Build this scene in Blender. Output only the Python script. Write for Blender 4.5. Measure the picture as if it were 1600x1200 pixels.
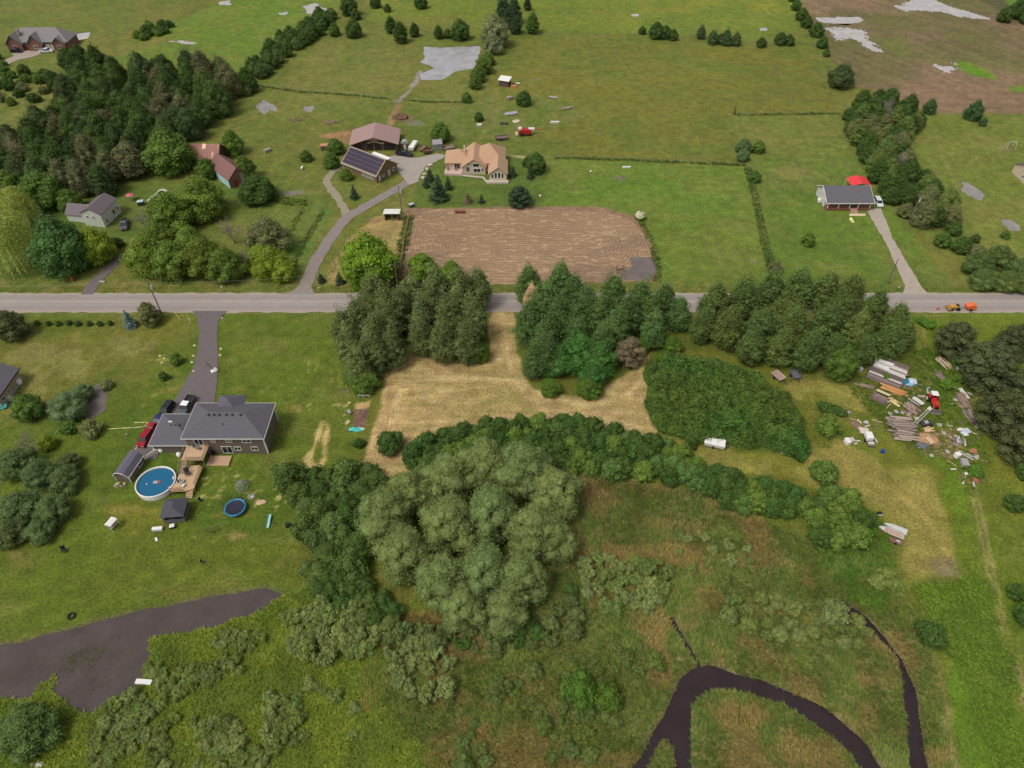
import bpy, math, random
import numpy as np
from mathutils import Vector, Matrix
random.seed(7); RNG = np.random.default_rng(7)
for o in list(bpy.data.objects): bpy.data.objects.remove(o)
SC = bpy.context.scene
COL = SC.collection

# ---------------------------------------------------------------- camera, sky, sun, exposure
H = 118.0; FPX = 1111.0; PITCH = math.radians(45)
cam_d = bpy.data.cameras.new('camera'); cam = bpy.data.objects.new('camera', cam_d); COL.objects.link(cam)
cam.location = (0, 0, H); cam.rotation_euler = (math.pi/2 - PITCH, 0, 0)
cam_d.sensor_fit = 'HORIZONTAL'; cam_d.sensor_width = 36.0; cam_d.lens = 36.0*FPX/1600.0
cam_d.clip_start = 1.0; cam_d.clip_end = 9000.0
SC.camera = cam
SUN_EL = math.radians(58); SUN_AZ = math.radians(-125)     # from over the camera's left shoulder
world = bpy.data.worlds.new('World'); SC.world = world; world.use_nodes = True
wn = world.node_tree; wn.nodes.clear()
w_out = wn.nodes.new('ShaderNodeOutputWorld'); w_bg = wn.nodes.new('ShaderNodeBackground')
w_sky = wn.nodes.new('ShaderNodeTexSky'); w_sky.sky_type = 'NISHITA'; w_sky.sun_disc = False
w_sky.sun_elevation = SUN_EL; w_sky.sun_rotation = SUN_AZ; w_sky.air_density = 1.0; w_sky.dust_density = 4.0; w_sky.ozone_density = 1.0
w_hs = wn.nodes.new('ShaderNodeHueSaturation'); w_hs.inputs['Saturation'].default_value = 0.22     # cloud cover: the sky is greyish white
w_bg.inputs['Strength'].default_value = 0.13
wn.links.new(w_sky.outputs[0], w_hs.inputs['Color']); wn.links.new(w_hs.outputs[0], w_bg.inputs['Color']); wn.links.new(w_bg.outputs[0], w_out.inputs[0])
sun_d = bpy.data.lights.new('sun', 'SUN'); sun = bpy.data.objects.new('sun', sun_d); COL.objects.link(sun)
sun_d.energy = 1.5; sun_d.angle = math.radians(16); sun_d.color = (1.0, 0.95, 0.87)
sdir = Vector((math.sin(SUN_AZ)*math.cos(SUN_EL), math.cos(SUN_AZ)*math.cos(SUN_EL), math.sin(SUN_EL)))
sun.rotation_euler = sdir.to_track_quat('Z', 'Y').to_euler(); sun.location = (0, 0, 300)
vs = SC.view_settings; vs.view_transform = 'Standard'; vs.look = 'None'; vs.exposure = 0.0; vs.gamma = 1.0; vs.use_curve_mapping = False

# ---------------------------------------------------------------- helpers
_c, _s = math.cos(PITCH), math.sin(PITCH)
def G(u, v, z=0.0):
    """photo pixel -> point of the level z (ground by default)"""
    a = (u-800.0)/FPX; b = (v-600.0)/FPX
    dx, dy, dz = a, _c - b*_s, -_s - b*_c
    t = (z-H)/dz
    return Vector((dx*t, dy*t, z))
def mpp(u, v, z=0.0):
    p = G(u, v, z); return ((p.y)*_c + (H-z)*_s)/FPX
def GP(pts, z=0.0): return np.array([G(u, v, z)[:2] for u, v in pts])
def lin(c):
    return tuple(((x/255.0)/12.92 if x/255.0 <= 0.04045 else ((x/255.0+0.055)/1.055)**2.4) for x in c)
def tag(o, label=None, cat=None, group=None, kind=None):
    if label: o['label'] = label
    if cat: o['category'] = cat
    if group: o['group'] = group
    if kind: o['kind'] = kind
    return o
def thing(name, label, cat, loc=(0, 0, 0), rz=0.0, group=None):
    o = bpy.data.objects.new(name, None); COL.objects.link(o); o.empty_display_size = 0.3
    o.location = loc; o.rotation_euler = (0, 0, rz)
    return tag(o, label, cat, group)
def link(name, me, parent=None, mat=None, loc=None, rz=None):
    o = bpy.data.objects.new(name, me); COL.objects.link(o)
    if parent is not None: o.parent = parent
    if mat is not None and not me.materials: me.materials.append(mat)
    if loc is not None: o.location = loc
    if rz is not None: o.rotation_euler = (0, 0, rz)
    return o

# value noise
_lat = {}
def vnoise(x, y, scale, seed):
    N = 256
    if seed not in _lat: _lat[seed] = np.random.default_rng(seed).random((N, N))
    L = _lat[seed]
    fx = x/scale; fy = y/scale; ix = np.floor(fx).astype(int); iy = np.floor(fy).astype(int)
    tx = fx-ix; ty = fy-iy; tx = tx*tx*(3-2*tx); ty = ty*ty*(3-2*ty)
    a = L[ix % N, iy % N]; b = L[(ix+1) % N, iy % N]; c = L[ix % N, (iy+1) % N]; d = L[(ix+1) % N, (iy+1) % N]
    return (a*(1-tx)+b*tx)*(1-ty)+(c*(1-tx)+d*tx)*ty
def fbm(x, y, scale, seed, octv=4):
    t = 0; a = 0.5; n = 0
    for k in range(octv):
        t = t + a*vnoise(x+17*k, y-31*k, scale/(2**k), seed+k); n += a; a *= 0.55
    return t/n
def sstep(a, b, x):
    t = np.clip((x-a)/(b-a), 0, 1); return t*t*(3-2*t)
def sdf(X, Y, poly, margin=12.0):
    """signed distance, negative inside; far points get +1e3"""
    out = np.full(X.shape, 1e3); poly = np.asarray(poly)
    lo = poly.min(0)-margin; hi = poly.max(0)+margin
    m = (X > lo[0]) & (X < hi[0]) & (Y > lo[1]) & (Y < hi[1])
    if not m.any(): return out
    x = X[m]; y = Y[m]; d = np.full(x.shape, 1e6); ins = np.zeros(x.shape, bool); n = len(poly)
    for i in range(n):
        ax, ay = poly[i]; bx, by = poly[(i+1) % n]
        ex, ey = bx-ax, by-ay; L2 = ex*ex+ey*ey+1e-9
        t = np.clip(((x-ax)*ex+(y-ay)*ey)/L2, 0, 1)
        d = np.minimum(d, (x-ax-t*ex)**2+(y-ay-t*ey)**2)
        if ay != by:
            c = ((ay > y) != (by > y)) & (x < (bx-ax)*(y-ay)/(by-ay)+ax)
            ins ^= c
    d = np.sqrt(d); out[m] = np.where(ins, -d, d); return out
def dline(X, Y, pl, margin=12.0):
    out = np.full(X.shape, 1e3); pl = np.asarray(pl)
    lo = pl.min(0)-margin; hi = pl.max(0)+margin
    m = (X > lo[0]) & (X < hi[0]) & (Y > lo[1]) & (Y < hi[1])
    if not m.any(): return out
    x = X[m]; y = Y[m]; d = np.full(x.shape, 1e6)
    for i in range(len(pl)-1):
        ax, ay = pl[i]; bx, by = pl[i+1]; ex, ey = bx-ax, by-ay
        t = np.clip(((x-ax)*ex+(y-ay)*ey)/(ex*ex+ey*ey+1e-9), 0, 1)
        d = np.minimum(d, (x-ax-t*ex)**2+(y-ay-t*ey)**2)
    out[m] = np.sqrt(d); return out

# fast mesh from arrays
def np_mesh(name, V, quads=None, tris=None, vcol=None):
    me = bpy.data.meshes.new(name); V = np.asarray(V, dtype=np.float32)
    me.vertices.add(len(V)); me.vertices.foreach_set('co', V.ravel())
    parts = []; tot = []
    if quads is not None and len(quads): parts.append(np.asarray(quads, dtype=np.int32).ravel()); tot.append(np.full(len(quads), 4, np.int32))
    if tris is not None and len(tris): parts.append(np.asarray(tris, dtype=np.int32).ravel()); tot.append(np.full(len(tris), 3, np.int32))
    idx = np.concatenate(parts); tot = np.concatenate(tot)
    me.loops.add(len(idx)); me.loops.foreach_set('vertex_index', idx)
    me.polygons.add(len(tot)); st = np.concatenate([[0], np.cumsum(tot)[:-1]]).astype(np.int32)
    me.polygons.foreach_set('loop_start', st)
    me.update(calc_edges=True)
    if vcol is not None:
        at = me.attributes.new('Col', 'FLOAT_COLOR', 'POINT')
        c = np.ones((len(V), 4), np.float32); c[:, :3] = vcol
        at.data.foreach_set('color', c.ravel())
    return me

# list based builder for small solid things
class MB:
    def __init__(s): s.v = []; s.f = []
    def add(s, vs, fs):
        b = len(s.v); s.v += [tuple(x) for x in vs]; s.f += [tuple(i+b for i in f) for f in fs]; return s
    def box(s, cx, cy, cz, sx, sy, sz, rz=0.0, tilt=None):
        P = []
        for dz in (-.5, .5):
            for dx, dy in ((-.5, -.5), (.5, -.5), (.5, .5), (-.5, .5)): P.append(Vector((dx*sx, dy*sy, dz*sz)))
        M = Matrix.Rotation(rz, 3, 'Z')
        if tilt is not None: M = M @ Matrix.Rotation(tilt[0], 3, 'X') @ Matrix.Rotation(tilt[1], 3, 'Y')
        P = [M @ p + Vector((cx, cy, cz)) for p in P]
        return s.add(P, [(3, 2, 1, 0), (4, 5, 6, 7), (0, 1, 5, 4), (1, 2, 6, 5), (2, 3, 7, 6), (3, 0, 4, 7)])
    def bev(s, cx, cy, cz, sx, sy, sz, b=.05, rz=0.0):
        """box with chamfered vertical edges and top"""
        P = []
        for z, k in ((-.5*sz, 0), (.5*sz-b, 0), (.5*sz, b)):
            hx, hy = sx/2-k, sy/2-k
            for x, y in ((-hx+b, -hy), (hx-b, -hy), (hx, -hy+b), (hx, hy-b), (hx-b, hy), (-hx+b, hy), (-hx, hy-b), (-hx, -hy+b)): P.append(Vector((x, y, z)))
        M = Matrix.Rotation(rz, 3, 'Z'); P = [M @ p + Vector((cx, cy, cz)) for p in P]; F = [tuple(range(7, -1, -1)), tuple(range(16, 24))]
        for l in (0, 8):
            for i in range(8): F.append((l+i, l+(i+1) % 8, l+8+(i+1) % 8, l+8+i))
        return s.add(P, F)
    def cyl(s, p0, p1, r0, r1=None, n=8, cap=True):
        r1 = r0 if r1 is None else r1; p0 = Vector(p0); p1 = Vector(p1); d = (p1-p0)
        if d.length < 1e-6: return s
        q = d.to_track_quat('Z', 'Y').to_matrix(); P = []
        for p, r in ((p0, r0), (p1, r1)):
            for i in range(n): a = 2*math.pi*i/n; P.append(p + q @ Vector((r*math.cos(a), r*math.sin(a), 0)))
        F = [(i, (i+1) % n, n+(i+1) % n, n+i) for i in range(n)]
        if cap: F += [tuple(range(n-1, -1, -1)), tuple(range(n, 2*n))]
        return s.add(P, F)
    def prism(s, prof, axis='y', a=0.0, b=1.0):
        """closed profile (list of 2D) extruded from a to b along axis; 'y': prof=(x,z), 'x': prof=(y,z), 'z': prof=(x,y)"""
        n = len(prof); P = []
        for t in (a, b):
            for p, q in prof: P.append((p, t, q) if axis == 'y' else (t, p, q) if axis == 'x' else (p, q, t))
        F = [tuple(range(n-1, -1, -1)), tuple(range(n, 2*n))] + [(i, (i+1) % n, n+(i+1) % n, n+i) for i in range(n)]
        return s.add(P, F)
    def slab(s, polys, t=.16):
        """roof planes given by their top outlines, each with thickness t"""
        for p in polys:
            n = len(p); P = [Vector(x) for x in p] + [Vector(x)-Vector((0, 0, t)) for x in p]
            s.add(P, [tuple(range(n)), tuple(range(2*n-1, n-1, -1))] + [(i, n+i, n+(i+1) % n, (i+1) % n) for i in range(n)])
        return s
    def lump(s, c, r, seed=0, nu=10, nv=6, rough=.2, base=0.0):
        """uneven half-dome heap; r=(rx,ry,rz)"""
        R = random.Random(seed); P = []; F = []
        for j in range(nv+1):
            ph = math.pi/2*j/nv
            for i in range(nu):
                a = 2*math.pi*i/nu; k = 1+R.uniform(-rough, rough)
                P.append((c[0]+r[0]*k*math.cos(a)*math.cos(ph), c[1]+r[1]*k*math.sin(a)*math.cos(ph), base+c[2]+r[2]*k*math.sin(ph)))
        for j in range(nv):
            for i in range(nu): F.append((j*nu+i, j*nu+(i+1) % nu, (j+1)*nu+(i+1) % nu, (j+1)*nu+i))
        return s.add(P, F)
    def ball(s, c, r, nu=10, nv=7):
        P = []; F = []
        for j in range(nv+1):
            ph = -math.pi/2+math.pi*j/nv
            for i in range(nu): a = 2*math.pi*i/nu; P.append((c[0]+r[0]*math.cos(a)*math.cos(ph), c[1]+r[1]*math.sin(a)*math.cos(ph), c[2]+r[2]*math.sin(ph)))
        for j in range(nv):
            for i in range(nu): F.append((j*nu+i, j*nu+(i+1) % nu, (j+1)*nu+(i+1) % nu, (j+1)*nu+i))
        return s.add(P, F)
    def ring(s, c, R, r, n=28, m=6, sx=1.0, sy=1.0):
        P = []; F = []
        for i in range(n):
            a = 2*math.pi*i/n
            for j in range(m):
                b = 2*math.pi*j/m; P.append((c[0]+sx*(R+r*math.cos(b))*math.cos(a), c[1]+sy*(R+r*math.cos(b))*math.sin(a), c[2]+r*math.sin(b)))
        for i in range(n):
            for j in range(m): F.append((i*m+j, ((i+1) % n)*m+j, ((i+1) % n)*m+(j+1) % m, i*m+(j+1) % m))
        return s.add(P, F)
    def mesh(s, name, mat=None, smooth=False):
        me = bpy.data.meshes.new(name); me.from_pydata(s.v, [], s.f); me.validate(); me.update()
        if smooth: me.polygons.foreach_set('use_smooth', [True]*len(me.polygons))
        if mat: me.materials.append(mat)
        return me
    def build(s, name, mat, parent=None, smooth=False, loc=None, rz=None):
        return link(name, s.mesh(name, mat, smooth), parent, None, loc, rz)

# ---------------------------------------------------------------- materials
def newmat(name):
    m = bpy.data.materials.new(name); m.use_nodes = True; nt = m.node_tree; b = nt.nodes['Principled BSDF']; return m, nt, b
_mc = {}
def M(rgb, rough=.7, metal=0.0, var=.18, scale=3.0, bump=0.0, stripes=None, name=None):
    """painted or weathered surface: base colour with uneven wear at two scales, optional ribs"""
    key = (rgb, rough, metal, var, scale, bump, stripes)
    if key in _mc: return _mc[key]
    m, nt, b = newmat(name or 'surface_%d' % len(_mc)); N = nt.nodes; L = nt.links; c = lin(rgb)
    b.inputs['Roughness'].default_value = rough; b.inputs['Metallic'].default_value = metal
    tc = N.new('ShaderNodeTexCoord')
    n1 = N.new('ShaderNodeTexNoise'); n1.inputs['Scale'].default_value = scale; n1.inputs['Detail'].default_value = 5; n1.inputs['Roughness'].default_value = .65
    L.new(tc.outputs['Object'], n1.inputs['Vector'])
    mr = N.new('ShaderNodeMapRange'); mr.inputs['From Min'].default_value = .25; mr.inputs['From Max'].default_value = .75
    mr.inputs['To Min'].default_value = 1-var; mr.inputs['To Max'].default_value = 1+var; L.new(n1.outputs['Fac'], mr.inputs['Value'])
    mx = N.new('ShaderNodeVectorMath'); mx.operation = 'SCALE'; mx.inputs[0].default_value = c; L.new(mr.outputs[0], mx.inputs['Scale'])
    L.new(mx.outputs[0], b.inputs['Base Color'])
    h = n1.outputs['Fac']
    if stripes:
        wv = N.new('ShaderNodeTexWave'); wv.bands_direction = stripes[0]; wv.inputs['Scale'].default_value = stripes[1]; wv.inputs['Distortion'].default_value = 0
        L.new(tc.outputs['Object'], wv.inputs['Vector']); h = wv.outputs['Fac']; bump = bump or .3
        m2 = N.new('ShaderNodeMapRange'); m2.inputs['To Min'].default_value = .86; m2.inputs['To Max'].default_value = 1.06; L.new(wv.outputs['Fac'], m2.inputs['Value'])
        x2 = N.new('ShaderNodeVectorMath'); x2.operation = 'SCALE'; L.new(mx.outputs[0], x2.inputs[0]); L.new(m2.outputs[0], x2.inputs['Scale']); L.new(x2.outputs[0], b.inputs['Base Color'])
    if bump:
        bp = N.new('ShaderNodeBump'); bp.inputs['Strength'].default_value = bump; bp.inputs['Distance'].default_value = .08
        L.new(h, bp.inputs['Height']); L.new(bp.outputs[0], b.inputs['Normal'])
    _mc[key] = m; return m
def vcol_mat(name, rough=.85, fine=((.35, .35), (1.6, .2)), objcol=False, trans=0.0, bump=.0):
    m, nt, b = newmat(name); N = nt.nodes; L = nt.links
    at = N.new('ShaderNodeAttribute'); at.attribute_name = 'Col'; cur = at.outputs['Color']
    if objcol:
        oi = N.new('ShaderNodeObjectInfo'); mx = N.new('ShaderNodeVectorMath'); mx.operation = 'MULTIPLY'
        L.new(cur, mx.inputs[0]); L.new(oi.outputs['Color'], mx.inputs[1]); cur = mx.outputs[0]
    if fine:
        tc = N.new('ShaderNodeTexCoord')
        for i, (sz, am) in enumerate(fine):
            n1 = N.new('ShaderNodeTexNoise'); n1.inputs['Scale'].default_value = 1.0/sz; n1.inputs['Detail'].default_value = 3
            L.new(tc.outputs['Object'], n1.inputs['Vector'])
            mr = N.new('ShaderNodeMapRange'); mr.inputs['From Min'].default_value = .25; mr.inputs['From Max'].default_value = .75
            mr.inputs['To Min'].default_value = 1-am; mr.inputs['To Max'].default_value = 1+am; L.new(n1.outputs['Fac'], mr.inputs['Value'])
            mx = N.new('ShaderNodeVectorMath'); mx.operation = 'SCALE'; L.new(cur, mx.inputs[0]); L.new(mr.outputs[0], mx.inputs['Scale']); cur = mx.outputs[0]
            if i == 0 and bump:
                bp = N.new('ShaderNodeBump'); bp.inputs['Strength'].default_value = bump; bp.inputs['Distance'].default_value = .15
                L.new(n1.outputs['Fac'], bp.inputs['Height']); L.new(bp.outputs[0], b.inputs['Normal'])
    L.new(cur, b.inputs['Base Color']); b.inputs['Roughness'].default_value = rough; b.inputs['Specular IOR Level'].default_value = .25
    if trans:
        tr = N.new('ShaderNodeBsdfTranslucent'); L.new(cur, tr.inputs['Color']); ms = N.new('ShaderNodeMixShader'); ms.inputs[0].default_value = trans
        L.new(b.outputs[0], ms.inputs[1]); L.new(tr.outputs[0], ms.inputs[2]); L.new(ms.outputs[0], N['Material Output'].inputs['Surface'])
    return m
GROUND = vcol_mat('ground_cover', .9, ((.5, .42), (2.4, .24), (.16, .30)), bump=.8)
LEAF = vcol_mat('foliage', .75, None, objcol=True, trans=.25)
REED = vcol_mat('reeds', .8, None, trans=.2)
def water_mat(name, rgb, rough=.04, rip=.06, rs=1.2):
    m, nt, b = newmat(name); N = nt.nodes; L = nt.links
    tc = N.new('ShaderNodeTexCoord'); n = N.new('ShaderNodeTexNoise'); n.inputs['Scale'].default_value = rs; n.inputs['Detail'].default_value = 3
    L.new(tc.outputs['Object'], n.inputs['Vector'])
    bp = N.new('ShaderNodeBump'); bp.inputs['Strength'].default_value = rip; bp.inputs['Distance'].default_value = .1; L.new(n.outputs['Fac'], bp.inputs['Height']); L.new(bp.outputs[0], b.inputs['Normal'])
    n2 = N.new('ShaderNodeTexNoise'); n2.inputs['Scale'].default_value = .25; n2.inputs['Detail'].default_value = 5; L.new(tc.outputs['Object'], n2.inputs['Vector'])
    mr = N.new('ShaderNodeMapRange'); mr.inputs['To Min'].default_value = .6; mr.inputs['To Max'].default_value = 1.4; L.new(n2.outputs['Fac'], mr.inputs['Value'])
    mx = N.new('ShaderNodeVectorMath'); mx.operation = 'SCALE'; mx.inputs[0].default_value = lin(rgb); L.new(mr.outputs[0], mx.inputs['Scale']); L.new(mx.outputs[0], b.inputs['Base Color'])
    b.inputs['Roughness'].default_value = rough; b.inputs['IOR'].default_value = 1.33
    return m
GLASS, _nt, _b = newmat('window_glass'); _b.inputs['Base Color'].default_value = (.02, .025, .03, 1); _b.inputs['Roughness'].default_value = .08
WHITE = M((225, 222, 216), .5, 0, .06); OFFW = M((205, 200, 190), .6, 0, .12)
ASPHALT = M((150, 140, 132), .9, 0, .1, .6, .25); DRIVE = M((104, 94, 94), .9, 0, .14, .7, .3); GRAVEL = M((158, 145, 132), .95, 0, .16, 1.2, .5)
GREYROOF = M((92, 88, 96), .85, 0, .10, 2.0, .3); BROWNWALL = M((112, 98, 90), .7, 0, .06, 1.5, .0, ('Z', 2.2))
TYRE = M((26, 26, 28), .9); RIM = M((150, 150, 152), .4, .7); BLACK = M((24, 24, 27), .5); DARK = M((52, 50, 54), .6)
WOOD = M((150, 126, 98), .85, 0, .2, 4); GREYWOOD = M((120, 108, 98), .9, 0, .25, 4); BARK = M((92, 80, 70), .95, 0, .3, 5, .5); DECKW = M((196, 164, 128), .8, 0, .14, 3, 0, ('X', 2.5))
# ---------------------------------------------------------------- ground: one sheet to the horizon
def axis(lo, hi, step, lo2, hi2, step2, far):
    a = np.arange(lo, hi+1e-6, step)
    b1 = np.arange(lo-step2, lo2-1e-6, -step2)[::-1]; b2 = np.arange(hi+step2, hi2+1e-6, step2)
    g = np.array([30, 90, 220, 500, 1100, 2400, 5000.0])
    return np.concatenate([(lo2-g)[::-1] if far[0] else [], b1, a, b2, hi2+g])
xs = axis(-140, 140, .55, -272, 272, 1.1, (1, 1))
ys = axis(30, 160, .55, 30, 404, .95, (1, 1))
X, Y = np.meshgrid(xs, ys)
sh = X.shape
n_big = fbm(X, Y, 60, 11, 4); n_mid = fbm(X, Y, 14, 21, 4); n_sm = fbm(X, Y, 3.2, 31, 3); n_e = fbm(X, Y, 5.0, 41, 3)-.5
C = np.zeros(sh+(3,)); Z = np.zeros(sh)
def cst(a, lo=.36, hi=.64): return np.clip((a-lo)/(hi-lo), 0, 1)
def put(w, c1, c2=None, nz=None, streak=None):
    global C
    c = np.array(lin(c1))
    col = np.broadcast_to(c, sh+(3,)).copy()
    if c2 is not None:
        t = cst(n_mid if nz is None else nz)[..., None]; col = col*(1-t)+np.array(lin(c2))*t
    if streak:
        ang, wd, am = streak; a = math.radians(ang); p = X*math.cos(a)+Y*math.sin(a); q = -X*math.sin(a)+Y*math.cos(a)
        s = fbm(p/14.0, q, wd, 77, 3); col = col*(1+am*(s-.5)*2)[..., None]
    C = C*(1-w[..., None])+col*w[..., None]
def area(poly, c1, c2=None, soft=.5, edge=2.0, op=1.0, nz=None, streak=None, z=0.0):
    d = sdf(X, Y, GP(poly, z)); w = op*sstep(soft, -soft, d+edge*n_e*2); put(w, c1, c2, nz, streak); return d
def track(pl, width, c1, c2=None, soft=.35, edge=.6, op=1.0, nz=None):
    d = dline(X, Y, GP(pl))-width/2; w = op*sstep(soft, -soft, d+edge*n_e*2); put(w, c1, c2, nz); return d
def blot(u, v, rpx, c1, c2=None, sy=1.0, op=.8, soft=1.0, edge=3.0):
    p = G(u, v); r = rpx*mpp(u, v)
    d = np.hypot(X-p.x, (Y-p.y)/sy)-r; w = op*sstep(soft, -soft, d+edge*n_e*2*min(1, r/2.5)); put(w, c1, c2, n_sm)

put(np.ones(sh), (97, 108, 40), (108, 112, 50), n_big)
put(.55*cst(n_mid, .5, .7), (84, 104, 34))
put(.35*cst(fbm(X, Y, 9, 91, 3), .55, .75), (122, 112, 58))
put(.30*cst(fbm(X*.45, Y, 22, 92, 4), .52, .68), (126, 114, 56)); put(.35*cst(fbm(X, Y, 5, 93, 4), .56, .7), (78, 96, 34))
# far fields
area([(180, 100), (185, 68), (260, 35), (345, 0), (400, -40), (570, -40), (530, 10), (430, 75), (385, 130), (345, 95)], (92, 118, 36), (104, 120, 44), 1.5, 4)
area([(560, -60), (1300, -60), (1262, 30), (1200, 62), (1000, 52), (830, 48), (760, 60), (660, 40), (580, 30)], (112, 124, 40), (98, 118, 40), 2, 6, .8)
area([(960, 0), (1250, -10), (1250, 14), (1180, 22), (1000, 18)], (130, 128, 44), (104, 120, 40), 3, 6, .6)
area([(620, 26), (720, 22), (740, 48), (640, 54)], (108, 104, 52), None, 3, 6, .45)
track([(185, 70), (225, 45), (290, 20), (345, 0)], 9, (118, 112, 50), (92, 98, 40), 2, 3, .7)
track([(186, 82), (215, 72), (250, 62)], 7, (132, 112, 66), (104, 104, 44), 2, 3, .6)
area([(780, 62), (1000, 58), (1250, 76), (1310, 178), (1150, 178), (1160, 258), (860, 246), (800, 210), (760, 130)], (94, 105, 38), (106, 108, 42), 1, 2, .9)
put(.3*cst(fbm(X*.35, Y, 7, 95, 3), .52, .7)*(sdf(X, Y, GP([(780, 62), (1250, 76), (1310, 178), (1165, 255), (860, 246), (780, 150)])) < 0), (126, 112, 44))
# ploughed field far right
PF = [(1243, -30), (1640, -60), (1640, 178), (1452, 176), (1400, 150), (1340, 135), (1305, 100), (1282, 62), (1262, 30)]
area(PF, (128, 106, 80), (106, 98, 62), .8, 1.5, 1.0, fbm(X, Y, 30, 52, 3), (118, 1.5, .30))
put((sdf(X, Y, GP(PF)) < -1)*.45*cst(fbm(X, Y, 26, 53, 3), .55, .72), (98, 104, 48))
d_low = sdf(X, Y, GP([(1380, 140), (1640, 132), (1640, 176), (1452, 174), (1395, 150)]))
put(.7*sstep(1.5, -1.5, d_low), (124, 100, 78), (138, 112, 86), fbm(X*.06, Y, 1.6, 54, 2))
area([(1493, 96), (1515, 98), (1555, 118), (1558, 124), (1520, 118), (1496, 108)], (92, 128, 28), None, 1, 1.5)
area([(1575, 136), (1610, 134), (1610, 144), (1580, 143)], (96, 124, 36), None, 1, 1.5)
area([(1370, 58), (1410, 60), (1425, 85), (1418, 94), (1388, 82)], (96, 108, 46), None, 3, 5, .7)
area([(1490, -40), (1640, -60), (1640, 30), (1590, 22), (1550, 12)], (84, 84, 52), (70, 84, 42), 1.5, 3)
area([(1552, -20), (1600, -20), (1600, 8), (1575, 8)], (88, 120, 40), None, 1, 2)
# right neighbour lawns
LAWN_R = [(1150, 182), (1312, 180), (1340, 240), (1365, 290), (1500, 462), (1205, 462), (1172, 262)]
area(LAWN_R, (98, 110, 46), (92, 114, 38), .5, .8, 1, None, (70, .9, .10))
area([(1150, 182), (1312, 180), (1335, 240), (1180, 245)], (108, 112, 48), None, 2, 2, .7)
blot(1240, 270, 30, (128, 118, 66), None, .6, .6, 4, 5)
area([(1185, 300), (1280, 300), (1290, 335), (1380, 400), (1405, 455), (1215, 455)], (78, 108, 30), (94, 112, 40), 5, 6, .7)
area([(1445, 182), (1640, 182), (1640, 462), (1510, 462), (1480, 340), (1430, 240)], (100, 112, 42), (110, 116, 50), .8, 1, 1, None, (80, 1.0, .10))
track([(1460, 205), (1470, 235), (1482, 262), (1500, 300)], 1.1, (134, 122, 76), None, .7, .8, .5)
track([(1452, 245), (1475, 290), (1490, 325)], 1.0, (134, 122, 76), None, .7, .8, .4)
blot(1572, 232, 10, (140, 128, 80), None, .6, .6)
# lush paddock by the sown plot
area([(830, 268), (862, 247), (1168, 260), (1212, 456), (1020, 456), (1026, 418), (1000, 345), (905, 326), (830, 322)], (92, 116, 40), (100, 116, 44), .8, 2)
area([(1010, 350), (1150, 350), (1195, 430), (1060, 430)], (102, 112, 42), None, 4, 6, .6)
area([(905, 280), (1030, 275), (1060, 300), (950, 312)], (82, 116, 30), None, 4, 6, .6)
blot(968, 278, 9, (120, 108, 92), None, .7, .9, .8, 1.5)
blot(1180, 408, 10, (120, 112, 88), None, .7, .6)
# farmyard
area([(690, 240), (850, 250), (850, 320), (640, 325), (660, 280)], (88, 108, 40), (82, 102, 38), 1.5, 2)
area([(618, 162), (602, 195), (612, 198), (628, 165)], (160, 128, 92), (142, 112, 82), .8, 1.5)
area([(500, 212), (520, 206), (552, 204), (546, 222), (520, 222)], (160, 122, 88), (140, 116, 70), 1, 2)
blot(626, 184, 13, (112, 88, 66), (130, 104, 84), .8, .9, 1, 2)
blot(622, 158, 8, (140, 130, 122), None, .6, .9)
track([(625, 155), (640, 142), (652, 125), (657, 112)], 1.6, (150, 138, 128), None, .5, 1)
blot(518, 190, 8, (128, 110, 88), None, .7, .6); blot(648, 193, 10, (124, 118, 100), None, .7, .7); blot(465, 188, 7, (110, 92, 74), None, .6, .6)
track([(735, 226), (755, 212), (772, 190), (778, 165), (775, 140)], 2.6, (138, 126, 70), (112, 112, 48), .8, 1.2, .75)
area([(660, 180), (760, 160), (850, 140), (910, 170), (890, 195), (800, 225), (700, 215)], (88, 114, 38), (106, 108, 60), 3, 5, .55, n_sm)
track([(783, 242), (800, 243), (830, 248)], 1.6, (172, 160, 120), None, .4, .5, .8)
# horse yard with straw
HY = [(588, 338), (640, 333), (632, 372), (626, 410), (622, 445), (508, 445), (520, 415), (545, 372)]
area(HY, (170, 146, 92), (140, 126, 70), .6, 1.2, 1, n_sm)
area([(570, 360), (622, 352), (620, 375), (575, 380)], (118, 118, 58), (140, 122, 76), 1.5, 3, .85)
blot(585, 345, 13, (142, 112, 84), None, .6, .7)
area([(460, 330), (505, 312), (520, 330), (480, 420), (450, 440), (440, 400)], (82, 112, 34), (92, 112, 44), 1, 2)
area([(350, 320), (395, 318), (460, 335), (462, 355), (415, 350), (355, 345)], (112, 118, 46), (98, 112, 44), .8, 1)
track([(432, 303), (470, 301)], 2.6, (120, 112, 104), None, .5, .8)
area([(345, 290), (450, 295), (440, 312), (350, 318)], (74, 98, 36), None, 2, 3, .6)
area([(80, 290), (290, 290), (300, 340), (150, 400), (60, 440), (-30, 440), (-30, 290)], (74, 96, 34), (84, 104, 38), 3, 4, .8)
# verges
for yy, wd in ((141.8, 3.4), (155.0, 3.0)):
    w = .7*np.exp(-((Y-yy)/wd)**2); put(w, (84, 104, 34), (116, 108, 56), n_sm)
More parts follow.
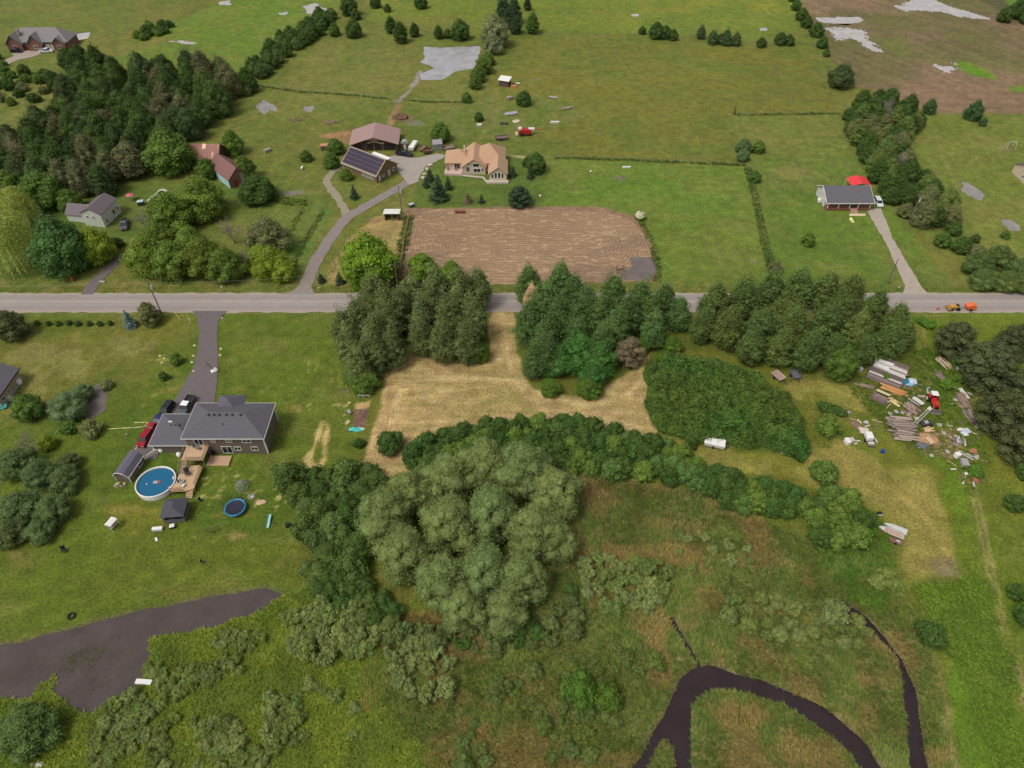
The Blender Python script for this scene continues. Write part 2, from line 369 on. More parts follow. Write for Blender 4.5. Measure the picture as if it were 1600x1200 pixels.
# ---- south of the road: brown house lawn
LAWN_L = [(-60, 490), (525, 490), (575, 640), (560, 720), (452, 745), (470, 870), (525, 905), (440, 924), (200, 960), (-60, 1015)]
area(LAWN_L, (94, 110, 36), (84, 106, 32), .8, 1.5, 1, None, (8, .8, .10))
area([(-60, 490), (300, 492), (300, 540), (250, 600), (160, 640), (-60, 640)], (118, 114, 56), (98, 108, 42), 4, 6, .75)
area([(40, 530), (200, 520), (240, 560), (120, 600), (60, 600)], (140, 126, 76), None, 5, 8, .4)
area([(350, 500), (520, 500), (560, 640), (500, 690), (440, 640), (430, 620), (350, 600)], (92, 112, 38), (106, 114, 48), 4, 5, .7)
area([(-20, 840), (300, 830), (470, 850), (500, 905), (300, 925), (0, 985)], (92, 108, 30), (104, 108, 38), 4, 6, .6, None, (5, .9, .12))
area([(175, 795), (255, 790), (262, 822), (190, 832), (172, 815)], (150, 124, 64), (112, 112, 40), 2, 3, .55, n_sm)
for u, v, r in ((270, 611, 9), (22, 866, 10), (368, 608, 8), (393, 805, 8), (338, 805, 7), (370, 835, 9), (345, 752, 9), (455, 640, 12), (340, 742, 10)):
    blot(u, v, r, (164, 134, 92), (118, 114, 52), .5, .65, 1.2, 3.5)
# straw raked into a ring, flecks of straw on the turf
STR = [(503, 660), (512, 665), (507, 690), (508, 715), (500, 732), (486, 728), (480, 718), (490, 700), (497, 680), (503, 660)]
dR = dline(X, Y, GP(STR))
put(.9*(sstep(.9, .1, dR+1.6*(n_sm-.45))), (198, 172, 112), (160, 140, 80), n_sm)
fl = .7*cst(fbm(X, Y, 1.1, 61, 2), .66, .76)
def flecks(poly, op=.8, c=(186, 176, 112)): put(op*fl*(sdf(X, Y, GP(poly)) < 0), c)
flecks([(470, 630), (545, 632), (540, 655), (480, 650)]); flecks([(300, 735), (480, 730), (440, 800), (310, 790)]); flecks([(240, 540), (300, 560), (270, 620), (220, 640)], .4)
flecks([(390, 780), (470, 750), (440, 800)], .8); flecks([(340, 610), (430, 590), (520, 600), (500, 640), (440, 650)], .45, (150, 160, 90)); flecks([(300, 830), (420, 830), (400, 860), (290, 850)], .5)
dq = sdf(X, Y, GP([(478, 560), (545, 555), (548, 618), (485, 618)]))
put((dq < 0)*.45*cst(np.sin((X*1.0+Y*.16)*3.4)*.5+.5, .72, .95)*cst(n_sm, .4, .55), (150, 150, 78))
area([(555, 638), (578, 634), (572, 668), (551, 668)], (98, 78, 66), (120, 92, 78), .15, .15, 1, n_sm)
area([(556, 630), (578, 627), (577, 637), (556, 638)], (176, 146, 96), None, .3, .6)
blot(537, 611, 7, (100, 88, 78), None, .8, .7, .6, 1)
# mown lot
HAY = [(768, 486), (800, 486), (806, 530), (818, 580), (832, 605), (868, 618), (915, 618), (955, 598), (985, 580), (1012, 545), (1014, 600), (1012, 640), (1034, 690), (990, 690), (880, 664), (760, 668), (690, 690), (650, 735), (600, 745), (566, 724), (580, 680), (590, 640), (604, 590), (612, 556), (640, 536), (700, 560), (752, 570), (768, 545), (764, 510)]
area(HAY, (176, 149, 100), (158, 138, 86), .35, 1.0, 1, n_mid, (4, 1.1, .16))
hd = sdf(X, Y, GP(HAY)) < 0
put(hd*.5*cst(fbm(X*.16, Y, 1.8, 66, 3), .58, .72), (122, 122, 62)); put(hd*.4*cst(fbm(X*.12, Y, 1.0, 67, 3), .56, .7), (200, 172, 122)); put(hd*.35*cst(fbm(X, Y, 5, 68, 3), .55, .7), (150, 118, 88))
area([(640, 538), (700, 560), (760, 560), (740, 575), (660, 565)], (140, 122, 76), None, 1.5, 2, .6)
for k, (pl, wd, c, op) in enumerate([([(650, 612), (730, 606), (830, 612), (905, 636), (990, 640)], .9, (128, 126, 66), .45), ([(660, 632), (740, 626), (830, 628), (900, 648), (985, 662)], 1.1, (132, 128, 70), .5), ([(680, 646), (760, 642), (830, 642)], .8, (126, 124, 66), .5), ([(640, 596), (720, 590), (810, 594), (850, 620), (920, 634), (980, 618), (1006, 590)], 1.2, (204, 178, 128), .5), ([(785, 490), (792, 550), (808, 600), (850, 640), (930, 652), (1000, 668)], 1.3, (200, 172, 124), .45), ([(610, 600), (604, 650), (596, 700)], 1.4, (156, 122, 88), .45), ([(630, 570), (622, 620), (612, 660)], 1.0, (204, 178, 126), .4), ([(700, 575), (760, 582), (800, 600), (830, 622)], .9, (152, 120, 86), .4)]): track(pl, wd, c, None, .6, 1.0, op)
# mown lane towards the boats and junk yard ground
LANE = [(1060, 690), (1130, 700), (1270, 716), (1300, 690), (1290, 640), (1240, 620), (1210, 610), (1260, 590), (1330, 595), (1365, 640), (1400, 690), (1430, 720), (1480, 745), (1500, 890), (1470, 905), (1420, 912), (1395, 880), (1420, 850), (1360, 800), (1330, 770), (1200, 755), (1120, 735), (1060, 715)]
area(LANE, (136, 124, 62), (118, 118, 50), .8, 2, 1, n_mid, (-40, 1.1, .14))
area([(1330, 760), (1450, 740), (1490, 880), (1430, 905), (1405, 870), (1415, 830)], (156, 138, 76), (136, 126, 62), 1.5, 3, .8, None, (-62, .9, .2))
area([(1280, 700), (1380, 715), (1360, 770), (1250, 745)], (140, 128, 64), None, 3, 4, .6)
area([(1300, 640), (1360, 640), (1420, 720), (1390, 735), (1330, 690), (1300, 680)], (92, 114, 36), (110, 116, 46), 1, 2, .9)
area([(1420, 480), (1640, 480), (1640, 1260), (1560, 1260), (1500, 900), (1460, 700), (1430, 600)], (104, 118, 40), (94, 118, 34), 1, 2)
area([(1530, 540), (1640, 600), (1640, 900), (1570, 900), (1540, 760), (1530, 650)], (112, 116, 46), (98, 110, 40), 2, 3, .8, None, (-70, 1.0, .12))
area([(1428, 910), (1560, 905), (1600, 1250), (1510, 1250), (1480, 1040), (1440, 960)], (98, 126, 34), (88, 116, 32), 1, 2)
area([(1400, 890), (1425, 905), (1465, 985), (1490, 1040), (1480, 1060), (1455, 1000), (1420, 930)], (124, 126, 54), (106, 116, 46), 1, 1.5)
area([(1470, 1050), (1500, 1050), (1560, 1230), (1490, 1230)], (92, 120, 34), None, 2, 3, .7)
for off in (0, 9):
    track([(1433+off, 510), (1438+off, 560), (1444+off, 600)], .8, (138, 122, 76), None, .5, .7, .6)
    track([(1498+off*.6, 690), (1513+off*.8, 745), (1525+off, 800), (1537+off, 860), (1552+off, 930), (1570+off, 1000), (1588+off, 1060), (1606+off, 1120)], .6, (148, 128, 90), None, .4, .5, .6)
area([(1465, 665), (1500, 670), (1500, 712), (1480, 716), (1450, 700), (1440, 690)], (166, 136, 98), (140, 118, 80), .8, 1.5, .9, n_sm)
area([(1395, 610), (1450, 612), (1450, 640), (1400, 634)], (142, 118, 92), (126, 116, 66), 1, 2, .8)
area([(1455, 880), (1485, 870), (1500, 895), (1470, 905)], (122, 108, 88), None, 1.5, 2, .6)
# marsh and wet meadow
MARSH = [(880, 745), (1000, 760), (1080, 765), (1150, 800), (1240, 830), (1300, 870), (1380, 870), (1395, 900), (1430, 960), (1470, 1050), (1500, 1260), (900, 1260), (720, 1260), (560, 1100), (560, 980), (620, 960), (860, 940)]
area(MARSH, (112, 114, 62), (124, 116, 68), 1, 2, 1, n_mid)
mk_ = sdf(X, Y, GP(MARSH)) < 0
put(mk_*.4*cst(fbm(X, Y, 7, 71, 4), .52, .7), (128, 114, 68)); put(mk_*.4*cst(fbm(X, Y, 8, 72, 4), .55, .68), (72, 96, 40))
MEAD = [(-60, 1090), (90, 1085), (190, 1090), (230, 1050), (230, 995), (350, 975), (440, 930), (530, 905), (600, 960), (600, 1100), (760, 1260), (-60, 1260)]
area(MEAD, (98, 112, 34), (86, 102, 32), 1, 2)
# tilled plot lies on this
area([(632, 325), (930, 322), (1000, 340), (1028, 400), (1028, 440), (625, 445)], (140, 112, 88), None, .4, .6)
grn = (C[..., 1] > C[..., 0]*.98)[..., None]; near = sstep(146, 140, Y)[..., None]; C = np.where(grn, C*((1-near)*np.array([1.05, 1.03, 1.05])+near*np.array([.88, .86, .62])), C)
tan_ = cst(fbm(X*.6, Y, 6, 96, 4), .56, .72)[..., None]*.22*(C[..., 1:2] > C[..., 0:1]*1.08); C = C*(1-tan_)+np.array(lin((132, 118, 66)))*tan_
C = C*(.80+.40*n_sm)[..., None]*(.92+.16*n_big)[..., None]

# ---- water: the ground dips, level sheets of water fill the dips
def dip(poly, depth, soft, edge, nz=None):
    global Z
    d = sdf(X, Y, GP(poly)); e = n_e if nz is None else nz
    Z = np.minimum(Z, -depth*sstep(soft, -soft, d+edge*2*e)); return d
CREEK1 = [(984, 1215), (1014, 1158), (1040, 1115), (1064, 1060), (1085, 1042), (1109, 1036), (1153, 1053), (1196, 1063), (1253, 1089), (1300, 1113), (1343, 1153), (1386, 1210), (1360, 1215), (1326, 1171), (1296, 1145), (1263, 1121), (1226, 1098), (1176, 1079), (1136, 1078), (1103, 1078), (1080, 1105), (1077, 1150), (1082, 1215), (1058, 1215), (1054, 1165), (1038, 1150), (1024, 1170), (1004, 1215)]
CREEK2 = [(1312, 935), (1322, 942), (1356, 966), (1386, 996), (1413, 1030), (1430, 1077), (1437, 1134), (1453, 1215), (1424, 1215), (1423, 1167), (1420, 1117), (1415, 1067), (1402, 1028), (1375, 998), (1349, 975), (1318, 948)]
DITCH = [(1046, 965), (1052, 966), (1070, 995), (1088, 1022), (1100, 1040), (1092, 1042), (1080, 1024), (1062, 997)]
dip(CREEK1, 1.1, .8, .5); dip(CREEK2, 1.0, .7, .5); dip(DITCH, .8, .6, .4)
FLOOD = [(-60, 1020), (100, 986), (200, 960), (330, 935), (415, 920), (438, 930), (400, 955), (350, 975), (290, 988), (232, 992), (228, 1050), (200, 1085), (140, 1112), (110, 1100), (85, 1084), (40, 1092), (-60, 1090)]
dip(FLOOD, .30, 1.2, .8)
POND = [(664, 73), (690, 74), (748, 72), (746, 92), (738, 106), (712, 110), (690, 124), (660, 124), (657, 116), (680, 105), (656, 96), (666, 90)]
dip(POND, .5, 1.2, 1.0)
PUD = [([(1276, 28), (1340, 26), (1344, 33), (1320, 38), (1285, 36)], 0, 3), ([(1398, 10), (1428, 4), (1440, -8), (1468, 2), (1490, 12), (1530, 22), (1550, 30), (1520, 28), (1470, 18), (1420, 16)], 1, 2.5),
       ([(1295, 45), (1310, 40), (1345, 46), (1375, 80), (1365, 78), (1335, 60), (1305, 63)], 1, 3), ([(1468, 102), (1488, 100), (1495, 110), (1480, 112)], 1, 3), ([(470, 10), (492, 4), (515, 14), (505, 22), (480, 20)], 0, 2.5),
       ([(432, 20), (452, 17), (450, 22), (434, 23)], 0, 2), ([(403, 160), (420, 157), (428, 170), (410, 174), (398, 167)], 1, 2.5), ([(474, 168), (488, 167), (487, 173), (476, 174)], 1, 1.5), ([(343, 2), (360, 0), (358, 7), (345, 7)], 0, 1.5),
       ([(265, 64), (282, 63), (312, 67), (295, 69)], 1, 1.5), ([(1502, 284), (1512, 285), (1538, 305), (1526, 312), (1510, 300)], 1, 1.2), ([(1480, 307), (1494, 306), (1496, 320), (1486, 321)], 1, 1.5), ([(1565, 346), (1580, 346), (1600, 360), (1580, 363)], 1, 1.5),
       ([(984, 402), (1016, 402), (1026, 422), (1014, 436), (978, 436), (970, 428), (990, 414)], 0, .5), ([(150, 600), (165, 600), (160, 640), (140, 655), (132, 648)], 0, .8), ([(987, 22), (998, 22), (998, 25), (988, 25)], 0, 1), ([(1188, 43), (1198, 43), (1197, 47), (1188, 47)], 0, 1), ([(84, 57), (140, 50), (136, 60), (90, 66)], 0, 1.0)]
a = math.radians(118); nrow = fbm((X*math.cos(a)+Y*math.sin(a))/9.0, -X*math.sin(a)+Y*math.cos(a), 1.4, 83, 2)-.5
for i, (p, st, ed) in enumerate(PUD): dip(p, .25, 1.0, ed*(1.4 if st else 1), nrow if st else None)
wetb = sstep(.02, -.12, Z)
C = C*(1-.55*wetb[..., None])+np.array(lin((92, 80, 68)))*.55*wetb[..., None]
# gentle unevenness
rel = (fbm(X, Y, 2.0, 101, 2)-.5)*.12+(n_mid-.5)*.10
flat = np.ones(sh)
Z = Z+rel*.5*(Z > -.04)-.03
me = None
nx = sh[1]; ny = sh[0]
I = np.arange(nx*ny).reshape(ny, nx)
Q = np.stack([I[:-1, :-1], I[:-1, 1:], I[1:, 1:], I[1:, :-1]], -1).reshape(-1, 4)
V = np.stack([X, Y, Z], -1).reshape(-1, 3)
me = np_mesh('ground', V, Q, None, np.clip(C.reshape(-1, 3), 0, 1)); me.materials.append(GROUND)
me.polygons.foreach_set('use_smooth', [True]*len(me.polygons))
tag(link('ground', me), kind='structure')
def ground_z(x, y):
    i = np.clip(np.searchsorted(xs, x)-1, 0, nx-2); j = np.clip(np.searchsorted(ys, y)-1, 0, ny-2)
    tx = (x-xs[i])/(xs[i+1]-xs[i]); ty = (y-ys[j])/(ys[j+1]-ys[j])
    return (Z[j, i]*(1-tx)+Z[j, i+1]*tx)*(1-ty)+(Z[j+1, i]*(1-tx)+Z[j+1, i+1]*tx)*ty

def water(name, poly_px, z, mat, pad=3.0):
    P = GP(poly_px); lo = P.min(0)-pad; hi = P.max(0)+pad
    mb = MB().add([(lo[0], lo[1], z), (hi[0], lo[1], z), (hi[0], hi[1], z), (lo[0], hi[1], z)], [(0, 1, 2, 3)])
    return tag(mb.build(name, mat), kind='structure')
W_CREEK = water_mat('creek_water', (52, 42, 44), .05, .10, .9); W_MUD = water_mat('flood_water', (80, 70, 68), .10, .05, 1.5); W_POND = water_mat('pond_water', (160, 156, 158), .03, .03, .6)
W_PUD = water_mat('puddle_water', (176, 170, 166), .08, .05, .8)
water('creek', CREEK1+CREEK2+DITCH, -.42, W_CREEK, 1); water('flood_water', FLOOD, -.155, W_MUD, 1); water('pond', POND, -.16, W_POND, 2)
W_SILT = water_mat('silty_puddle', (112, 102, 97), .15, .05, 1.0); W_GREY = water_mat('grey_puddle', (142, 136, 130), .12, .05, 1.0)
for i, (p, st, ed) in enumerate(PUD): water('puddle', p, -.105, W_SILT if i in (13, 14) else W_GREY if i in (6, 7, 10, 11, 12) else W_PUD, 3)

# ---- road and drives
def sheet(name, pts, z, mat, parent=None, sub=True, jag=.0):
    """flat sheet from a ground outline in metres, edge roughened"""
    out = []
    n = len(pts)
    for i in range(n):
        a = Vector((pts[i][0], pts[i][1])); b = Vector((pts[(i+1) % n][0], pts[(i+1) % n][1])); k = max(1, int((b-a).length/1.2)) if jag else 1
        nrm = Vector((b.y-a.y, a.x-b.x)).normalized() if (b-a).length > 0 else Vector((0, 0))
        for j in range(k):
            q = a.lerp(b, j/k)+nrm*random.uniform(-jag, jag)*(1 if j else .3); out.append((q.x, q.y, z))
    mb = MB().add(out, [tuple(range(len(out)))])
    me = mb.mesh(name, mat)
    if me.polygons and me.polygons[0].normal.z < 0: me.flip_normals()
    return link(name, me, parent)
def strip(name, pl_px, w, z, mat, jag=.12):
    P = [Vector(p) for p in GP(pl_px)]; Lf, Rt = [], []
    Q = []
    for i in range(len(P)-1):                                   # Catmull-Rom smoothing
        p0 = P[max(i-1, 0)]; p1 = P[i]; p2 = P[i+1]; p3 = P[min(i+2, len(P)-1)]
        for k in range(6):
            t = k/6; Q.append(.5*((2*p1)+(p2-p0)*t+(2*p0-5*p1+4*p2-p3)*t*t+(3*p1-p0-3*p2+p3)*t**3))
    Q.append(P[-1]); vs, fs = [], []
    for i, q in enumerate(Q):
        d = (Q[min(i+1, len(Q)-1)]-Q[max(i-1, 0)]).normalized(); nrm = Vector((-d.y, d.x)); ww = w[0]+(w[1]-w[0])*i/(len(Q)-1) if isinstance(w, tuple) else w
        for s in (-1, 1): p = q+nrm*s*(ww/2+random.uniform(-jag, jag)); vs.append((p.x, p.y, z))
    for i in range(len(Q)-1): fs.append((2*i, 2*i+2, 2*i+3, 2*i+1))
    me = MB().add(vs, fs).mesh(name, mat)
    if me.polygons[0].normal.z < 0: me.flip_normals()
    return tag(link(name, me), kind='structure')
xr = np.arange(-800, 801, 2.0)
def band(name, y0, y1, z, mat, parent=None, jag=.1):
    vs = []; fs = []
    for x in xr: vs += [(x, y0+random.uniform(-jag, jag), z), (x, y1+random.uniform(-jag, jag), z)]
    for i in range(len(xr)-1): fs.append((2*i, 2*i+2, 2*i+3, 2*i+1))
    return MB().add(vs, fs).build(name, mat, parent)
tag(band('gravel_shoulder', 144.3, 152.6, .050, M((162, 150, 132), .95, 0, .14, 1.0, .5), None, .3), kind='structure')
ROADM = M((152, 142, 136), .9, 0, .07, .25, .2)
road = tag(band('road', 145.1, 151.9, .085, ROADM, None, .04), kind='structure')
band('centre_line', 148.72, 148.86, .093, M((196, 180, 140), .8, 0, .2, 1.2), road, .01)
for y in (146.4, 150.5): band('worn_wheel_track', y-.42, y+.42, .090, M((144, 134, 129), .9, 0, .08, .5), road, .12)
def poly_px(name, px, z, mat, jag=.1): return tag(sheet(name, GP(px), z, mat, None, True, jag), kind='structure')
poly_px('driveway', [(301, 486), (357, 486), (345, 494), (340, 507), (339, 530), (341, 560), (339, 600), (333, 645), (290, 660), (262, 690), (243, 718), (195, 716), (212, 696), (228, 672), (248, 650), (268, 632), (288, 600), (303, 572), (310, 545), (311, 515), (308, 496)], .062, DRIVE, .05)
strip('farm_lane', [(473, 462), (480, 440), (492, 412), (506, 388), (521, 366), (541, 341), (562, 328), (600, 306), (632, 288), (646, 272)], (3.6, 3.4), .064, M((134, 122, 116), .95, 0, .14, .6, .4), .18)
poly_px('lane_mouth', [(440, 460.5), (492, 460.5), (486, 448), (476, 440), (468, 446), (455, 456)], .071, M((138, 128, 120), .95, 0, .12, .6, .4), .05)
strip('loop_track', [(543, 338), (533, 318), (519, 298), (511, 285), (515, 274), (526, 264), (545, 250)], 2.5, .058, M((144, 134, 112), .95, 0, .2, 1.0, .4), .3)
poly_px('farmyard', [(606, 246), (618, 243), (650, 247), (684, 240), (698, 243), (690, 249), (668, 258), (659, 270), (654, 284), (640, 289), (632, 280), (622, 268), (605, 258)], .068, M((158, 148, 138), .95, 0, .14, .5, .4), .25)
poly_px('gravel_drive', [(1355, 327), (1361, 342), (1372, 360), (1385, 382), (1402, 420), (1414, 446), (1410, 460.5), (1452, 460.5), (1440, 449), (1418, 412), (1393, 370), (1386, 348), (1376, 326)], .066, M((166, 154, 140), .95, 0, .16, .8, .5), .2)
strip('side_lane', [(135, 462), (146, 444), (162, 428), (180, 410), (188, 396)], (3.6, 2.6), .06, M((110, 98, 98), .95, 0, .16, .7, .4), .15)
strip('house_lane', [(-30, 125), (0, 103), (22, 92), (40, 86)], (4.5, 6), .06, GRAVEL, .2); poly_px('forecourt', [(18, 84), (34, 79), (62, 80), (66, 84), (48, 90), (28, 94)], .067, GRAVEL, .2)
poly_px('gravel_path', [(100, 63), (137, 57), (138, 60), (110, 66)], .06, M((186, 180, 168), .95, 0, .1), .1)
# ---- tilled plot with its furrows
TP = GP([(640, 346), (655, 331), (690, 326), (800, 326), (880, 328), (950, 332), (985, 342), (1003, 360), (1016, 388), (1026, 420), (1018, 438), (960, 441), (850, 443), (720, 445), (622, 447), (628, 410), (634, 370)])
lo = TP.min(0)-1; hi = TP.max(0)+1; st = .22
fx, fy = np.meshgrid(np.arange(lo[0], hi[0], st), np.arange(lo[1], hi[1], st))
d = sdf(fx, fy, TP, 3); cx = (lo[0]+hi[0])/2+1; cy = (lo[1]+hi[1])/2; hw = (hi[0]-lo[0])/2-1; hh = (hi[1]-lo[1])/2-1
core = 17.0; qx = np.maximum(np.abs(fx-cx)-(hw-core), 0); dist = np.where(qx > 0, np.hypot(qx, (fy-cy)*core/hh), np.abs(fy-cy)*core/hh)      # rounds: straight runs with turns at both ends
wob = (fbm(fx, fy, 9, 201, 3)-.5)*1.3
ph = (dist+wob)*2*math.pi/.95; ridge = np.sin(ph)
edge = sstep(-2.5, -4.5, d)[...]; ph2 = d*2*math.pi/.9
ridge = ridge*edge+np.sin(ph2)*(1-edge)
fz = .07+.05*ridge*sstep(0, -.6, d)+.04*(fbm(fx, fy, .8, 203, 2)-.5)-.25*sstep(-.15, .25, d)
t = .62*cst(ridge*.5+.5, .15, .9)*(.45+.55*fbm(fx*.25, fy, 3.0, 205, 3)); nb = fbm(fx, fy, 14, 206, 3)
fc = np.array(lin((138, 112, 88)))*(1-t[..., None])+np.array(lin((176, 146, 112)))*t[..., None]
nd = cst(fbm(fx*.4, fy, 8, 207, 3), .52, .66)[..., None]; fc = fc*(1-.45*nd)+np.array(lin((124, 104, 86)))*.45*nd
fl2 = cst(fbm(fx*.3, fy, .7, 208, 2), .62, .72)[..., None]*.35; fc = fc*(1-fl2)+np.array(lin((200, 174, 136)))*fl2
fc = fc*(.85+.3*nb)[..., None]
dp = sdf(fx, fy, GP(PUD[13][0]), 3); fz = fz-.34*sstep(1.2, -.6, dp)
keep = d < .3; idx = -np.ones(fx.shape, int); idx[keep] = np.arange(keep.sum())
q = np.stack([idx[:-1, :-1], idx[:-1, 1:], idx[1:, 1:], idx[1:, :-1]], -1).reshape(-1, 4); q = q[(q >= 0).all(1)]
me = np_mesh('tilled_plot', np.stack([fx[keep], fy[keep], fz[keep]], -1), q, None, np.clip(fc[keep], 0, 1))
me.materials.append(vcol_mat('tilled_soil', .95, ((.3, .25), (1.2, .15)), bump=.5)); me.polygons.foreach_set('use_smooth', [True]*len(me.polygons))
tag(link('tilled_plot', me), kind='structure')
# ---------------------------------------------------------------- vegetation
def cards(P, Nrm, size, tint, rng, aspect=.72, jit=.8):
    """leaf-clump faces at P facing roughly Nrm"""
    n = len(P); N_ = Nrm+rng.normal(0, jit, (n, 3)); N_ /= np.linalg.norm(N_, axis=1, keepdims=True)+1e-9
    R_ = rng.normal(0, 1, (n, 3)); U = np.cross(N_, R_); U /= np.linalg.norm(U, axis=1, keepdims=True)+1e-9; W = np.cross(N_, U)
    s = size*(.6+.8*rng.random((n, 1))); a = U*s*.5; b = W*s*.5*aspect
    V = np.stack([P-a*.35-b, P+a-b*.1, P+a*.3+b, P-a+b*.2], 1).reshape(-1, 3)
    Q = np.arange(4*n).reshape(n, 4); return V, Q, np.repeat(tint, 4, axis=0)
def sphere_pts(n, rng):
    v = rng.normal(0, 1, (n, 3)); return v/np.linalg.norm(v, axis=1, keepdims=True)
def ico_blob(c, r, rng, n1=10, n2=7, rough=.12):
    th = np.linspace(0, 2*np.pi, n1, endpoint=False); ph = np.linspace(-np.pi/2, np.pi/2, n2)
    T, Pp = np.meshgrid(th, ph); k = 1+rng.uniform(-rough, rough, T.shape)
    V = np.stack([c[0]+r[0]*k*np.cos(T)*np.cos(Pp), c[1]+r[1]*k*np.sin(T)*np.cos(Pp), c[2]+r[2]*k*np.sin(Pp)], -1).reshape(-1, 3)
    I = np.arange(n1*n2).reshape(n2, n1); Q = np.stack([I[:-1], np.roll(I[:-1], -1, 1), np.roll(I[1:], -1, 1), I[1:]], -1).reshape(-1, 4); return V, Q
def lobed_crown(name, lobes, ncards, size, seed, jit=.75, core=.80, lobe_tint=.16, card_tint=.22, low=-.75, fuzz=.16, hue=.10, droop=0.0, wav=.26):
    rng = np.random.default_rng(seed); Lb = np.array(lobes); Vs = []; Qs = []; Cs = []; base = 0
    area_ = (Lb[:, 3]*Lb[:, 4]+Lb[:, 3]*Lb[:, 5]+Lb[:, 4]*Lb[:, 5]); cnt = np.maximum((ncards*area_/area_.sum()).astype(int), 8)
    for k, L_ in enumerate(Lb):
        c = L_[:3]; r = L_[3:6]; n = cnt[k]*2
        d = sphere_pts(n, rng); d = d[d[:, 2] > low]; bump = 1+fuzz*(rng.random((len(d), 1))-.6)
        wv = rng.normal(0, 1, (6, 3))*np.array([[2.2], [2.2], [3.6], [3.6], [5.5], [5.5]]); wp = rng.uniform(0, 6.28, 6)
        def lumpy(q): return 1+wav*(np.sin(q@wv.T+wp)*np.array([1, 1, .8, .8, .55, .55])).sum(1, keepdims=True)/2.2
        p = c+d*r*bump*lumpy(d)
        inside = np.zeros(len(p), bool)
        for m, L2 in enumerate(Lb):
            if m != k: inside |= (((p-L2[:3])/(L2[3:6]*.86))**2).sum(1) < 1
        p = p[~inside][:cnt[k]]; d = d[~inside][:cnt[k]]
        if not len(p): continue
        lt = 1+rng.uniform(-lobe_tint, lobe_tint); ct = lt*(1+rng.uniform(-card_tint, card_tint, (len(p), 1)))
        h = rng.uniform(-hue, hue, (len(p), 1)); tint = ct*np.concatenate([1+h, np.ones_like(h), 1-h], 1)
        nr = d/r; nr /= np.linalg.norm(nr, axis=1, keepdims=True)
        V, Q, C_ = cards(p, nr+np.array([0, 0, .25-droop]), size, tint, rng, jit=jit); Vs.append(V); Qs.append(Q+base); Cs.append(C_); base += len(V)
        if core:
            V, Q = ico_blob(np.zeros(3), np.ones(3), rng, 12, 8, .03); V = c+V*r*core*lumpy(V); Vs.append(V); Qs.append(Q+base); Cs.append(np.full((len(V), 3), lt)); base += len(V)
    me = np_mesh(name, np.concatenate(Vs), np.concatenate(Qs), None, np.concatenate(Cs)); me.materials.append(LEAF); return me
def trunk_mesh(name, h, r, limbs, seed, lean=.04):
    R = random.Random(seed); mb = MB(); p = Vector((0, 0, -.15)); k = 5; rr = r
    pts = [p]
    for i in range(1, k+1): pts.append(Vector((R.uniform(-lean, lean)*h, R.uniform(-lean, lean)*h, h*i/k)))
    for i in range(k): mb.cyl(pts[i], pts[i+1], r*(1-.75*i/k), r*(1-.75*(i+1)/k), 7)
    for j in range(limbs):
        t = R.uniform(.35, .9); q = pts[int(t*k)]; a = R.uniform(0, 6.28); l = h*R.uniform(.25, .45)
        e = q+Vector((math.cos(a)*l*.8, math.sin(a)*l*.8, l*.7)); mb.cyl(q, e, r*.35*(1.2-t), r*.08, 5)
    return mb.mesh(name, BARK)
def crown_lobes(w, h, n, seed, bottom=.22, top=1.0, taper=.55, rl=(.26, .36), core=True, tip=2.3):
    """lobes filling an uneven dome, w wide, reaching h"""
    R = random.Random(seed); L_ = []; zb = h*bottom; zt = h*top
    if core: L_.append((0, 0, (zb+zt)/2, w*.30, w*.30, (zt-zb)*.44))
    for i in range(n):
        t = (i+.5)/n; z = zb+(zt-zb)*(t*.92); a = i*2.39996+R.uniform(-.4, .4)
        prof = math.sin(math.pi*min(1, (.18+.82*t)**taper if t < .5 else (.18+.82*t)**taper)) if False else (1-abs(2*t-.75)**2*.55)
        prof = max(.12, prof if t < .75 else prof*(1-(t-.75)*tip)); rr = w*R.uniform(*rl)*(.75+.35*(1-t))
        rad = max(0, w*.5*prof-rr*.75)*R.uniform(.75, 1.08)
        L_.append((math.cos(a)*rad, math.sin(a)*rad, min(z, zt-rr*.7), rr, rr*R.uniform(.85, 1.15), rr*R.uniform(.72, .95)))
    return L_
PROTO = {}
def reg(kind, w, h, crown, trunk): PROTO.setdefault(kind, []).append((w, h, crown, trunk))
for s in range(4): reg('broadleaf', 9, 9.5, lobed_crown('crown', crown_lobes(9, 9.5, 34, s, .08, 1.0, rl=(.12, .24)), 9500, .36, 10+s, fuzz=.40), trunk_mesh('trunk', 5.5, .28, 5, s))
for s in range(4): reg('poplar', 6.5, 14, lobed_crown('crown', crown_lobes(6.5, 14, 46, 30+s, .06, 1.0, rl=(.12, .25), tip=(.5, 1.2, .8, 1.6)[s]), 9500, .34, 40+s, jit=.9, fuzz=.6, core=.66, lobe_tint=.2, wav=.34), trunk_mesh('trunk', 11, .22, 6, 30+s))
for s in range(4):
    R_ = random.Random(60+s); L_ = crown_lobes(13, 13, 24, 50+s, .12, 1.0, rl=(.15, .22)); L2 = []
    for (x, y, z, a, b, c) in L_[1:]:
        for k in range(4):
            f = R_.uniform(.36, .52); q = sphere_pts(1, np.random.default_rng(R_.randrange(9999)))[0]; q[2] = abs(q[2])*.8
            L2.append((x+q[0]*a*.75, y+q[1]*b*.75, z+q[2]*c*.75, a*f, b*f, c*f*1.15))
    reg('willow', 13, 13, lobed_crown('crown', L_+L2, 20000, .30, 70+s, jit=.85, lobe_tint=.14, card_tint=.26, fuzz=.42, core=.80, hue=.06, wav=.28), trunk_mesh('trunk', 8, .5, 6, 50+s, .08))
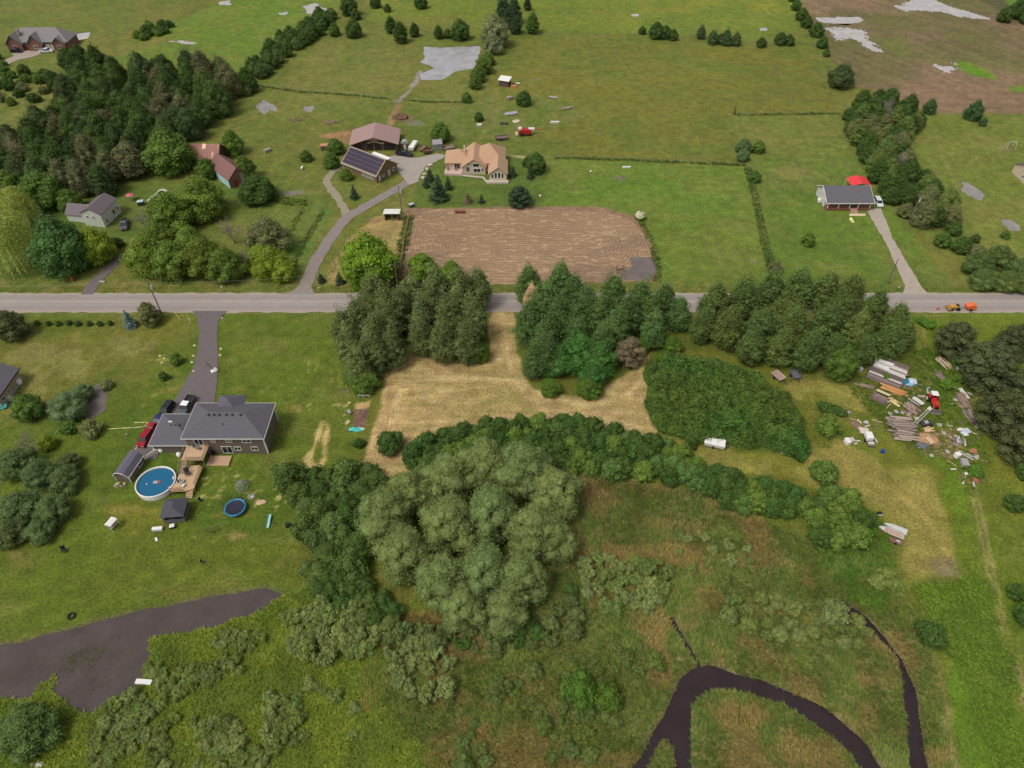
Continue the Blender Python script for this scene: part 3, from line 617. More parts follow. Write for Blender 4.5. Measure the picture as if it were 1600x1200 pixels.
for s in range(4): reg('shrub', 4.2, 3.2, lobed_crown('crown', crown_lobes(4.2, 3.2, 20, 90+s, .10, 1.0, rl=(.12, .24)), 3400, .28, 100+s, fuzz=.5, wav=.32), trunk_mesh('trunk', 1.6, .07, 5, 90+s, .1))
for s in range(4):
    R_ = random.Random(200+s); L_ = []
    for k in range(16):
        a = R_.uniform(0, 6.28); d_ = 1.35*math.sqrt(R_.random()); r = R_.uniform(.3, .62); L_.append((math.cos(a)*d_, math.sin(a)*d_, R_.uniform(.35, 1.4), r, r, r*.9))
    reg('marsh_shrub', 3.4, 2.3, lobed_crown('crown', L_, 2600, .24, 110+s, jit=.8, hue=.05, card_tint=.22, fuzz=.6, core=.74, wav=.34), trunk_mesh('trunk', 1.0, .05, 4, 200+s, .1))
def tiers(w, h, n, seed, per=9, base=.05, droop=.22, card=.34, name='crown', jit=.45, gap=.0):
    """whorls of drooping branches: spruces and pines"""
    rng = np.random.default_rng(seed); Ps = []; Ns = []; Ts = []
    for i in range(n):
        t = i/(n-1); z = h*(base+(1-base)*t); r = w*.5*(1-t)**.82+.06; k = max(4, int(per*(1-t*.55)))
        for b in range(k):
            a = rng.uniform(0, 6.28); L_ = r*rng.uniform(.72, 1.12); m = max(4, int(L_/card*4.2)); u = rng.random(m)**.6
            wd = (1-u*.55)*L_*.20; off = rng.normal(0, 1, m)*wd
            x = math.cos(a)*L_*u-math.sin(a)*off; y = math.sin(a)*L_*u+math.cos(a)*off; zz = z-L_*droop*u**1.4+rng.normal(0, .05*w/4, m)+L_*.12*u**4
            Ps.append(np.stack([x, y, zz], -1)); Ns.append(np.stack([np.cos(a)*.45*np.ones(m), np.sin(a)*.45*np.ones(m), np.ones(m)], -1)); tn = 1+rng.uniform(-.16, .16)
            Ts.append(np.stack([tn*(1+rng.uniform(-.2, .2, m))]*3, -1))
    P = np.concatenate(Ps); V, Q, C_ = cards(P, np.concatenate(Ns), card, np.concatenate(Ts), rng, aspect=.55, jit=jit)
    mb = np_mesh(name, V, Q, None, C_); mb.materials.append(LEAF); return mb
for s in range(3): reg('spruce', 4.6, 8.5, tiers(4.6, 8.5, 22, 300+s, 11), trunk_mesh('trunk', 8, .16, 0, s, .005))
for s in range(3): reg('pine', 10, 12, lobed_crown('crown', [(x*1.0, y, z, a, b, c*.62) for (x, y, z, a, b, c) in crown_lobes(10, 12, 34, 310+s, .06, 1.0, rl=(.13, .20))], 8200, .40, 320+s, jit=.55, fuzz=.5, core=.74, lobe_tint=.18), trunk_mesh('trunk', 10, .3, 6, 310+s, .01))
def weeping(seed, w=11, h=12):
    rng = np.random.default_rng(seed); Ps = []; Ns = []; Ts = []
    for k in range(330):
        a = rng.uniform(0, 6.28); r = w*.5*math.sqrt(rng.random()); z0 = h*(1-.42*(r/(w*.5))**2)*rng.uniform(.86, 1.0); ln = z0*rng.uniform(.45, .9); m = int(ln/.22)
        t = np.linspace(0, 1, m); tn = 1+rng.uniform(-.2, .2); out = 1+.16*t
        Ps.append(np.stack([np.cos(a)*r*out+rng.normal(0, .12, m), np.sin(a)*r*out+rng.normal(0, .12, m), z0-ln*t], -1))
        Ns.append(np.stack([np.full(m, np.cos(a)), np.full(m, np.sin(a)), np.full(m, .5)], -1)); Ts.append(np.stack([tn*(1+rng.uniform(-.15, .15, m))]*3, -1))
    for k in range(9):
        a = rng.uniform(0, 6.28); c = np.array([math.cos(a)*w*.24, math.sin(a)*w*.24, h*.72]); d = sphere_pts(320, rng); d[:, 2] = np.abs(d[:, 2])
        Ps.append(c+d*np.array([w*.25, w*.25, h*.26])); Ns.append(d); Ts.append(np.full((320, 3), 1.0)*(1+rng.uniform(-.15, .15, (320, 1))))
    V, Q, C_ = cards(np.concatenate(Ps), np.concatenate(Ns), .36, np.concatenate(Ts), rng, aspect=.5, jit=.5)
    me = np_mesh('crown', V, Q, None, C_); me.materials.append(LEAF); return me
for s in range(2): reg('weeping_willow', 11, 12, weeping(400+s), trunk_mesh('trunk', 8, .4, 6, 400+s))
TWIG = M((140, 130, 120), .9, 0, .2, 3)
def bare(seed, w=5, h=6):
    R = random.Random(seed); mb = MB()
    def br(p, d, l, r, lv):
        e = p+d*l; mb.cyl(p, e, r, r*.6, 4, False)
        if lv:
            for k in range(4):
                nd = (d+Vector((R.uniform(-.8, .8), R.uniform(-.8, .8), R.uniform(-.15, .5)))).normalized(); br(p.lerp(e, R.uniform(.45, 1)), nd, l*R.uniform(.5, .75), r*.55, lv-1)
    for k in range(5): br(Vector((R.uniform(-.2, .2), R.uniform(-.2, .2), -.1)), Vector((R.uniform(-.6, .6), R.uniform(-.6, .6), 1)).normalized(), h*.42, .07, 3)
    return mb.mesh('branches', TWIG)
BARE = [bare(500), bare(501), bare(502)]
MASS = {}                                                # the shade tree kinds and their foliage colours (sRGB of the leaf)
def lc(c, k=1.0): return tuple(x*k for x in lin(c))+(1.0,)
FOL = 1.55
PAL = dict(dark=(66, 86, 38), mid=(82, 104, 42), lime=(112, 128, 40), poplar=(96, 108, 62), poplar_b=(78, 98, 62), willow=(106, 120, 68), marsh=(116, 126, 72), hedge=(68, 90, 38), spruce=(56, 72, 48), blue=(92, 110, 108), pine=(78, 84, 50), olive=(104, 108, 66), weep=(128, 138, 66), sumac=(68, 104, 38), brownish=(118, 108, 82), tan=(168, 150, 112), bright=(80, 104, 34))
TREES = []
def plant(kind, u, v, wpx, label, group, col, ratio=None, name=None, cat='tree', zc=.5, var=.10, hmul=1.0):
    """crown centre seen at pixel (u,v), wpx wide; it stands on the ground below"""
    w0, h0, cm, tm = random.choice(PROTO[kind]); w = wpx*mpp(u, v, 3); h = (w*h0/w0 if ratio is None else w*ratio)*hmul
    for _ in range(2): w = wpx*mpp(u, v, h*zc)
    p = G(u, v, h*zc)
    return plant_at(kind, p.x, p.y, w, h, label, group, col, name, cat, var, (w0, h0, cm, tm))
def plant_at(kind, x, y, w, h, label, group, col, name=None, cat='tree', var=.10, pr=None):
    w0, h0, cm, tm = pr or random.choice(PROTO[kind])
    z = float(ground_z(x, y)); nm = name or {'broadleaf': 'leafy_tree', 'poplar': 'poplar_tree', 'willow': 'willow_tree', 'shrub': 'shrub', 'marsh_shrub': 'marsh_willow', 'spruce': 'spruce_tree', 'pine': 'pine_tree', 'weeping_willow': 'weeping_willow'}[kind]
    o = thing(nm, label, cat, (x, y, z), random.uniform(0, 6.28), group); o.scale = (w/w0*random.uniform(.94, 1.06), w/w0*random.uniform(.94, 1.06), h/h0)
    t = link('trunk' if cat == 'tree' else 'stems', tm, o); c = link('crown' if cat == 'tree' else 'foliage', cm, o)
    k = 1+random.uniform(-var, var); b = lin(PAL[col] if isinstance(col, str) else col); hs = random.uniform(-.05, .05)
    c.color = (b[0]*k*(1+hs)*FOL, b[1]*k*FOL, b[2]*k*(1-hs)*FOL, 1)
    return o
def many(kind, L_, label, group, col, rows=None, **kw):
    for e in L_:
        if rows:
            for vmax, lb in rows:
                if e[1] <= vmax: label = lb; group = lb; break
        c = e[3] if len(e) > 3 else col
        plant(kind, e[0], e[1], e[2], label, group, c, **kw)
def bare_tree(u, v, wpx, label, k=0, group=None, sc=1.0):
    p = G(u, v, 1.5); s = wpx*mpp(u, v)/5; o = thing('bare_tree', label, 'tree', (p.x, p.y, 0), random.uniform(0, 6), group); o.scale = (s, s, s*sc); link('branches', BARE[k], o); return o
def inpoly(x, y, P):
    ins = False; n = len(P)
    for i in range(n):
        ax, ay = P[i]; bx, by = P[(i+1) % n]
        if (ay > y) != (by > y) and x < (bx-ax)*(y-ay)/(by-ay)+ax: ins = not ins
    return ins
def fill(kinds, poly, hz, wm, label, group, cols, spacing=.62, ratio=None, name=None, cat='tree', seed=1, maxn=90, clump=0.0):
    """individual crowns packed over a canopy outline (outline seen at height hz)"""
    R = random.Random(seed); P = GP(poly, hz); lo = P.min(0); hi = P.max(0); pts = []
    for _ in range(6000):
        x = R.uniform(lo[0], hi[0]); y = R.uniform(lo[1], hi[1]); w = R.uniform(*wm)
        if clump and float(fbm(np.array([x]), np.array([y]), 7, seed, 2)[0]) < clump: continue
        if inpoly(x, y, P) and all(math.hypot(x-a, y-b) > spacing*.5*(w+c) for a, b, c in pts): pts.append((x, y, w))
        if len(pts) >= maxn: break
    for x, y, w in pts:
        k = R.choice(kinds); w0, h0, _, _ = PROTO[k][0]; h = (w*h0/w0 if ratio is None else w*ratio)*R.uniform(.85, 1.15)
        co = R.choice(cols); lb, gp = label, group
        if label[0] == '*':
            cc = PAL[co] if isinstance(co, str) else co; tone = 'brownish' if cc[0] >= cc[1] else 'olive green' if cc[0] > .86*cc[1] else 'dark green' if cc[1] < 92 else 'mid green'
            sh_w = ('slender ' if k == 'poplar' else 'low ' if k == 'shrub' and cat == 'tree' else 'rounded ') if len(set(kinds)) > 1 else ''; sz = '' if len(set(kinds)) > 1 else ('broad ' if w > (wm[0]+wm[1])/2 else 'smaller ')
            lb = sz+sh_w+tone+label[1:]; gp = lb
        plant_at(k, x, y, w, h, lb, gp, co, name, cat)
# --- woods beyond the white house
WOODS = [(60, 190), (95, 150), (118, 100), (150, 95), (190, 118), (222, 98), (275, 100), (345, 95), (366, 120), (340, 155), (312, 185), (262, 205), (222, 215), (212, 268), (160, 280), (95, 282), (40, 270), (-20, 262), (-20, 210)]
fill(['broadleaf', 'poplar', 'broadleaf'], WOODS, 6, (6.5, 10), '* tree in the dense wood behind the white house and rusty barn', 'wood behind the white house', ['dark', 'dark', (62, 80, 42), (74, 88, 48), (78, 96, 44), (98, 98, 66)], .60, 1.25, seed=3, maxn=110)
fill(['shrub'], [(-10, 85), (20, 108), (60, 112), (100, 128), (60, 150), (20, 165), (-20, 150)], 1.5, (3, 5.5), 'low bush on the rough slope below the long house with green gables', 'bushes below the long house', ['mid', 'olive', 'dark'], .9, cat='shrub', seed=8, maxn=24)
many('broadleaf', [(105, 92, 30), (122, 82, 22)], 'round tree beside the long grey-roofed house', 'trees beside the long house', 'dark'); 
many('broadleaf', [(262, 236, 74)], 'big dark-green tree beside the rusty-roofed barn', None, 'mid', ratio=.85)
many('broadleaf', [(362, 222, 34), (382, 262, 34), (321, 263, 30)], 'leafy tree growing close around the two old barns', 'trees around the old barns', 'mid')
many('broadleaf', [(195, 190, 40), (232, 190, 40), (290, 190, 34)], 'brownish-green tree along the edge of the dense wood', 'brownish wood-edge trees', 'brownish')
# --- around the white house
plant('weeping_willow', 16, 378, 78, 'weeping willow with long hanging yellow-green branches by the roadside', None, 'weep', ratio=1.15)
plant('weeping_willow', 22, 325, 58, 'weeping willow standing behind the larger weeping willow', None, 'weep', ratio=1.0)
many('broadleaf', [(62, 296, 64), (8, 285, 46), (108, 312, 40)], 'dense green tree standing between the willows and the white house', 'trees beside the white house', 'mid', ratio=.8)
plant('broadleaf', 90, 384, 84, 'large dark maple beside the narrow lane to the white house', None, (72, 100, 50), ratio=1.05)
plant('broadleaf', 147, 383, 56, 'yellow-green tree in front of the white house', None, 'lime', ratio=.95)
plant('shrub', 181, 379, 20, 'dark clipped bush beside the lane to the white house', None, 'dark', cat='shrub')
many('broadleaf', [(312, 308, 72), (262, 332, 70), (225, 398, 66), (270, 404, 66), (315, 400, 68), (350, 412, 60), (245, 372, 50), (295, 375, 50)], 'broad rounded tree in the row between the white house and the road', 'roadside row by the white house', (94, 112, 42), ratio=.85)
many('broadleaf', [(415, 366, 62, 'olive'), (423, 408, 56, 'lime'), (440, 420, 42, 'lime'), (405, 400, 40, 'lime')], 'light green tree at the field corner beside the farm lane', 'trees at the lane corner', 'lime', ratio=.85)
for i, (u, v, w) in enumerate(((365, 372, 40), (378, 415, 34))): bare_tree(u, v, w, 'leafless grey tree at the end of the roadside row', i, 'leafless roadside trees')
bare_tree(230, 352, 32, 'leafless grey bush beside the parked truck', 2)
plant('broadleaf', 400, 294, 56, 'round dark bush-like tree in the meadow beside the blue-walled barn', None, 'dark', ratio=.7)
many('broadleaf', [(477, 243, 19), (524, 228, 26), (517, 250, 26), (540, 272, 20)], 'small leafy tree beside the barn with solar panels', 'small trees by the solar barn', 'mid', ratio=.9)
# --- hedgerows and far trees
fill(['broadleaf'], [(370, 128), (395, 92), (430, 58), (470, 38), (500, 18), (520, 18), (510, 38), (470, 68), (440, 82), (410, 112), (385, 138)], 3, (4.5, 6.5), '* tree in the slanting hedgerow between two far pastures', 'slanting hedgerow', ['dark', 'hedge', (80, 98, 50)], .62, .95, seed=12, maxn=44)
fill(['shrub'], [(212, 52), (232, 38), (262, 34), (270, 42), (235, 60), (215, 62)], 1, (3, 5), 'bush on the ditch line across the far pasture', 'bushes on the far ditch', ['dark', 'mid'], .8, cat='shrub', seed=13, maxn=14)
many('broadleaf', [(545, 8, 28), (552, 44, 26), (586, 2, 18), (657, 2, 20), (605, 12, 12), (555, 22, 16), (522, 46, 18, 'mid')], 'scattered dark tree in the far pasture beyond the slanting hedgerow', 'scattered far trees', 'dark', ratio=1.0)
many('poplar', [(610, 38, 18), (625, 50, 22), (647, 46, 15), (685, 50, 14)], 'tree in the small clump behind the cattle pond', 'clump behind the pond', 'dark', ratio=1.4)
many('broadleaf', [(719, 46, 30), (700, 52, 14), (774, 48, 46, (112, 118, 80)), (770, 68, 30, (112, 118, 80))], 'bushy tree beside the cattle pond', 'trees beside the pond', 'dark', ratio=.95)
many('poplar', [(786, 14, 24), (803, 16, 24), (806, 38, 18), (832, 36, 20, 'mid'), (824, 6, 12), (795, 28, 20)], 'tall dark tree in the far clump beyond the cattle pond', 'tall clump beyond the pond', (62, 80, 50), ratio=1.5)
many('broadleaf', [(756, 100, 28), (747, 115, 24), (742, 128, 20), (729, 152, 16), (764, 92, 18)], 'tree in the line along the edge of the cattle pond', 'line of trees by the pond', 'mid', ratio=1.0)
many('broadleaf', [(748, 182, 15), (688, 206, 32, 'mid'), (818, 153, 24)], 'leafy tree among the scattered farm machinery', 'trees among the machinery', 'hedge', ratio=.9)
many('broadleaf', [(1004, 47, 12), (1026, 47, 24), (1040, 50, 20), (1052, 54, 16)], 'tree in the shorter far clump along the pasture edge', 'shorter far clump', 'dark', ratio=.95)
many('poplar', [(1096, 50, 15), (1114, 58, 16), (1135, 58, 18), (1151, 60, 16), (1126, 60, 12)], 'tree in the longer far clump along the pasture edge', 'longer far clump', (82, 96, 58), ratio=1.3)
many('broadleaf', [(1190, 66, 16), (1220, 60, 20), (1233, 62, 18)], 'round bush-like tree on the line near the ploughed field', 'bushes near the ploughed field', 'dark', ratio=.85)
many('broadleaf', [(1245, 8, 16), (1254, 22, 20), (1262, 34, 18), (1277, 46, 22), (1286, 66, 18), (1240, -6, 16), (1292, 82, 12)], 'tree in the hedgerow along the far ploughed field', 'hedgerow by the ploughed field', 'hedge', ratio=.9)
plant('broadleaf', 1316, 118, 42, 'lone spreading dark tree at the corner of the ploughed field', None, (70, 86, 50), ratio=.75)
plant('spruce', 1149, 170, 6, 'single narrow cedar at the corner of the mown lawn', None, (96, 92, 48), ratio=3.0, name='cedar_tree')
many('broadleaf', [(1596, 12, 30), (1572, 22, 22), (1612, 20, 30)], 'dark tree behind the flooded end of the ploughed field', 'trees behind the flooded field', 'dark', ratio=1)
fill(['poplar', 'broadleaf'], [(1322, 172), (1345, 148), (1385, 148), (1425, 165), (1440, 182), (1410, 215), (1440, 255), (1462, 290), (1492, 330), (1470, 346), (1430, 335), (1400, 318), (1385, 285), (1362, 250), (1345, 222), (1332, 196)], 3.5, (4.6, 7.0), '* tree in the broad hedge beside the grey-roofed bungalow', 'hedge beside the bungalow', ['hedge', 'dark', 'olive', (96, 112, 56), 'dark'], .60, 1.05, seed=21, maxn=62)
for i, (u, v) in enumerate(((1385, 190), (1398, 262), (1378, 182))): bare_tree(u, v, 26, 'leafless grey tree among the hedge beside the bungalow', i, 'leafless hedge trees', 1.3)
many('broadleaf', [(1454, 166, 20), (1524, 172, 26), (1537, 190, 12)], 'young tree on the lawn edge by the ploughed field', 'young trees by the ploughed field', (66, 92, 54), ratio=1.1)
many('broadleaf', [(1475, 374, 26, 'mid'), (1505, 382, 30, 'hedge'), (1525, 372, 15, 'dark'), (1572, 366, 14, 'mid'), (1440, 347, 17, 'mid'), (1492, 356, 24, 'hedge')], 'rounded bush on the lawn across the gravel drive', 'bushes across the gravel drive', 'mid', ratio=.85)
many('broadleaf', [(1530, 412, 44), (1562, 400, 44), (1592, 418, 40), (1538, 435, 40), (1575, 438, 40), (1600, 440, 40), (1528, 392, 26, 'olive')], 'bush in the roadside thicket beyond the gravel drive', 'roadside thicket beyond the drive', (86, 102, 52), ratio=.75)
plant('broadleaf', 1264, 373, 21, 'small round tree alone on the bungalow lawn', None, 'mid', ratio=1.0)
many('broadleaf', [(1163, 228, 24), (1186, 229, 20, 'mid'), (1162, 242, 20), (1180, 275, 19, 'mid'), (1212, 417, 22, 'olive')], 'bush on the fence line beside the bungalow lawn', 'fence-line bushes', (92, 112, 66), ratio=.9)
# --- farmyard conifers and shade trees
many('spruce', [(684, 292, 34), (671, 272, 18), (700, 285, 18), (690, 300, 22), (752, 310, 13), (665, 284, 15)], 'dark green spruce below the house with the peach-coloured roof', 'spruces below the peach-roofed house', 'spruce', ratio=1.25)
plant('spruce', 731, 308, 15, 'browning spruce below the house with the peach-coloured roof', None, (112, 96, 76), ratio=1.25)
many('pine', [(812, 305, 38)], 'broad dark pine at the upper edge of the tilled plot', None, 'spruce', ratio=.85)
many('broadleaf', [(838, 254, 32), (824, 252, 16)], 'leafy tree beside the gate of the house with the peach-coloured roof', 'trees by the gate', 'hedge', ratio=.95)
many('spruce', [(829, 270, 15), (801, 267, 15)], 'small spruce at the corner of the house with the peach-coloured roof', 'corner spruces', 'spruce', ratio=1.2)
plant('spruce', 552, 299, 18, 'spruce in the garden inside the lane loop', None, 'spruce', ratio=1.3)
many('spruce', [(501, 433, 15), (530, 434, 18), (655, 440, 14)], 'small roadside spruce by the farm lane mouth', 'roadside spruces', 'spruce', ratio=1.2)
plant('broadleaf', 576, 406, 92, 'broad bright green maple beside the straw-covered horse yard', None, (94, 120, 32), ratio=.85)
many('broadleaf', [(660, 416, 46), (706, 422, 34)], 'bright green young tree at the lower edge of the tilled plot', 'bright trees by the tilled plot', (100, 126, 40), ratio=.95)
# --- stands along the road
S1 = 'tall grey-green poplar in the stand between the brown house lawn and the mown gap'
many('poplar', [(582, 462, 46), (560, 498, 46), (604, 505, 48), (545, 535, 44), (580, 545, 48), (612, 540, 40), (645, 462, 46), (682, 452, 48), (718, 452, 46), (748, 448, 40), (660, 496, 48), (700, 494, 50), (738, 494, 46), (690, 530, 44), (728, 530, 44), (656, 524, 38), (625, 480, 44), (560, 568, 40), (535, 510, 38), (585, 520, 44), (602, 475, 44), (715, 475, 44), (672, 475, 44)], S1, 'poplar stand beside the brown house lawn', 'poplar', ratio=1.75, zc=.55, rows=[(475, 'tall grey-green poplar beside the road in the stand next to the brown house lawn'), (515, 'tall grey-green poplar in the middle row of the stand next to the brown house lawn'), (999, 'grey-green poplar of the stand bordering the mown lot beside the brown house lawn')])
many('broadleaf', [(568, 592, 46), (552, 585, 34)], 'low green tree at the foot of the poplar stand by the lawn', 'low trees by the poplar stand', 'mid', ratio=.75)
plant('broadleaf', 749, 548, 32, 'small yellow-green tree at the edge of the mown gap', None, 'bright', ratio=1.05)
S2 = 'dark leafy tree in the stand between the mown gap and the low thicket'
many('poplar', [(826, 440, 40), (876, 438, 44), (830, 500, 50), (872, 500, 52), (915, 478, 48), (958, 460, 46), (1000, 470, 46), (1038, 472, 44), (850, 548, 46), (962, 512, 46), (836, 560, 38), (1022, 512, 40), (1062, 488, 36), (900, 520, 44), (852, 470, 46), (895, 455, 40), (938, 490, 46), (980, 490, 44), (1016, 486, 42), (855, 520, 46), (940, 530, 40)], S2, 'stand beside the mown gap', (82, 104, 54), ratio=1.65, zc=.55, rows=[(482, 'dark leafy tree beside the road between the mown gap and the low thicket'), (999, 'dark leafy tree set back from the road in the stand beside the mown gap')])
many('broadleaf', [(905, 548, 62), (935, 560, 56), (925, 588, 44), (870, 560, 50)], 'dense dark-green maple at the front of the stand by the mown gap', 'maples by the mown gap', (68, 104, 46), ratio=1.0)
many('broadleaf', [(860, 604, 34), (920, 604, 42), (1002, 540, 30), (1050, 536, 34), (1040, 560, 30)], 'yellow-green bush at the foot of the stand by the mown gap', 'bushes by the mown gap', (80, 104, 36), ratio=.75)
plant('pine', 984, 547, 48, 'greyish brown pine at the corner of the mown lot', None, 'brownish', ratio=1.1)
plant('poplar', 831, 466, 26, 'tan withered tree in the stand by the mown gap', None, 'tan', ratio=2.0)
S3 = 'tree in the long roadside stand behind the low thicket'
many('poplar', [(1118, 470, 46), (1162, 462, 46), (1206, 452, 46), (1250, 446, 46), (1292, 452, 46), (1330, 456, 44), (1368, 480, 44), (1402, 500, 42), (1138, 508, 48), (1188, 510, 50), (1240, 504, 50), (1290, 504, 50), (1340, 514, 48), (1388, 530, 44), (1414, 522, 36), (1262, 545, 46), (1220, 540, 44), (1176, 536, 44), (1350, 545, 36), (1300, 545, 40), (1100, 505, 40), (1228, 480, 46), (1312, 482, 46)], S3, 'long roadside stand', (86, 102, 50), ratio=1.5, zc=.55, rows=[(484, 'tree beside the road in the long stand behind the low thicket'), (525, 'tree in the middle of the long stand behind the low thicket'), (999, 'tree of the long roadside stand bordering the low thicket and the lumber stack')])
plant('broadleaf', 1318, 566, 50, 'bright bushy tree beside the covered lumber pile', None, (76, 98, 38), ratio=1.15)
# --- conifers at the right
P1 = 'big dark pine along the edge of the junk yard'
many('pine', [(1497, 528, 62), (1548, 565, 82), (1592, 530, 60), (1570, 640, 76), (1604, 690, 70), (1600, 600, 60)], P1, 'pines beside the junk yard', 'pine', ratio=1.0)
bare_tree(1512, 562, 40, 'leafless grey tree between the pines', 1)
many('shrub', [(1586, 785, 30), (1608, 735, 34), (1590, 925, 30), (1608, 960, 40)], 'round shrub beside the rutted track', 'shrubs by the rutted track', 'hedge', cat='shrub', ratio=.85)
# --- shrub belt under the mown lot
fill(['shrub'], [(642, 696), (700, 676), (780, 660), (880, 655), (960, 672), (1040, 692), (1100, 722), (1160, 746), (1240, 770), (1290, 785), (1270, 800), (1150, 785), (1080, 752), (1000, 742), (900, 730), (800, 715), (720, 722), (650, 728)], 1.8, (3.8, 5.6), '* shrub in the thick belt between the mown lot and the marsh', 'shrub belt below the mown lot', ['hedge', 'hedge', (66, 92, 40), (92, 112, 46), (84, 108, 52)], .50, .82, cat='shrub', seed=31, maxn=105)
fill(['shrub'], [(1285, 775), (1330, 772), (1345, 800), (1340, 840), (1322, 855), (1288, 845), (1270, 810)], 1.8, (4.0, 5.6), 'broad shrub in the clump beside the old boats', 'shrub clump by the boats', ['hedge', (92, 112, 46)], .5, .85, cat='shrub', seed=32, maxn=22)
plant('shrub', 608, 690, 42, 'round clipped shrub alone in the mown lot', None, 'hedge', cat='shrub', ratio=.75)
plant('shrub', 1290, 737, 42, 'round green shrub standing in the mown lane', None, (82, 104, 44), cat='shrub', ratio=.85)
plant('shrub', 1080, 690, 20, 'small shrub beside the white camper trailer', None, 'hedge', cat='shrub', ratio=1.1)
many('shrub', [(1295, 662, 40)], 'loose shrub with a log under it near the trailers', None, (96, 116, 46), cat='shrub', ratio=.7)
many('shrub', [(1290, 636, 26), (1306, 640, 20), (1316, 644, 18)], 'low weedy bush by the scrap pile', 'weedy bushes by the scrap', 'hedge', cat='shrub', ratio=.5)
many('shrub', [(1394, 568, 10), (1385, 588, 12), (1480, 600, 22), (1500, 590, 18), (1525, 735, 26), (1490, 560, 20), (1452, 505, 22), (1440, 500, 18), (1475, 512, 14)], 'weedy bush growing among the junk yard piles', 'weeds among the junk', (86, 116, 40), cat='shrub', ratio=.6)
# low sumac thicket: one closed mass of leaves
TH = [(1012, 556), (1040, 546), (1090, 550), (1140, 560), (1190, 580), (1230, 605), (1262, 645), (1268, 690), (1255, 708), (1200, 692), (1140, 684), (1080, 680), (1030, 660), (1012, 625), (1008, 590)]
rng = np.random.default_rng(5); TP_ = GP(TH, 2.4); lo_ = TP_.min(0)-1.5; hi_ = TP_.max(0)+1.5
tx = rng.uniform(lo_[0], hi_[0], 90000); ty = rng.uniform(lo_[1], hi_[1], 90000); dd = sdf(tx, ty, TP_, 3)+(fbm(tx, ty, 3.0, 306, 2)-.5)*2.6; m_ = dd < 0; tx = tx[m_]; ty = ty[m_]; dd = dd[m_]
def th_h(x, y, d): return (1.0+2.6*sstep(0, -3.5, d))*(.52+.96*fbm(x, y, 1.9, 301, 2))*(.85+.3*fbm(x, y, 9, 302, 2))
tz = th_h(tx, ty, dd)*rng.uniform(.80, 1.04, len(tx))
low = dd > -1.0; tz[low] *= rng.random(low.sum())**.7
tnt = (1+rng.uniform(-.22, .22, (len(tx), 1)))*(.62+.76*fbm(tx, ty, 1.5, 303, 2))[:, None]; hh_ = (fbm(tx, ty, 12, 304, 2)-.45)[:, None]*.9; tnt = tnt*np.concatenate([1+hh_, np.ones_like(hh_), 1-hh_*.3], 1)
g1 = (th_h(tx+.4, ty, dd)-th_h(tx-.4, ty, dd))/.8; g2 = (th_h(tx, ty+.4, dd)-th_h(tx, ty-.4, dd))/.8
V_, Q_, C_ = cards(np.stack([tx, ty, tz], -1), np.stack([-g1, -g2, np.ones(len(tx))], -1), .46, tnt, rng, jit=.65)
cgx, cgy = np.meshgrid(np.arange(lo_[0], hi_[0], .8), np.arange(lo_[1], hi_[1], .8)); dc = sdf(cgx, cgy, TP_, 3)+(fbm(cgx, cgy, 3.0, 306, 2)-.5)*2.6+.3; cz = np.where(dc < .2, th_h(cgx, cgy, dc)*.74-.2, -.5)
idc = -np.ones(cgx.shape, int); kp = dc < .6; idc[kp] = np.arange(kp.sum()); q4 = np.stack([idc[:-1, :-1], idc[:-1, 1:], idc[1:, 1:], idc[1:, :-1]], -1).reshape(-1, 4); q4 = q4[(q4 >= 0).all(1)]
Vc = np.stack([cgx[kp], cgy[kp], cz[kp]], -1)
me = np_mesh('thicket', np.concatenate([V_, Vc]), np.concatenate([Q_, q4+len(V_)]), None, np.concatenate([C_, np.ones((len(Vc), 3))])); me.materials.append(LEAF)
th = tag(link('thicket', me), 'dense low even-topped green thicket beside the mown lot', 'thicket', None, 'stuff'); th.color = lc((80, 104, 42), 1.2)
# --- big willows and the wet-meadow bushes
WL = [(602, 800, 92), (640, 765, 82), (700, 745, 88), (758, 722, 88), (818, 728, 96), (868, 765, 86), (632, 862, 92), (700, 818, 96), (768, 800, 96), (832, 828, 92), (690, 905, 92), (758, 892, 100), (812, 902, 92), (868, 840, 70), (722, 945, 76), (790, 948, 78)]
many('willow', WL, 'large grey-green willow with billowing crown in the clump beside the marsh', 'big willow clump', 'willow', ratio=.92, zc=.55, var=.07, rows=[(770, 'large billowing grey-green willow bordering the shrub belt below the mown lot'), (865, 'large billowing grey-green willow in the middle of the big willow clump'), (999, 'large billowing grey-green willow bordering the wet meadow and marsh')])
fill(['broadleaf', 'shrub'], [(448, 745), (500, 735), (560, 728), (605, 735), (600, 780), (570, 850), (560, 890), (520, 880), (485, 840), (455, 790)], 2.5, (4.6, 7), '* bushy tree between the brown house lawn and the big willows', 'dark trees beside the willows', ['hedge', (82, 100, 48), (92, 108, 56), (78, 96, 44)], .58, .85, seed=41, maxn=40)
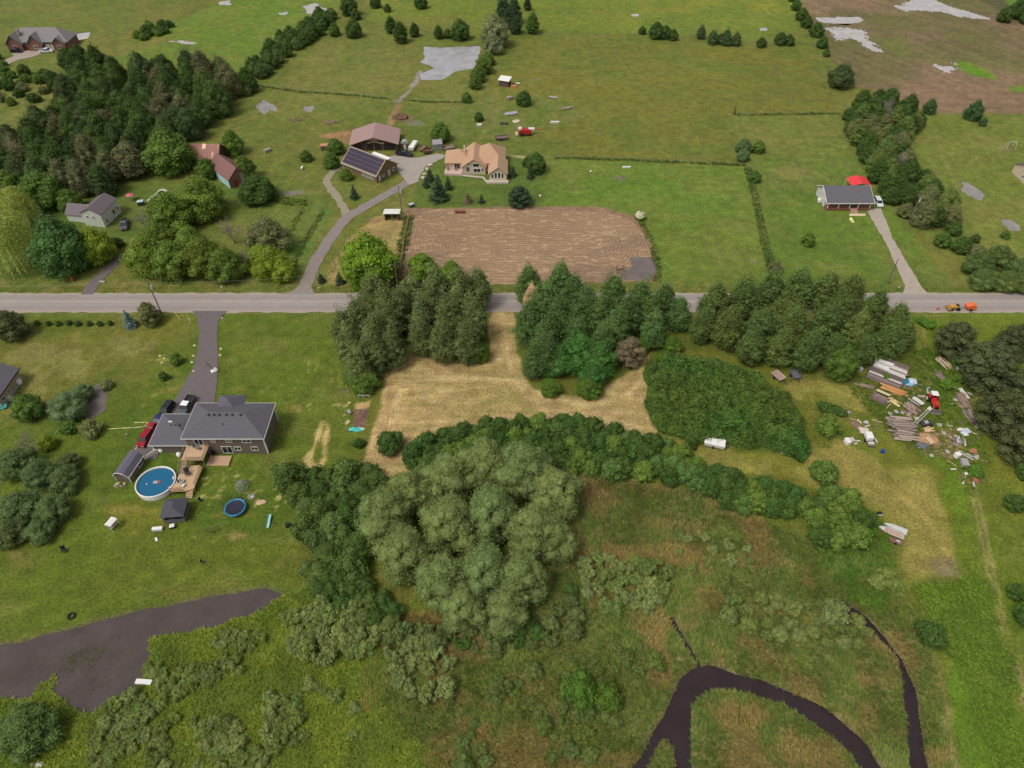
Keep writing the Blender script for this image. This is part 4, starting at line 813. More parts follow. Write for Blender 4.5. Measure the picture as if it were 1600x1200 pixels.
for k_, pl_ in enumerate(([(228, 1040), (300, 1045), (360, 1020), (374, 1045), (330, 1062), (290, 1086), (250, 1080)], [(330, 1000), (360, 985), (412, 995), (390, 1012)], [(172, 1092), (215, 1085), (238, 1100), (215, 1150), (190, 1165), (160, 1205), (135, 1195), (150, 1150)], [(225, 1140), (250, 1135), (262, 1170), (230, 1195)], [(308, 1132), (345, 1118), (378, 1135), (370, 1172), (320, 1178)], [(415, 1085), (472, 1080), (472, 1150), (420, 1172)], [(335, 1185), (405, 1178), (405, 1205), (335, 1205)])):
    fill(['marsh_shrub'], pl_, 1.0, (1.9, 3.3), 'pale willow bush in a close clump %s' % ('on the bank beside the white plank' if k_ == 0 else 'at the upper bank of the flood water' if k_ == 1 else 'between the flood water and the bright meadow' if k_ in (2, 3) else 'in the middle of the bright wet meadow'), 'pale clumps %d' % (0 if k_ == 0 else 1 if k_ == 1 else 2 if k_ in (2, 3) else 3), ['marsh', (106, 120, 60), (98, 110, 52)], .56, .65, cat='shrub', seed=540+k_, maxn=30)
MS = 'pale grey-green willow bush in the wet meadow'
fill(['shrub', 'broadleaf'], [(478, 885), (545, 892), (600, 930), (625, 965), (600, 985), (545, 955), (500, 935)], 1.2, (3.0, 4.6), '* bush behind the big willows at the lawn corner', 'bushes behind the willows', ['hedge', (88, 104, 50)], .6, .75, cat='shrub', seed=60, maxn=26)
fill(['marsh_shrub'], [(455, 960), (500, 945), (560, 950), (600, 985), (570, 1010), (520, 1020), (470, 1030)], 1.3, (3.2, 5.0), 'pale willow bush in the dense clump behind the big willows and flood water', 'pale bushes near the flood', ['marsh', (106, 120, 62)], .55, .7, cat='shrub', seed=51, maxn=36)
fill(['marsh_shrub'], [(605, 1010), (650, 1000), (710, 1030), (700, 1075), (650, 1090), (610, 1060)], 1.3, (2.8, 4.2), 'pale willow bush in the rounded clump in the middle of the wet meadow', 'rounded pale clump', ['marsh'], .72, .7, cat='shrub', seed=52, maxn=12)
fill(['marsh_shrub'], [(905, 880), (960, 865), (1050, 880), (1045, 925), (1000, 955), (955, 950), (910, 925)], 1.3, (2.4, 4.0), 'pale willow bush in the clump between the big willows and the creek', 'pale bushes by the creek', ['marsh', (104, 118, 60)], .68, .7, cat='shrub', seed=53, maxn=26)
fill(['marsh_shrub'], [(150, 1200), (170, 1130), (230, 1090), (300, 1105), (330, 1140), (420, 1100), (480, 1060), (560, 1090), (560, 1150), (420, 1200)], 1.0, (1.5, 2.8), 'small bush scattered through the bright wet meadow', 'small meadow bushes', ['marsh', (96, 112, 48), (106, 118, 60)], 1.1, .65, cat='shrub', seed=55, maxn=60, clump=.45)
fill(['marsh_shrub', 'shrub'], [(1120, 940), (1200, 930), (1310, 940), (1365, 985), (1345, 1020), (1270, 1000), (1160, 985)], 1.3, (2.0, 3.6), 'olive willow bush between the two creek channels', 'bushes between the creek channels', [(100, 112, 56), (108, 118, 64)], .85, .7, cat='shrub', seed=56, maxn=26)
fill(['marsh_shrub'], [(1070, 830), (1160, 840), (1200, 900), (1110, 905), (1060, 870)], 1.0, (1.6, 3.0), 'low bush scattered in the reeds below the shrub belt', 'bushes in the reeds', [(100, 112, 56), 'marsh'], 1.2, .7, cat='shrub', seed=57, maxn=12)
fill(['shrub', 'marsh_shrub'], [(560, 985), (640, 975), (760, 985), (860, 960), (900, 900), (905, 980), (850, 1010), (740, 1010), (600, 1000)], 1.0, (2.2, 4.0), 'dark low bush around the foot of the big willows', 'bushes at the willows foot', ['hedge', (92, 104, 58)], .8, .7, cat='shrub', seed=58, maxn=30)
fill(['marsh_shrub', 'shrub'], [(700, 1090), (860, 1030), (1000, 1000), (1060, 1020), (1010, 1110), (960, 1190), (720, 1200)], .8, (1.0, 3.8), 'green bush scattered across the marsh beside the dark creek', 'bushes across the marsh', [(84, 98, 48), (92, 104, 52), (86, 102, 44)], .85, .55, cat='shrub', seed=59, maxn=64, clump=.47)
many('shrub', [(905, 1078, 54), (952, 1088, 46)], 'rounded mid green bush on the marsh near the creek bend', 'bright bushes at the creek bend', (74, 98, 34), cat='shrub', ratio=.7)
plant('shrub', 1455, 990, 44, 'round green bush between the narrow creek and the rutted track', None, 'hedge', cat='shrub', ratio=.8)
many('shrub', [(1385, 900, 36), (1372, 908, 26), (1398, 912, 24)], 'pale bush at the end of the mown lane', 'bushes at the lane end', (110, 122, 62), cat='shrub', ratio=.7)
many('shrub', [(1306, 955, 42)], 'tall olive bush at the head of the narrow creek', None, (112, 122, 70), cat='shrub', ratio=.9)
plant('broadleaf', 38, 1142, 88, 'big dense blue-green bush at the edge of the flooded grass', None, (84, 104, 52), ratio=.65)
# --- around the brown house
many('broadleaf', [(22, 722, 58), (60, 738, 54), (98, 748, 48), (32, 792, 66), (78, 795, 56), (12, 830, 54), (60, 828, 44), (105, 720, 36)], 'bushy tree in the thicket at the lawn edge opposite the shed', 'thicket opposite the shed', (86, 102, 58), ratio=.75)
bare_tree(50, 700, 44, 'leafless grey bush in the thicket opposite the shed', 0); bare_tree(20, 800, 40, 'leafless grey bush low in the thicket opposite the shed', 2)
plant('broadleaf', 42, 634, 46, 'round leafy tree beside the tan house', None, 'mid', ratio=.9)
many('willow', [(104, 632, 56), (128, 612, 34)], 'feathery willow beside the small garden pond', 'willows by the garden pond', (96, 112, 70), ratio=.72, var=.03)
many('shrub', [(140, 668, 34), (108, 666, 26, 'mid'), (165, 600, 20)], 'low bush around the small garden pond', 'bushes by the garden pond', 'olive', cat='shrub', ratio=.7)
plant('shrub', 71, 692, 27, 'yellow-green bush between the garden pond and the thicket', None, 'lime', cat='shrub', ratio=.85)
plant('pine', 12, 505, 50, 'dark pine beside the road in front of the tan house', None, 'pine', ratio=1.0)
plant('spruce', 199, 497, 24, 'blue spruce by the road in front of the brown house', None, 'blue', ratio=1.35)
plant('pine', 230, 488, 36, 'thin sparse pine beside the blue spruce', None, 'olive', ratio=1.15)
many('shrub', [(58, 504, 9), (75, 505, 9), (91, 505, 9), (107, 504, 9), (122, 505, 9), (139, 505, 9), (155, 505, 9), (171, 504, 9)], 'tiny bush in the planted row along the road', 'planted row of tiny bushes', 'dark', cat='shrub', ratio=.9)
many('shrub', [(275, 560, 19, 'mid'), (255, 587, 15)], 'small bush on the lawn beside the asphalt drive', 'bushes beside the asphalt drive', 'dark', cat='shrub', ratio=.95)
many('shrub', [(640-80, 692-0, 18)], 'small dark bush beside the vegetable plot', None, 'hedge', cat='shrub', ratio=.8)
# flowering shrub at the corner of the tilled plot
o = plant('shrub', 1000, 337, 16, 'shrub covered in white blossom at the corner of the tilled plot', None, 'mid', cat='shrub', ratio=.85, name='flowering_shrub')
rng = np.random.default_rng(9); d_ = sphere_pts(900, rng); d_[:, 2] = np.abs(d_[:, 2]); V_, Q_, C_ = cards(np.array([0, 0, 1.5])+d_*np.array([2.0, 2.0, 1.75]), d_, .5, np.full((900, 3), 1.0)*(1+rng.uniform(-.1, .1, (900, 1))), rng, jit=.5)
me = np_mesh('blossom', V_, Q_, None, C_); me.materials.append(LEAF); b_ = link('blossom', me, o); b_.color = lc((228, 222, 190))

# --- reeds, sedge and tall grass
def tufts(name, label, cat, poly, dens, hh, spread, cols, seed, avoid=(), blades=6, bw=.10, lean=.5, leafy=0.0, patch=6.0, bend=.75, wob=0.0, minz=-.12, gain=1.5):
    rng = np.random.default_rng(seed); P = np.asarray(poly); lo = P.min(0); hi = P.max(0); n = int(dens*(hi-lo).prod())
    x = rng.uniform(lo[0], hi[0], n); y = rng.uniform(lo[1], hi[1], n); k = sdf(x, y, P, 1) < (fbm(x, y, 4, seed, 2)-.5)*2*wob
    for a in avoid: k &= sdf(x, y, a, 1) > .1
    gz = ground_z(x, y); k &= gz > minz
    x, y, gz = x[k], y[k], gz[k]; n = len(x); t1 = fbm(x, y, patch, seed+5, 3); t2 = fbm(x, y, patch*.4, seed+6, 3)
    h = (hh[0]+(hh[1]-hh[0])*rng.random(n))*(.7+.6*t2); cl = np.array([lin(c) for c in cols]); m = len(cols)
    pick = np.clip(((t1-.3)/.4*m+rng.normal(0, .5, n)), 0, m-1e-3).astype(int); col = gain*cl[pick]*(1+rng.uniform(-.25, .25, (n, 1)))
    a = rng.uniform(0, 6.28, (n, blades)); wind = fbm(x, y, 7, seed+8, 2)*6.28
    r = spread*rng.random((n, blades)); bx = x[:, None]+np.cos(a)*r*.5; by = y[:, None]+np.sin(a)*r*.5
    tx = bx+np.cos(a)*r*lean*1.2+np.cos(wind)[:, None]*h[:, None]*bend; ty = by+np.sin(a)*r*lean*1.2+np.sin(wind)[:, None]*h[:, None]*bend; hz_ = h[:, None]*rng.uniform(.6, 1.1, (n, blades))
    ca = np.cos(a+1.57)*bw; sa = np.sin(a+1.57)*bw; g = gz[:, None]-.05
    if leafy:
        V = np.stack([np.stack([bx-ca, by-sa, g+hz_*.55], -1), np.stack([bx+ca, by+sa, g+hz_*.6], -1), np.stack([tx, ty, g+hz_], -1)], 2)
    else:
        V = np.stack([np.stack([bx-ca, by-sa, g+0*hz_], -1), np.stack([bx+ca, by+sa, g+0*hz_], -1), np.stack([tx, ty, g+hz_], -1)], 2)
    V = V.reshape(-1, 3); T = np.arange(len(V)).reshape(-1, 3); me = np_mesh(name, V, None, T, np.repeat(col, blades*3, axis=0)); me.materials.append(REED)
    return tag(link(name, me), label, cat, None, 'stuff')
MP = GP(MARSH); CR = [GP(CREEK1), GP(CREEK2)]
ISL = GP([(1013, 1200), (1030, 1165), (1045, 1152), (1056, 1170), (1058, 1200)])
tufts('marsh_reeds', 'olive and straw coloured reeds covering the marsh around the creek', 'reeds', MP, 13.0, (.4, .9), .5, [(126, 112, 66), (112, 110, 58), (96, 108, 50), (84, 104, 46), (104, 114, 54)], 61, (), 6, .07, .8, bend=.55, gain=1.95, wob=1, minz=-.34)
tufts('wet_meadow_grass', 'bright green leafy meadow growth beside the flood water', 'meadow', GP(MEAD), 14.0, (.25, .7), .55, [(84, 98, 34), (96, 108, 34), (106, 116, 38), (86, 102, 32)], 62, (), 6, .10, .9, 1, bend=.15, gain=1.8, minz=-.12, wob=1)
tufts('tall_meadow', 'tall bright meadow grass along the rutted track', 'meadow', GP([(1428, 912), (1545, 905), (1560, 960), (1590, 1060), (1600, 1215), (1560, 1215), (1520, 1100), (1500, 1055), (1455, 985)]), 13.0, (.2, .55), .5, [(88, 110, 34), (98, 118, 40), (84, 104, 34)], 63, (), 6, .09, .8, 1, wob=2.2, bend=.2)
tufts('creek_bank_grass', 'rough green growth between the shrub belt and the reeds', 'grass', GP([(880, 740), (960, 750), (1060, 765), (1140, 800), (1080, 850), (950, 850), (900, 820)]), 7.0, (.5, 1.0), .6, [(126, 112, 70), (110, 108, 60), (96, 106, 52)], 64, (), 6, .08, .9, wob=1, gain=1.95, bend=.5)
tufts('rank_grass', 'rank green grass between the shrub clump and the old boats', 'grass', GP([(1300, 800), (1365, 795), (1395, 840), (1400, 900), (1380, 960), (1330, 940), (1280, 880)]), 7.0, (.35, .7), .5, [(72, 104, 34), (84, 112, 36)], 65, (), 6, .1, .8, 1, wob=.6)
tufts('yard_weeds', 'weeds and long grass around the junk yard piles', 'weeds', GP([(1325, 600), (1400, 560), (1440, 540), (1470, 545), (1520, 600), (1545, 720), (1520, 780), (1480, 720), (1430, 700), (1370, 660)]), 5.0, (.12, .42), .5, [(66, 92, 30), (78, 100, 34), (94, 104, 42)], 66, (), 6, .08, .9, 1, wob=1, bend=.2, gain=1.3)
EMG = tufts('emergent_grass', 'sparse grass standing out of the brown flood water', 'grass', GP([(-20, 1075), (60, 1030), (140, 1000), (190, 990), (220, 1010), (215, 1060), (150, 1085), (90, 1075), (40, 1085)]), 2.6, (.36, .56), .4, [(112, 108, 50), (98, 104, 44)], 69, (), 5, .05, .7, 0, wob=3, bend=.5, minz=-2)
tufts('shallow_weed', 'patch of green weed growing through the flood water', 'weeds', GP([(95, 1040), (130, 1015), (165, 1005), (160, 1018), (130, 1040), (105, 1050)]), 9, (.38, .6), .4, [(104, 112, 42), (96, 108, 38)], 70, (), 5, .07, .7, 0, wob=3, bend=.4, minz=-2)
tufts('bank_spit_grass', 'tongue of bright grass reaching into the flood water', 'grass', GP([(40, 1092), (60, 1070), (85, 1055), (90, 1062), (78, 1085), (110, 1100), (90, 1110)]), 14, (.4, .65), .45, [(104, 116, 38), (92, 108, 34)], 71, (), 6, .09, .8, 1, wob=1, bend=.2, minz=-2, gain=1.8)
tufts('verge_grass', 'long grass on the verge on both sides of the road', 'grass', np.array([(-140, 153.0), (140, 153.0), (140, 155.6), (-140, 155.6)]), 4.0, (.15, .35), .4, [(86, 106, 38), (104, 112, 46), (120, 112, 58)], 67, (), 4, .08, .8)
def weedline(pl, wd, h, cols, seed, dens=5.0):
    P = GP(pl); L_ = [Vector(p) for p in P]; up = []; dn = []
    for i, q in enumerate(L_):
        d = (L_[min(i+1, len(L_)-1)]-L_[max(i-1, 0)]).normalized(); n_ = Vector((-d.y, d.x))*wd/2; up.append(tuple(q+n_)); dn.append(tuple(q-n_))
    return np.array(up+dn[::-1])
for i, (pl, wd, h, lb) in enumerate([([(866, 247), (980, 250), (1080, 255), (1165, 258)], 1.6, .8, 'dark weedy strip along the paddock fence below the wide pasture'), ([(1168, 262), (1180, 310), (1192, 365), (1206, 420)], 2.4, .8, 'weedy strip along the fence beside the bungalow lawn'), ([(400, 134), (470, 144), (540, 148), (610, 155)], 1.4, .8, 'weedy strip along the fence of the barn pasture'), ([(630, 157), (680, 160), (722, 160)], 1.2, .7, 'weedy strip along the fence below the cattle pond'),
        ([(1152, 180), (1200, 179), (1260, 178), (1312, 178)], 1.4, .8, 'weedy strip behind the bungalow lawn'), ([(641, 338), (632, 372), (624, 410), (620, 448)], 3.0, .9, 'lush weedy strip between the horse yard and the tilled plot'), ([(1002, 345), (1018, 380), (1028, 415), (1026, 440)], 2.0, .7, 'weedy strip along the curved end of the tilled plot'), ([(505, 330), (480, 370), (462, 405), (450, 440)], 1.6, .6, 'weedy strip beside the farm lane'), ([(480, 318), (462, 345), (450, 370)], 1.4, .7, 'weedy strip across the small meadow by the farm lane'), ([(425, 310), (455, 316), (480, 315)], 4.0, .7, 'nettles beside the small meadow by the farm lane')]):
    tufts('weed_strip', lb, 'weeds', weedline(pl, wd, h, None, i), 5.0, (h*.5, h), .5, [(66, 88, 32), (78, 98, 36), (92, 104, 44)], 80+i, (), 6, .12, .8, 1, wob=.4, bend=.2)
# ---------------------------------------------------------------- buildings
def window(parent, x, y, z, w, h, face='y-', frame=WHITE, name='window', mull=1, t=.07):
    """window set proud of a wall; face names the outward axis of the wall"""
    ax = face[0]; s = -1 if face[1] == '-' else 1; mb = MB(); pb = MB()
    def bx(m, u, zz, a, b, d, off):
        if ax == 'y': m.box(x+u, y+s*off, z+zz, a, d, b)
        else: m.box(x+s*off, y+u, z+zz, d, a, b)
    e = .11
    bx(mb, 0, h/2-e/2, w, e, t, t/2); bx(mb, 0, -h/2+e/2, w, e, t, t/2)
    for q in (-1, 1): bx(mb, q*(w/2-e/2), 0, e, h-2*e, t, t/2)
    for k in range(1, mull+1): bx(mb, -w/2+w*k/(mull+1), 0, .08, h-2*e, t*.9, t/2)
    f = mb.build(name, frame, parent); bx(pb, 0, 0, w-2*e, h-2*e, .02, .012); pb.build('pane', GLASS, f); return f
def gable_walls(x0, x1, y0, y1, e, r, along='x'):
    """walls with gables under a ridge running along x or y"""
    mb = MB()
    if along == 'x': mb.prism([(y0, 0), (y1, 0), (y1, e), ((y0+y1)/2, r), (y0, e)], 'x', x0, x1)
    else: mb.prism([(x0, 0), (x1, 0), (x1, e), ((x0+x1)/2, r), (x0, e)], 'y', y0, y1)
    return mb
def gable_roof(x0, x1, y0, y1, e, r, along='x', oh=.4, t=.14, lift=.06):
    mb = MB(); e += lift; r += lift
    if along == 'x':
        m = (y0+y1)/2; k = (r-e)/(m-y0); d = e-oh*k
        mb.slab([[(x0-oh, y0-oh, d), (x1+oh, y0-oh, d), (x1+oh, m, r), (x0-oh, m, r)], [(x0-oh, m, r), (x1+oh, m, r), (x1+oh, y1+oh, d), (x0-oh, y1+oh, d)]], t)
    else:
        m = (x0+x1)/2; k = (r-e)/(m-x0); d = e-oh*k
        mb.slab([[(x0-oh, y0-oh, d), (m, y0-oh, r), (m, y1+oh, r), (x0-oh, y1+oh, d)], [(m, y0-oh, r), (x1+oh, y0-oh, d), (x1+oh, y1+oh, d), (m, y1+oh, r)]], t)
    return mb
def hip_roof(x0, x1, y0, y1, e, r, oh=.45, t=.14, lift=.05, k=1.0):
    x0 -= oh; x1 += oh; y0 -= oh; y1 += oh; e += lift; r += lift; mb = MB()
    if x1-x0 >= y1-y0:
        m = (y0+y1)/2; a = x0+(m-y0)*k; b = x1-(m-y0)*k
        A, B = (a, m, r), (b, m, r)
        mb.slab([[(x0, y0, e), (x1, y0, e), B, A], [(x1, y1, e), (x0, y1, e), A, B], [(x0, y1, e), (x0, y0, e), A], [(x1, y0, e), (x1, y1, e), B]], t)
    else:
        m = (x0+x1)/2; a = y0+(m-x0)*k; b = y1-(m-x0)*k
        A, B = (m, a, r), (m, b, r)
        mb.slab([[(x0, y1, e), (x0, y0, e), A, B], [(x1, y0, e), (x1, y1, e), B, A], [(x0, y0, e), (x1, y0, e), A], [(x1, y1, e), (x0, y1, e), B]], t)
    return mb
def fascia(x0, x1, y0, y1, e, oh, mat, parent):
    mb = MB(); a, b, c, d = x0-oh, x1+oh, y0-oh, y1+oh; z = e-.02
    mb.box((a+b)/2, c-.03, z, b-a+.1, .06, .2); mb.box((a+b)/2, d+.03, z, b-a+.1, .06, .2); mb.box(a-.03, (c+d)/2, z, .06, d-c, .2); mb.box(b+.03, (c+d)/2, z, .06, d-c, .2)
    return mb.build('fascia', mat, parent)
def wall_box(x0, x1, y0, y1, z0, z1): return MB().box((x0+x1)/2, (y0+y1)/2, (z0+z1)/2, x1-x0, y1-y0, z1-z0)

# brown two-storey house with wing
bh = thing('brown_house', 'brown two-storey house with wide dark hip roof beside the round pool', 'house', (-60.3, 97, 0))
wall_box(-8.1, 8.2, 0, 9.2, 0, 5.35).build('wall', BROWNWALL, bh)
r_ = hip_roof(-8.1, 8.2, 0, 9.2, 5.35, 8.0, .5).build('roof', GREYROOF, bh); fascia(-8.1, 8.2, 0, 9.2, 5.34, .52, WHITE, bh)
for x in (-3.4, -2.3, -1.2, .3, 1.5, 3.3): MB().cyl((x, 4.0, 7.45), (x, 4.0, 7.95), .22, .2, 10).cyl((x, 4.0, 7.95), (x, 4.0, 8.05), .3, .24, 10).build('roof_vent', DARK, r_)
MB().cyl((-.2, 2.2, 6.4), (-.2, 2.2, 7.1), .1, .1, 8).build('vent_pipe', BLACK, r_)
po = hip_roof(-3.6, 1.5, 6.4, 11.6, 5.5, 7.5, .4).build('portico_roof', GREYROOF, bh); wall_box(-3.3, 1.2, 9.2, 11.3, 0, 5.45).build('portico_wall', BROWNWALL, bh)
for x, z, w, h in ((-2.4, 4.1, 1.0, .8), (.9, 4.1, 1.3, .85), (4.6, 4.05, 1.9, 1.0), (-.2, 1.25, 2.2, 2.2), (2.1, 1.65, 1.5, 1.2), (5.7, 1.65, 1.5, 1.2)): window(bh, x, 0, z, w, h)
window(bh, -5.5, 0, 3.85, 1.9, 2.1, name='patio_door')
MB().box(8.22, .02, 2.7, .2, .2, 5.3).box(8.22, 9.2, 2.7, .2, .2, 5.3).build('corner_trim', WHITE, bh); MB().cyl((8.34, .1, .2), (8.34, .1, 5.2), .06, .06, 6).build('downspout', WHITE, bh)
wall_box(-16.0, -8.1, .3, 8.4, 0, 2.75).build('wing_wall', BROWNWALL, bh); wr = hip_roof(-16.0, -7.4, .3, 8.4, 2.75, 4.7, .45).build('wing_roof', GREYROOF, bh)
fascia(-16.0, -8.6, .3, 8.4, 2.74, .47, WHITE, bh)
for x in (-12.4, -11.5, -10.7): MB().cyl((x, 4.0, 4.3), (x, 4.0, 4.75), .2, .18, 10).build('roof_vent', DARK, wr)
MB().box(-13.0, 5.2, 4.35, .8, .3, .25).build('skylight', WHITE, wr)
MB().box(-15.98, .28, 1.35, .2, .2, 2.6).box(-8.25, .24, 1.35, .2, .16, 2.6).build('wing_corner_trim', WHITE, bh)
# upper deck
dk = thing('upper_deck', 'raised wooden deck with railing behind the brown house patio door', 'deck', (-66.3, 95.0, 0))
MB().box(0, 0, 2.6, 4.6, 3.9, .16).build('floor', DECKW, dk)
for x in (-2.1, 0, 2.1):
    for y in (-1.8, 1.6): MB().box(x, y, 1.26, .15, .15, 2.52).build('post', GREYWOOD, dk)
rl = MB().box(.4, -1.92, 3.6, 3.8, .08, .1).box(2.26, 0, 3.6, .08, 3.8, .1).box(-2.26, .4, 3.6, .08, 3.0, .1)
for k in range(16): rl.box(-1.4+k*.25, -1.92, 3.12, .05, .05, .88)
for k in range(15): rl.box(2.26, -1.8+k*.25, 3.12, .05, .05, .88)
rl.build('railing', WOOD, dk)
st_ = thing('deck_stairs', 'wooden stair leading from the raised deck down to the pool deck', 'stairs', (-68.0, 93.0, 0))
for k in range(8): MB().box(0, -k*.36-.1, 2.4-k*.18, 1.2, .34, .06).build('tread', WOOD, st_)
for s in (-1, 1): MB().prism([(.1, 2.65), (-2.9, 1.12), (-2.9, .92), (.1, 2.45)], 'x', s*.66-.04, s*.66+.04).build('stringer', GREYWOOD, st_); MB().prism([(.1, 3.5), (-2.9, 1.95), (-2.9, 1.86), (.1, 3.41)], 'x', s*.72-.04, s*.72+.04).build('handrail', WOOD, st_)
# pool, its deck
pl = G(243.5, 753, 1.2); pool = thing('round_pool', 'round above-ground swimming pool with blue water and white rim', 'pool', (pl.x, pl.y, 0))
n = 40; ro, ri = 3.95, 3.72; vs_, fs_ = [], []
for k in range(n):
    a = 2*math.pi*k/n; c, s = math.cos(a), math.sin(a); vs_ += [(ro*c, ro*s, 0), (ro*c, ro*s, 1.28), (ri*c, ri*s, 1.28), (ri*c, ri*s, .05)]
for k in range(n):
    b, q = 4*k, 4*((k+1) % n); fs_ += [(b, q, q+1, b+1), (b+1, q+1, q+2, b+2), (b+2, q+2, q+3, b+3)]
MB().add(vs_, fs_).build('wall', M((196, 188, 176), .6, 0, .1, 2, 0, ('Z', 1.0)), pool, True)
MB().ring((0, 0, 1.30), 3.86, .16, 40, 6).build('rim', WHITE, pool, True)
wm_, nt_, b_ = newmat('pool_water'); b_.inputs['Base Color'].default_value = lin((20, 94, 128))+(1,); b_.inputs['Roughness'].default_value = .06
tc_ = nt_.nodes.new('ShaderNodeTexCoord'); nn_ = nt_.nodes.new('ShaderNodeTexNoise'); nn_.inputs['Scale'].default_value = 2.2; bb_ = nt_.nodes.new('ShaderNodeBump'); bb_.inputs['Strength'].default_value = .12
nt_.links.new(tc_.outputs['Object'], nn_.inputs['Vector']); nt_.links.new(nn_.outputs['Fac'], bb_.inputs['Height']); nt_.links.new(bb_.outputs[0], b_.inputs['Normal'])
MB().add([(3.7*math.cos(2*math.pi*k/n), 3.7*math.sin(2*math.pi*k/n), 1.05) for k in range(n)], [tuple(range(n))]).build('water', wm_, pool)
fl_ = thing('pool_float', 'pink and white air mattress floating on the pool', 'float', (pl.x+.4, pl.y, 1.06), .05)
for k in range(5): MB().cyl((-.8+k*.3, -.3, .07), (-.8+k*.3, .3, .07), .1, .1, 8).build('tube', WHITE if k < 3 else M((206, 108, 112), .5), fl_)
tag(MB().ball((pl.x-1.7, pl.y-.5, 1.14), (.16, .16, .1)).build('chlorine_float', WHITE, None, True), 'small white floating dispenser on the pool water', 'float')
ld = thing('pool_ladder', 'white pool ladder at the deck side of the pool', 'ladder', (pl.x+3.4, pl.y+.8, 1.0))
for s in (-.25, .25): MB().cyl((0, s, -.6), (0, s, .9), .05).build('rail', WHITE, ld)
for z in (.0, .3, .6): MB().box(0, 0, z, .2, .5, .06).build('step', WHITE, ld)
pd = thing('pool_deck', 'light wooden deck wrapping the side of the round pool', 'deck', (0, 0, 0)); z = 1.22
ol = [(284, 728), (312, 727), (316, 731), (303, 763), (290, 767), (268, 768), (262, 762), (275, 754), (279, 742)]
P_ = [G(u, v, z) for u, v in ol]; MB().slab([[(p.x, p.y, z) for p in P_][::-1]], .18).build('floor', DECKW, pd)
for u, v in ((284, 729), (312, 728), (303, 763), (290, 766), (268, 767)): p = G(u, v, z); MB().box(p.x, p.y, .5, .14, .14, 1.06).build('post', WOOD, pd)
def rail_run(a, b, z0, parent, hgt=.95, mat=WOOD, gap=.28):
    a = Vector(a); b = Vector(b); L_ = (b-a).length; ang = math.atan2(b.y-a.y, b.x-a.x); m = (a+b)/2; mb = MB().box(m.x, m.y, z0+hgt, L_, .09, .07, ang).box(m.x, m.y, z0+.12, L_, .05, .06, ang)
    for k in range(int(L_/gap)+1): q = a.lerp(b, min(1, k*gap/L_)); mb.box(q.x, q.y, z0+hgt/2+.05, .05, .05, hgt-.1, ang)
    return mb.build('railing', mat, parent)
rail_run(G(314, 731, z), G(304, 760, z), z, pd); rail_run(G(266, 767.5, z), G(287, 766.5, z), z, pd, .95, M((150, 92, 80), .7, 0, .2))
ps = thing('pool_deck_steps', 'wooden steps from the pool deck down to the lawn', 'stairs', tuple(G(297, 775)))
for k in range(6): MB().box(0, 1.0-k*.3, 1.05-k*.18, 1.25, .3, .06).build('tread', DECKW, ps)
for s in (-1, 1): MB().prism([(1.1, 1.12), (-.7, .05), (-.7, -.03), (1.1, .9)], 'x', s*.66-.03, s*.66+.03).build('stringer', WOOD, ps)
um = thing('parasol', 'closed dark blue parasol on the pool deck', 'parasol', tuple(G(281, 757, z)))
MB().cyl((0, 0, 0), (0, 0, 2.0), .04).build('pole', WHITE, um); MB().cyl((0, 0, .8), (0, 0, 2.2), .22, .04, 8).build('canopy', M((48, 50, 84), .8), um)
def patio_chair(u, v, z, mat, label, rz=0, sc=1.0, group=None):
    p = G(u, v, z); c = thing('garden_chair', label, 'chair', (p.x, p.y, z), rz, group); c.scale = (sc,)*3
    MB().bev(0, 0, .42, .6, .58, .08, .02).build('seat', mat, c); MB().box(0, .28, .78, .58, .06, .66, 0, (-.15, 0)).build('backrest', mat, c)
    for x in (-.26, .26):
        for y in (-.25, .25): MB().cyl((x, y, 0), (x, y, .4), .025).build('leg', DARK, c)
    return c
patio_chair(294, 742, z, DARK, 'dark lounge chair in the middle of the pool deck', .4, 1.6)
patio_chair(286, 753, z, M((180, 180, 178), .6), 'grey chair beside the parasol on the pool deck', 2.0, 1.2)
patio_chair(287, 760, z, WHITE, 'white chair beside the red railing on the pool deck', 1.0, 1.1)
for i, (u, v) in enumerate(((310, 695), (306, 700), (311, 702))): patio_chair(u, v, 2.7, M((120, 122, 128), .5), 'grey metal chair on the raised deck', i*1.5, 1.1, 'raised deck chairs')
pt = thing('patio_platform', 'low square wooden platform against the brown house wall', 'deck', tuple(G(343, 722)))
MB().box(0, .2, .2, 4.6, 2.5, .3).build('floor', M((190, 152, 126), .85, 0, .12, 3, 0, ('Y', 2.5)), pt); MB().box(0, -1.08, .2, 4.6, .06, .3).build('skirt', M((204, 178, 128), .8), pt)
bbq = thing('barbecue', 'black covered barbecue beside the low wooden platform', 'barbecue', tuple(G(333, 709))); MB().bev(0, 0, .8, 1.2, .6, .5, .1).build('lid', BLACK, bbq); MB().box(0, 0, .28, .9, .5, .55).build('cart', DARK, bbq)
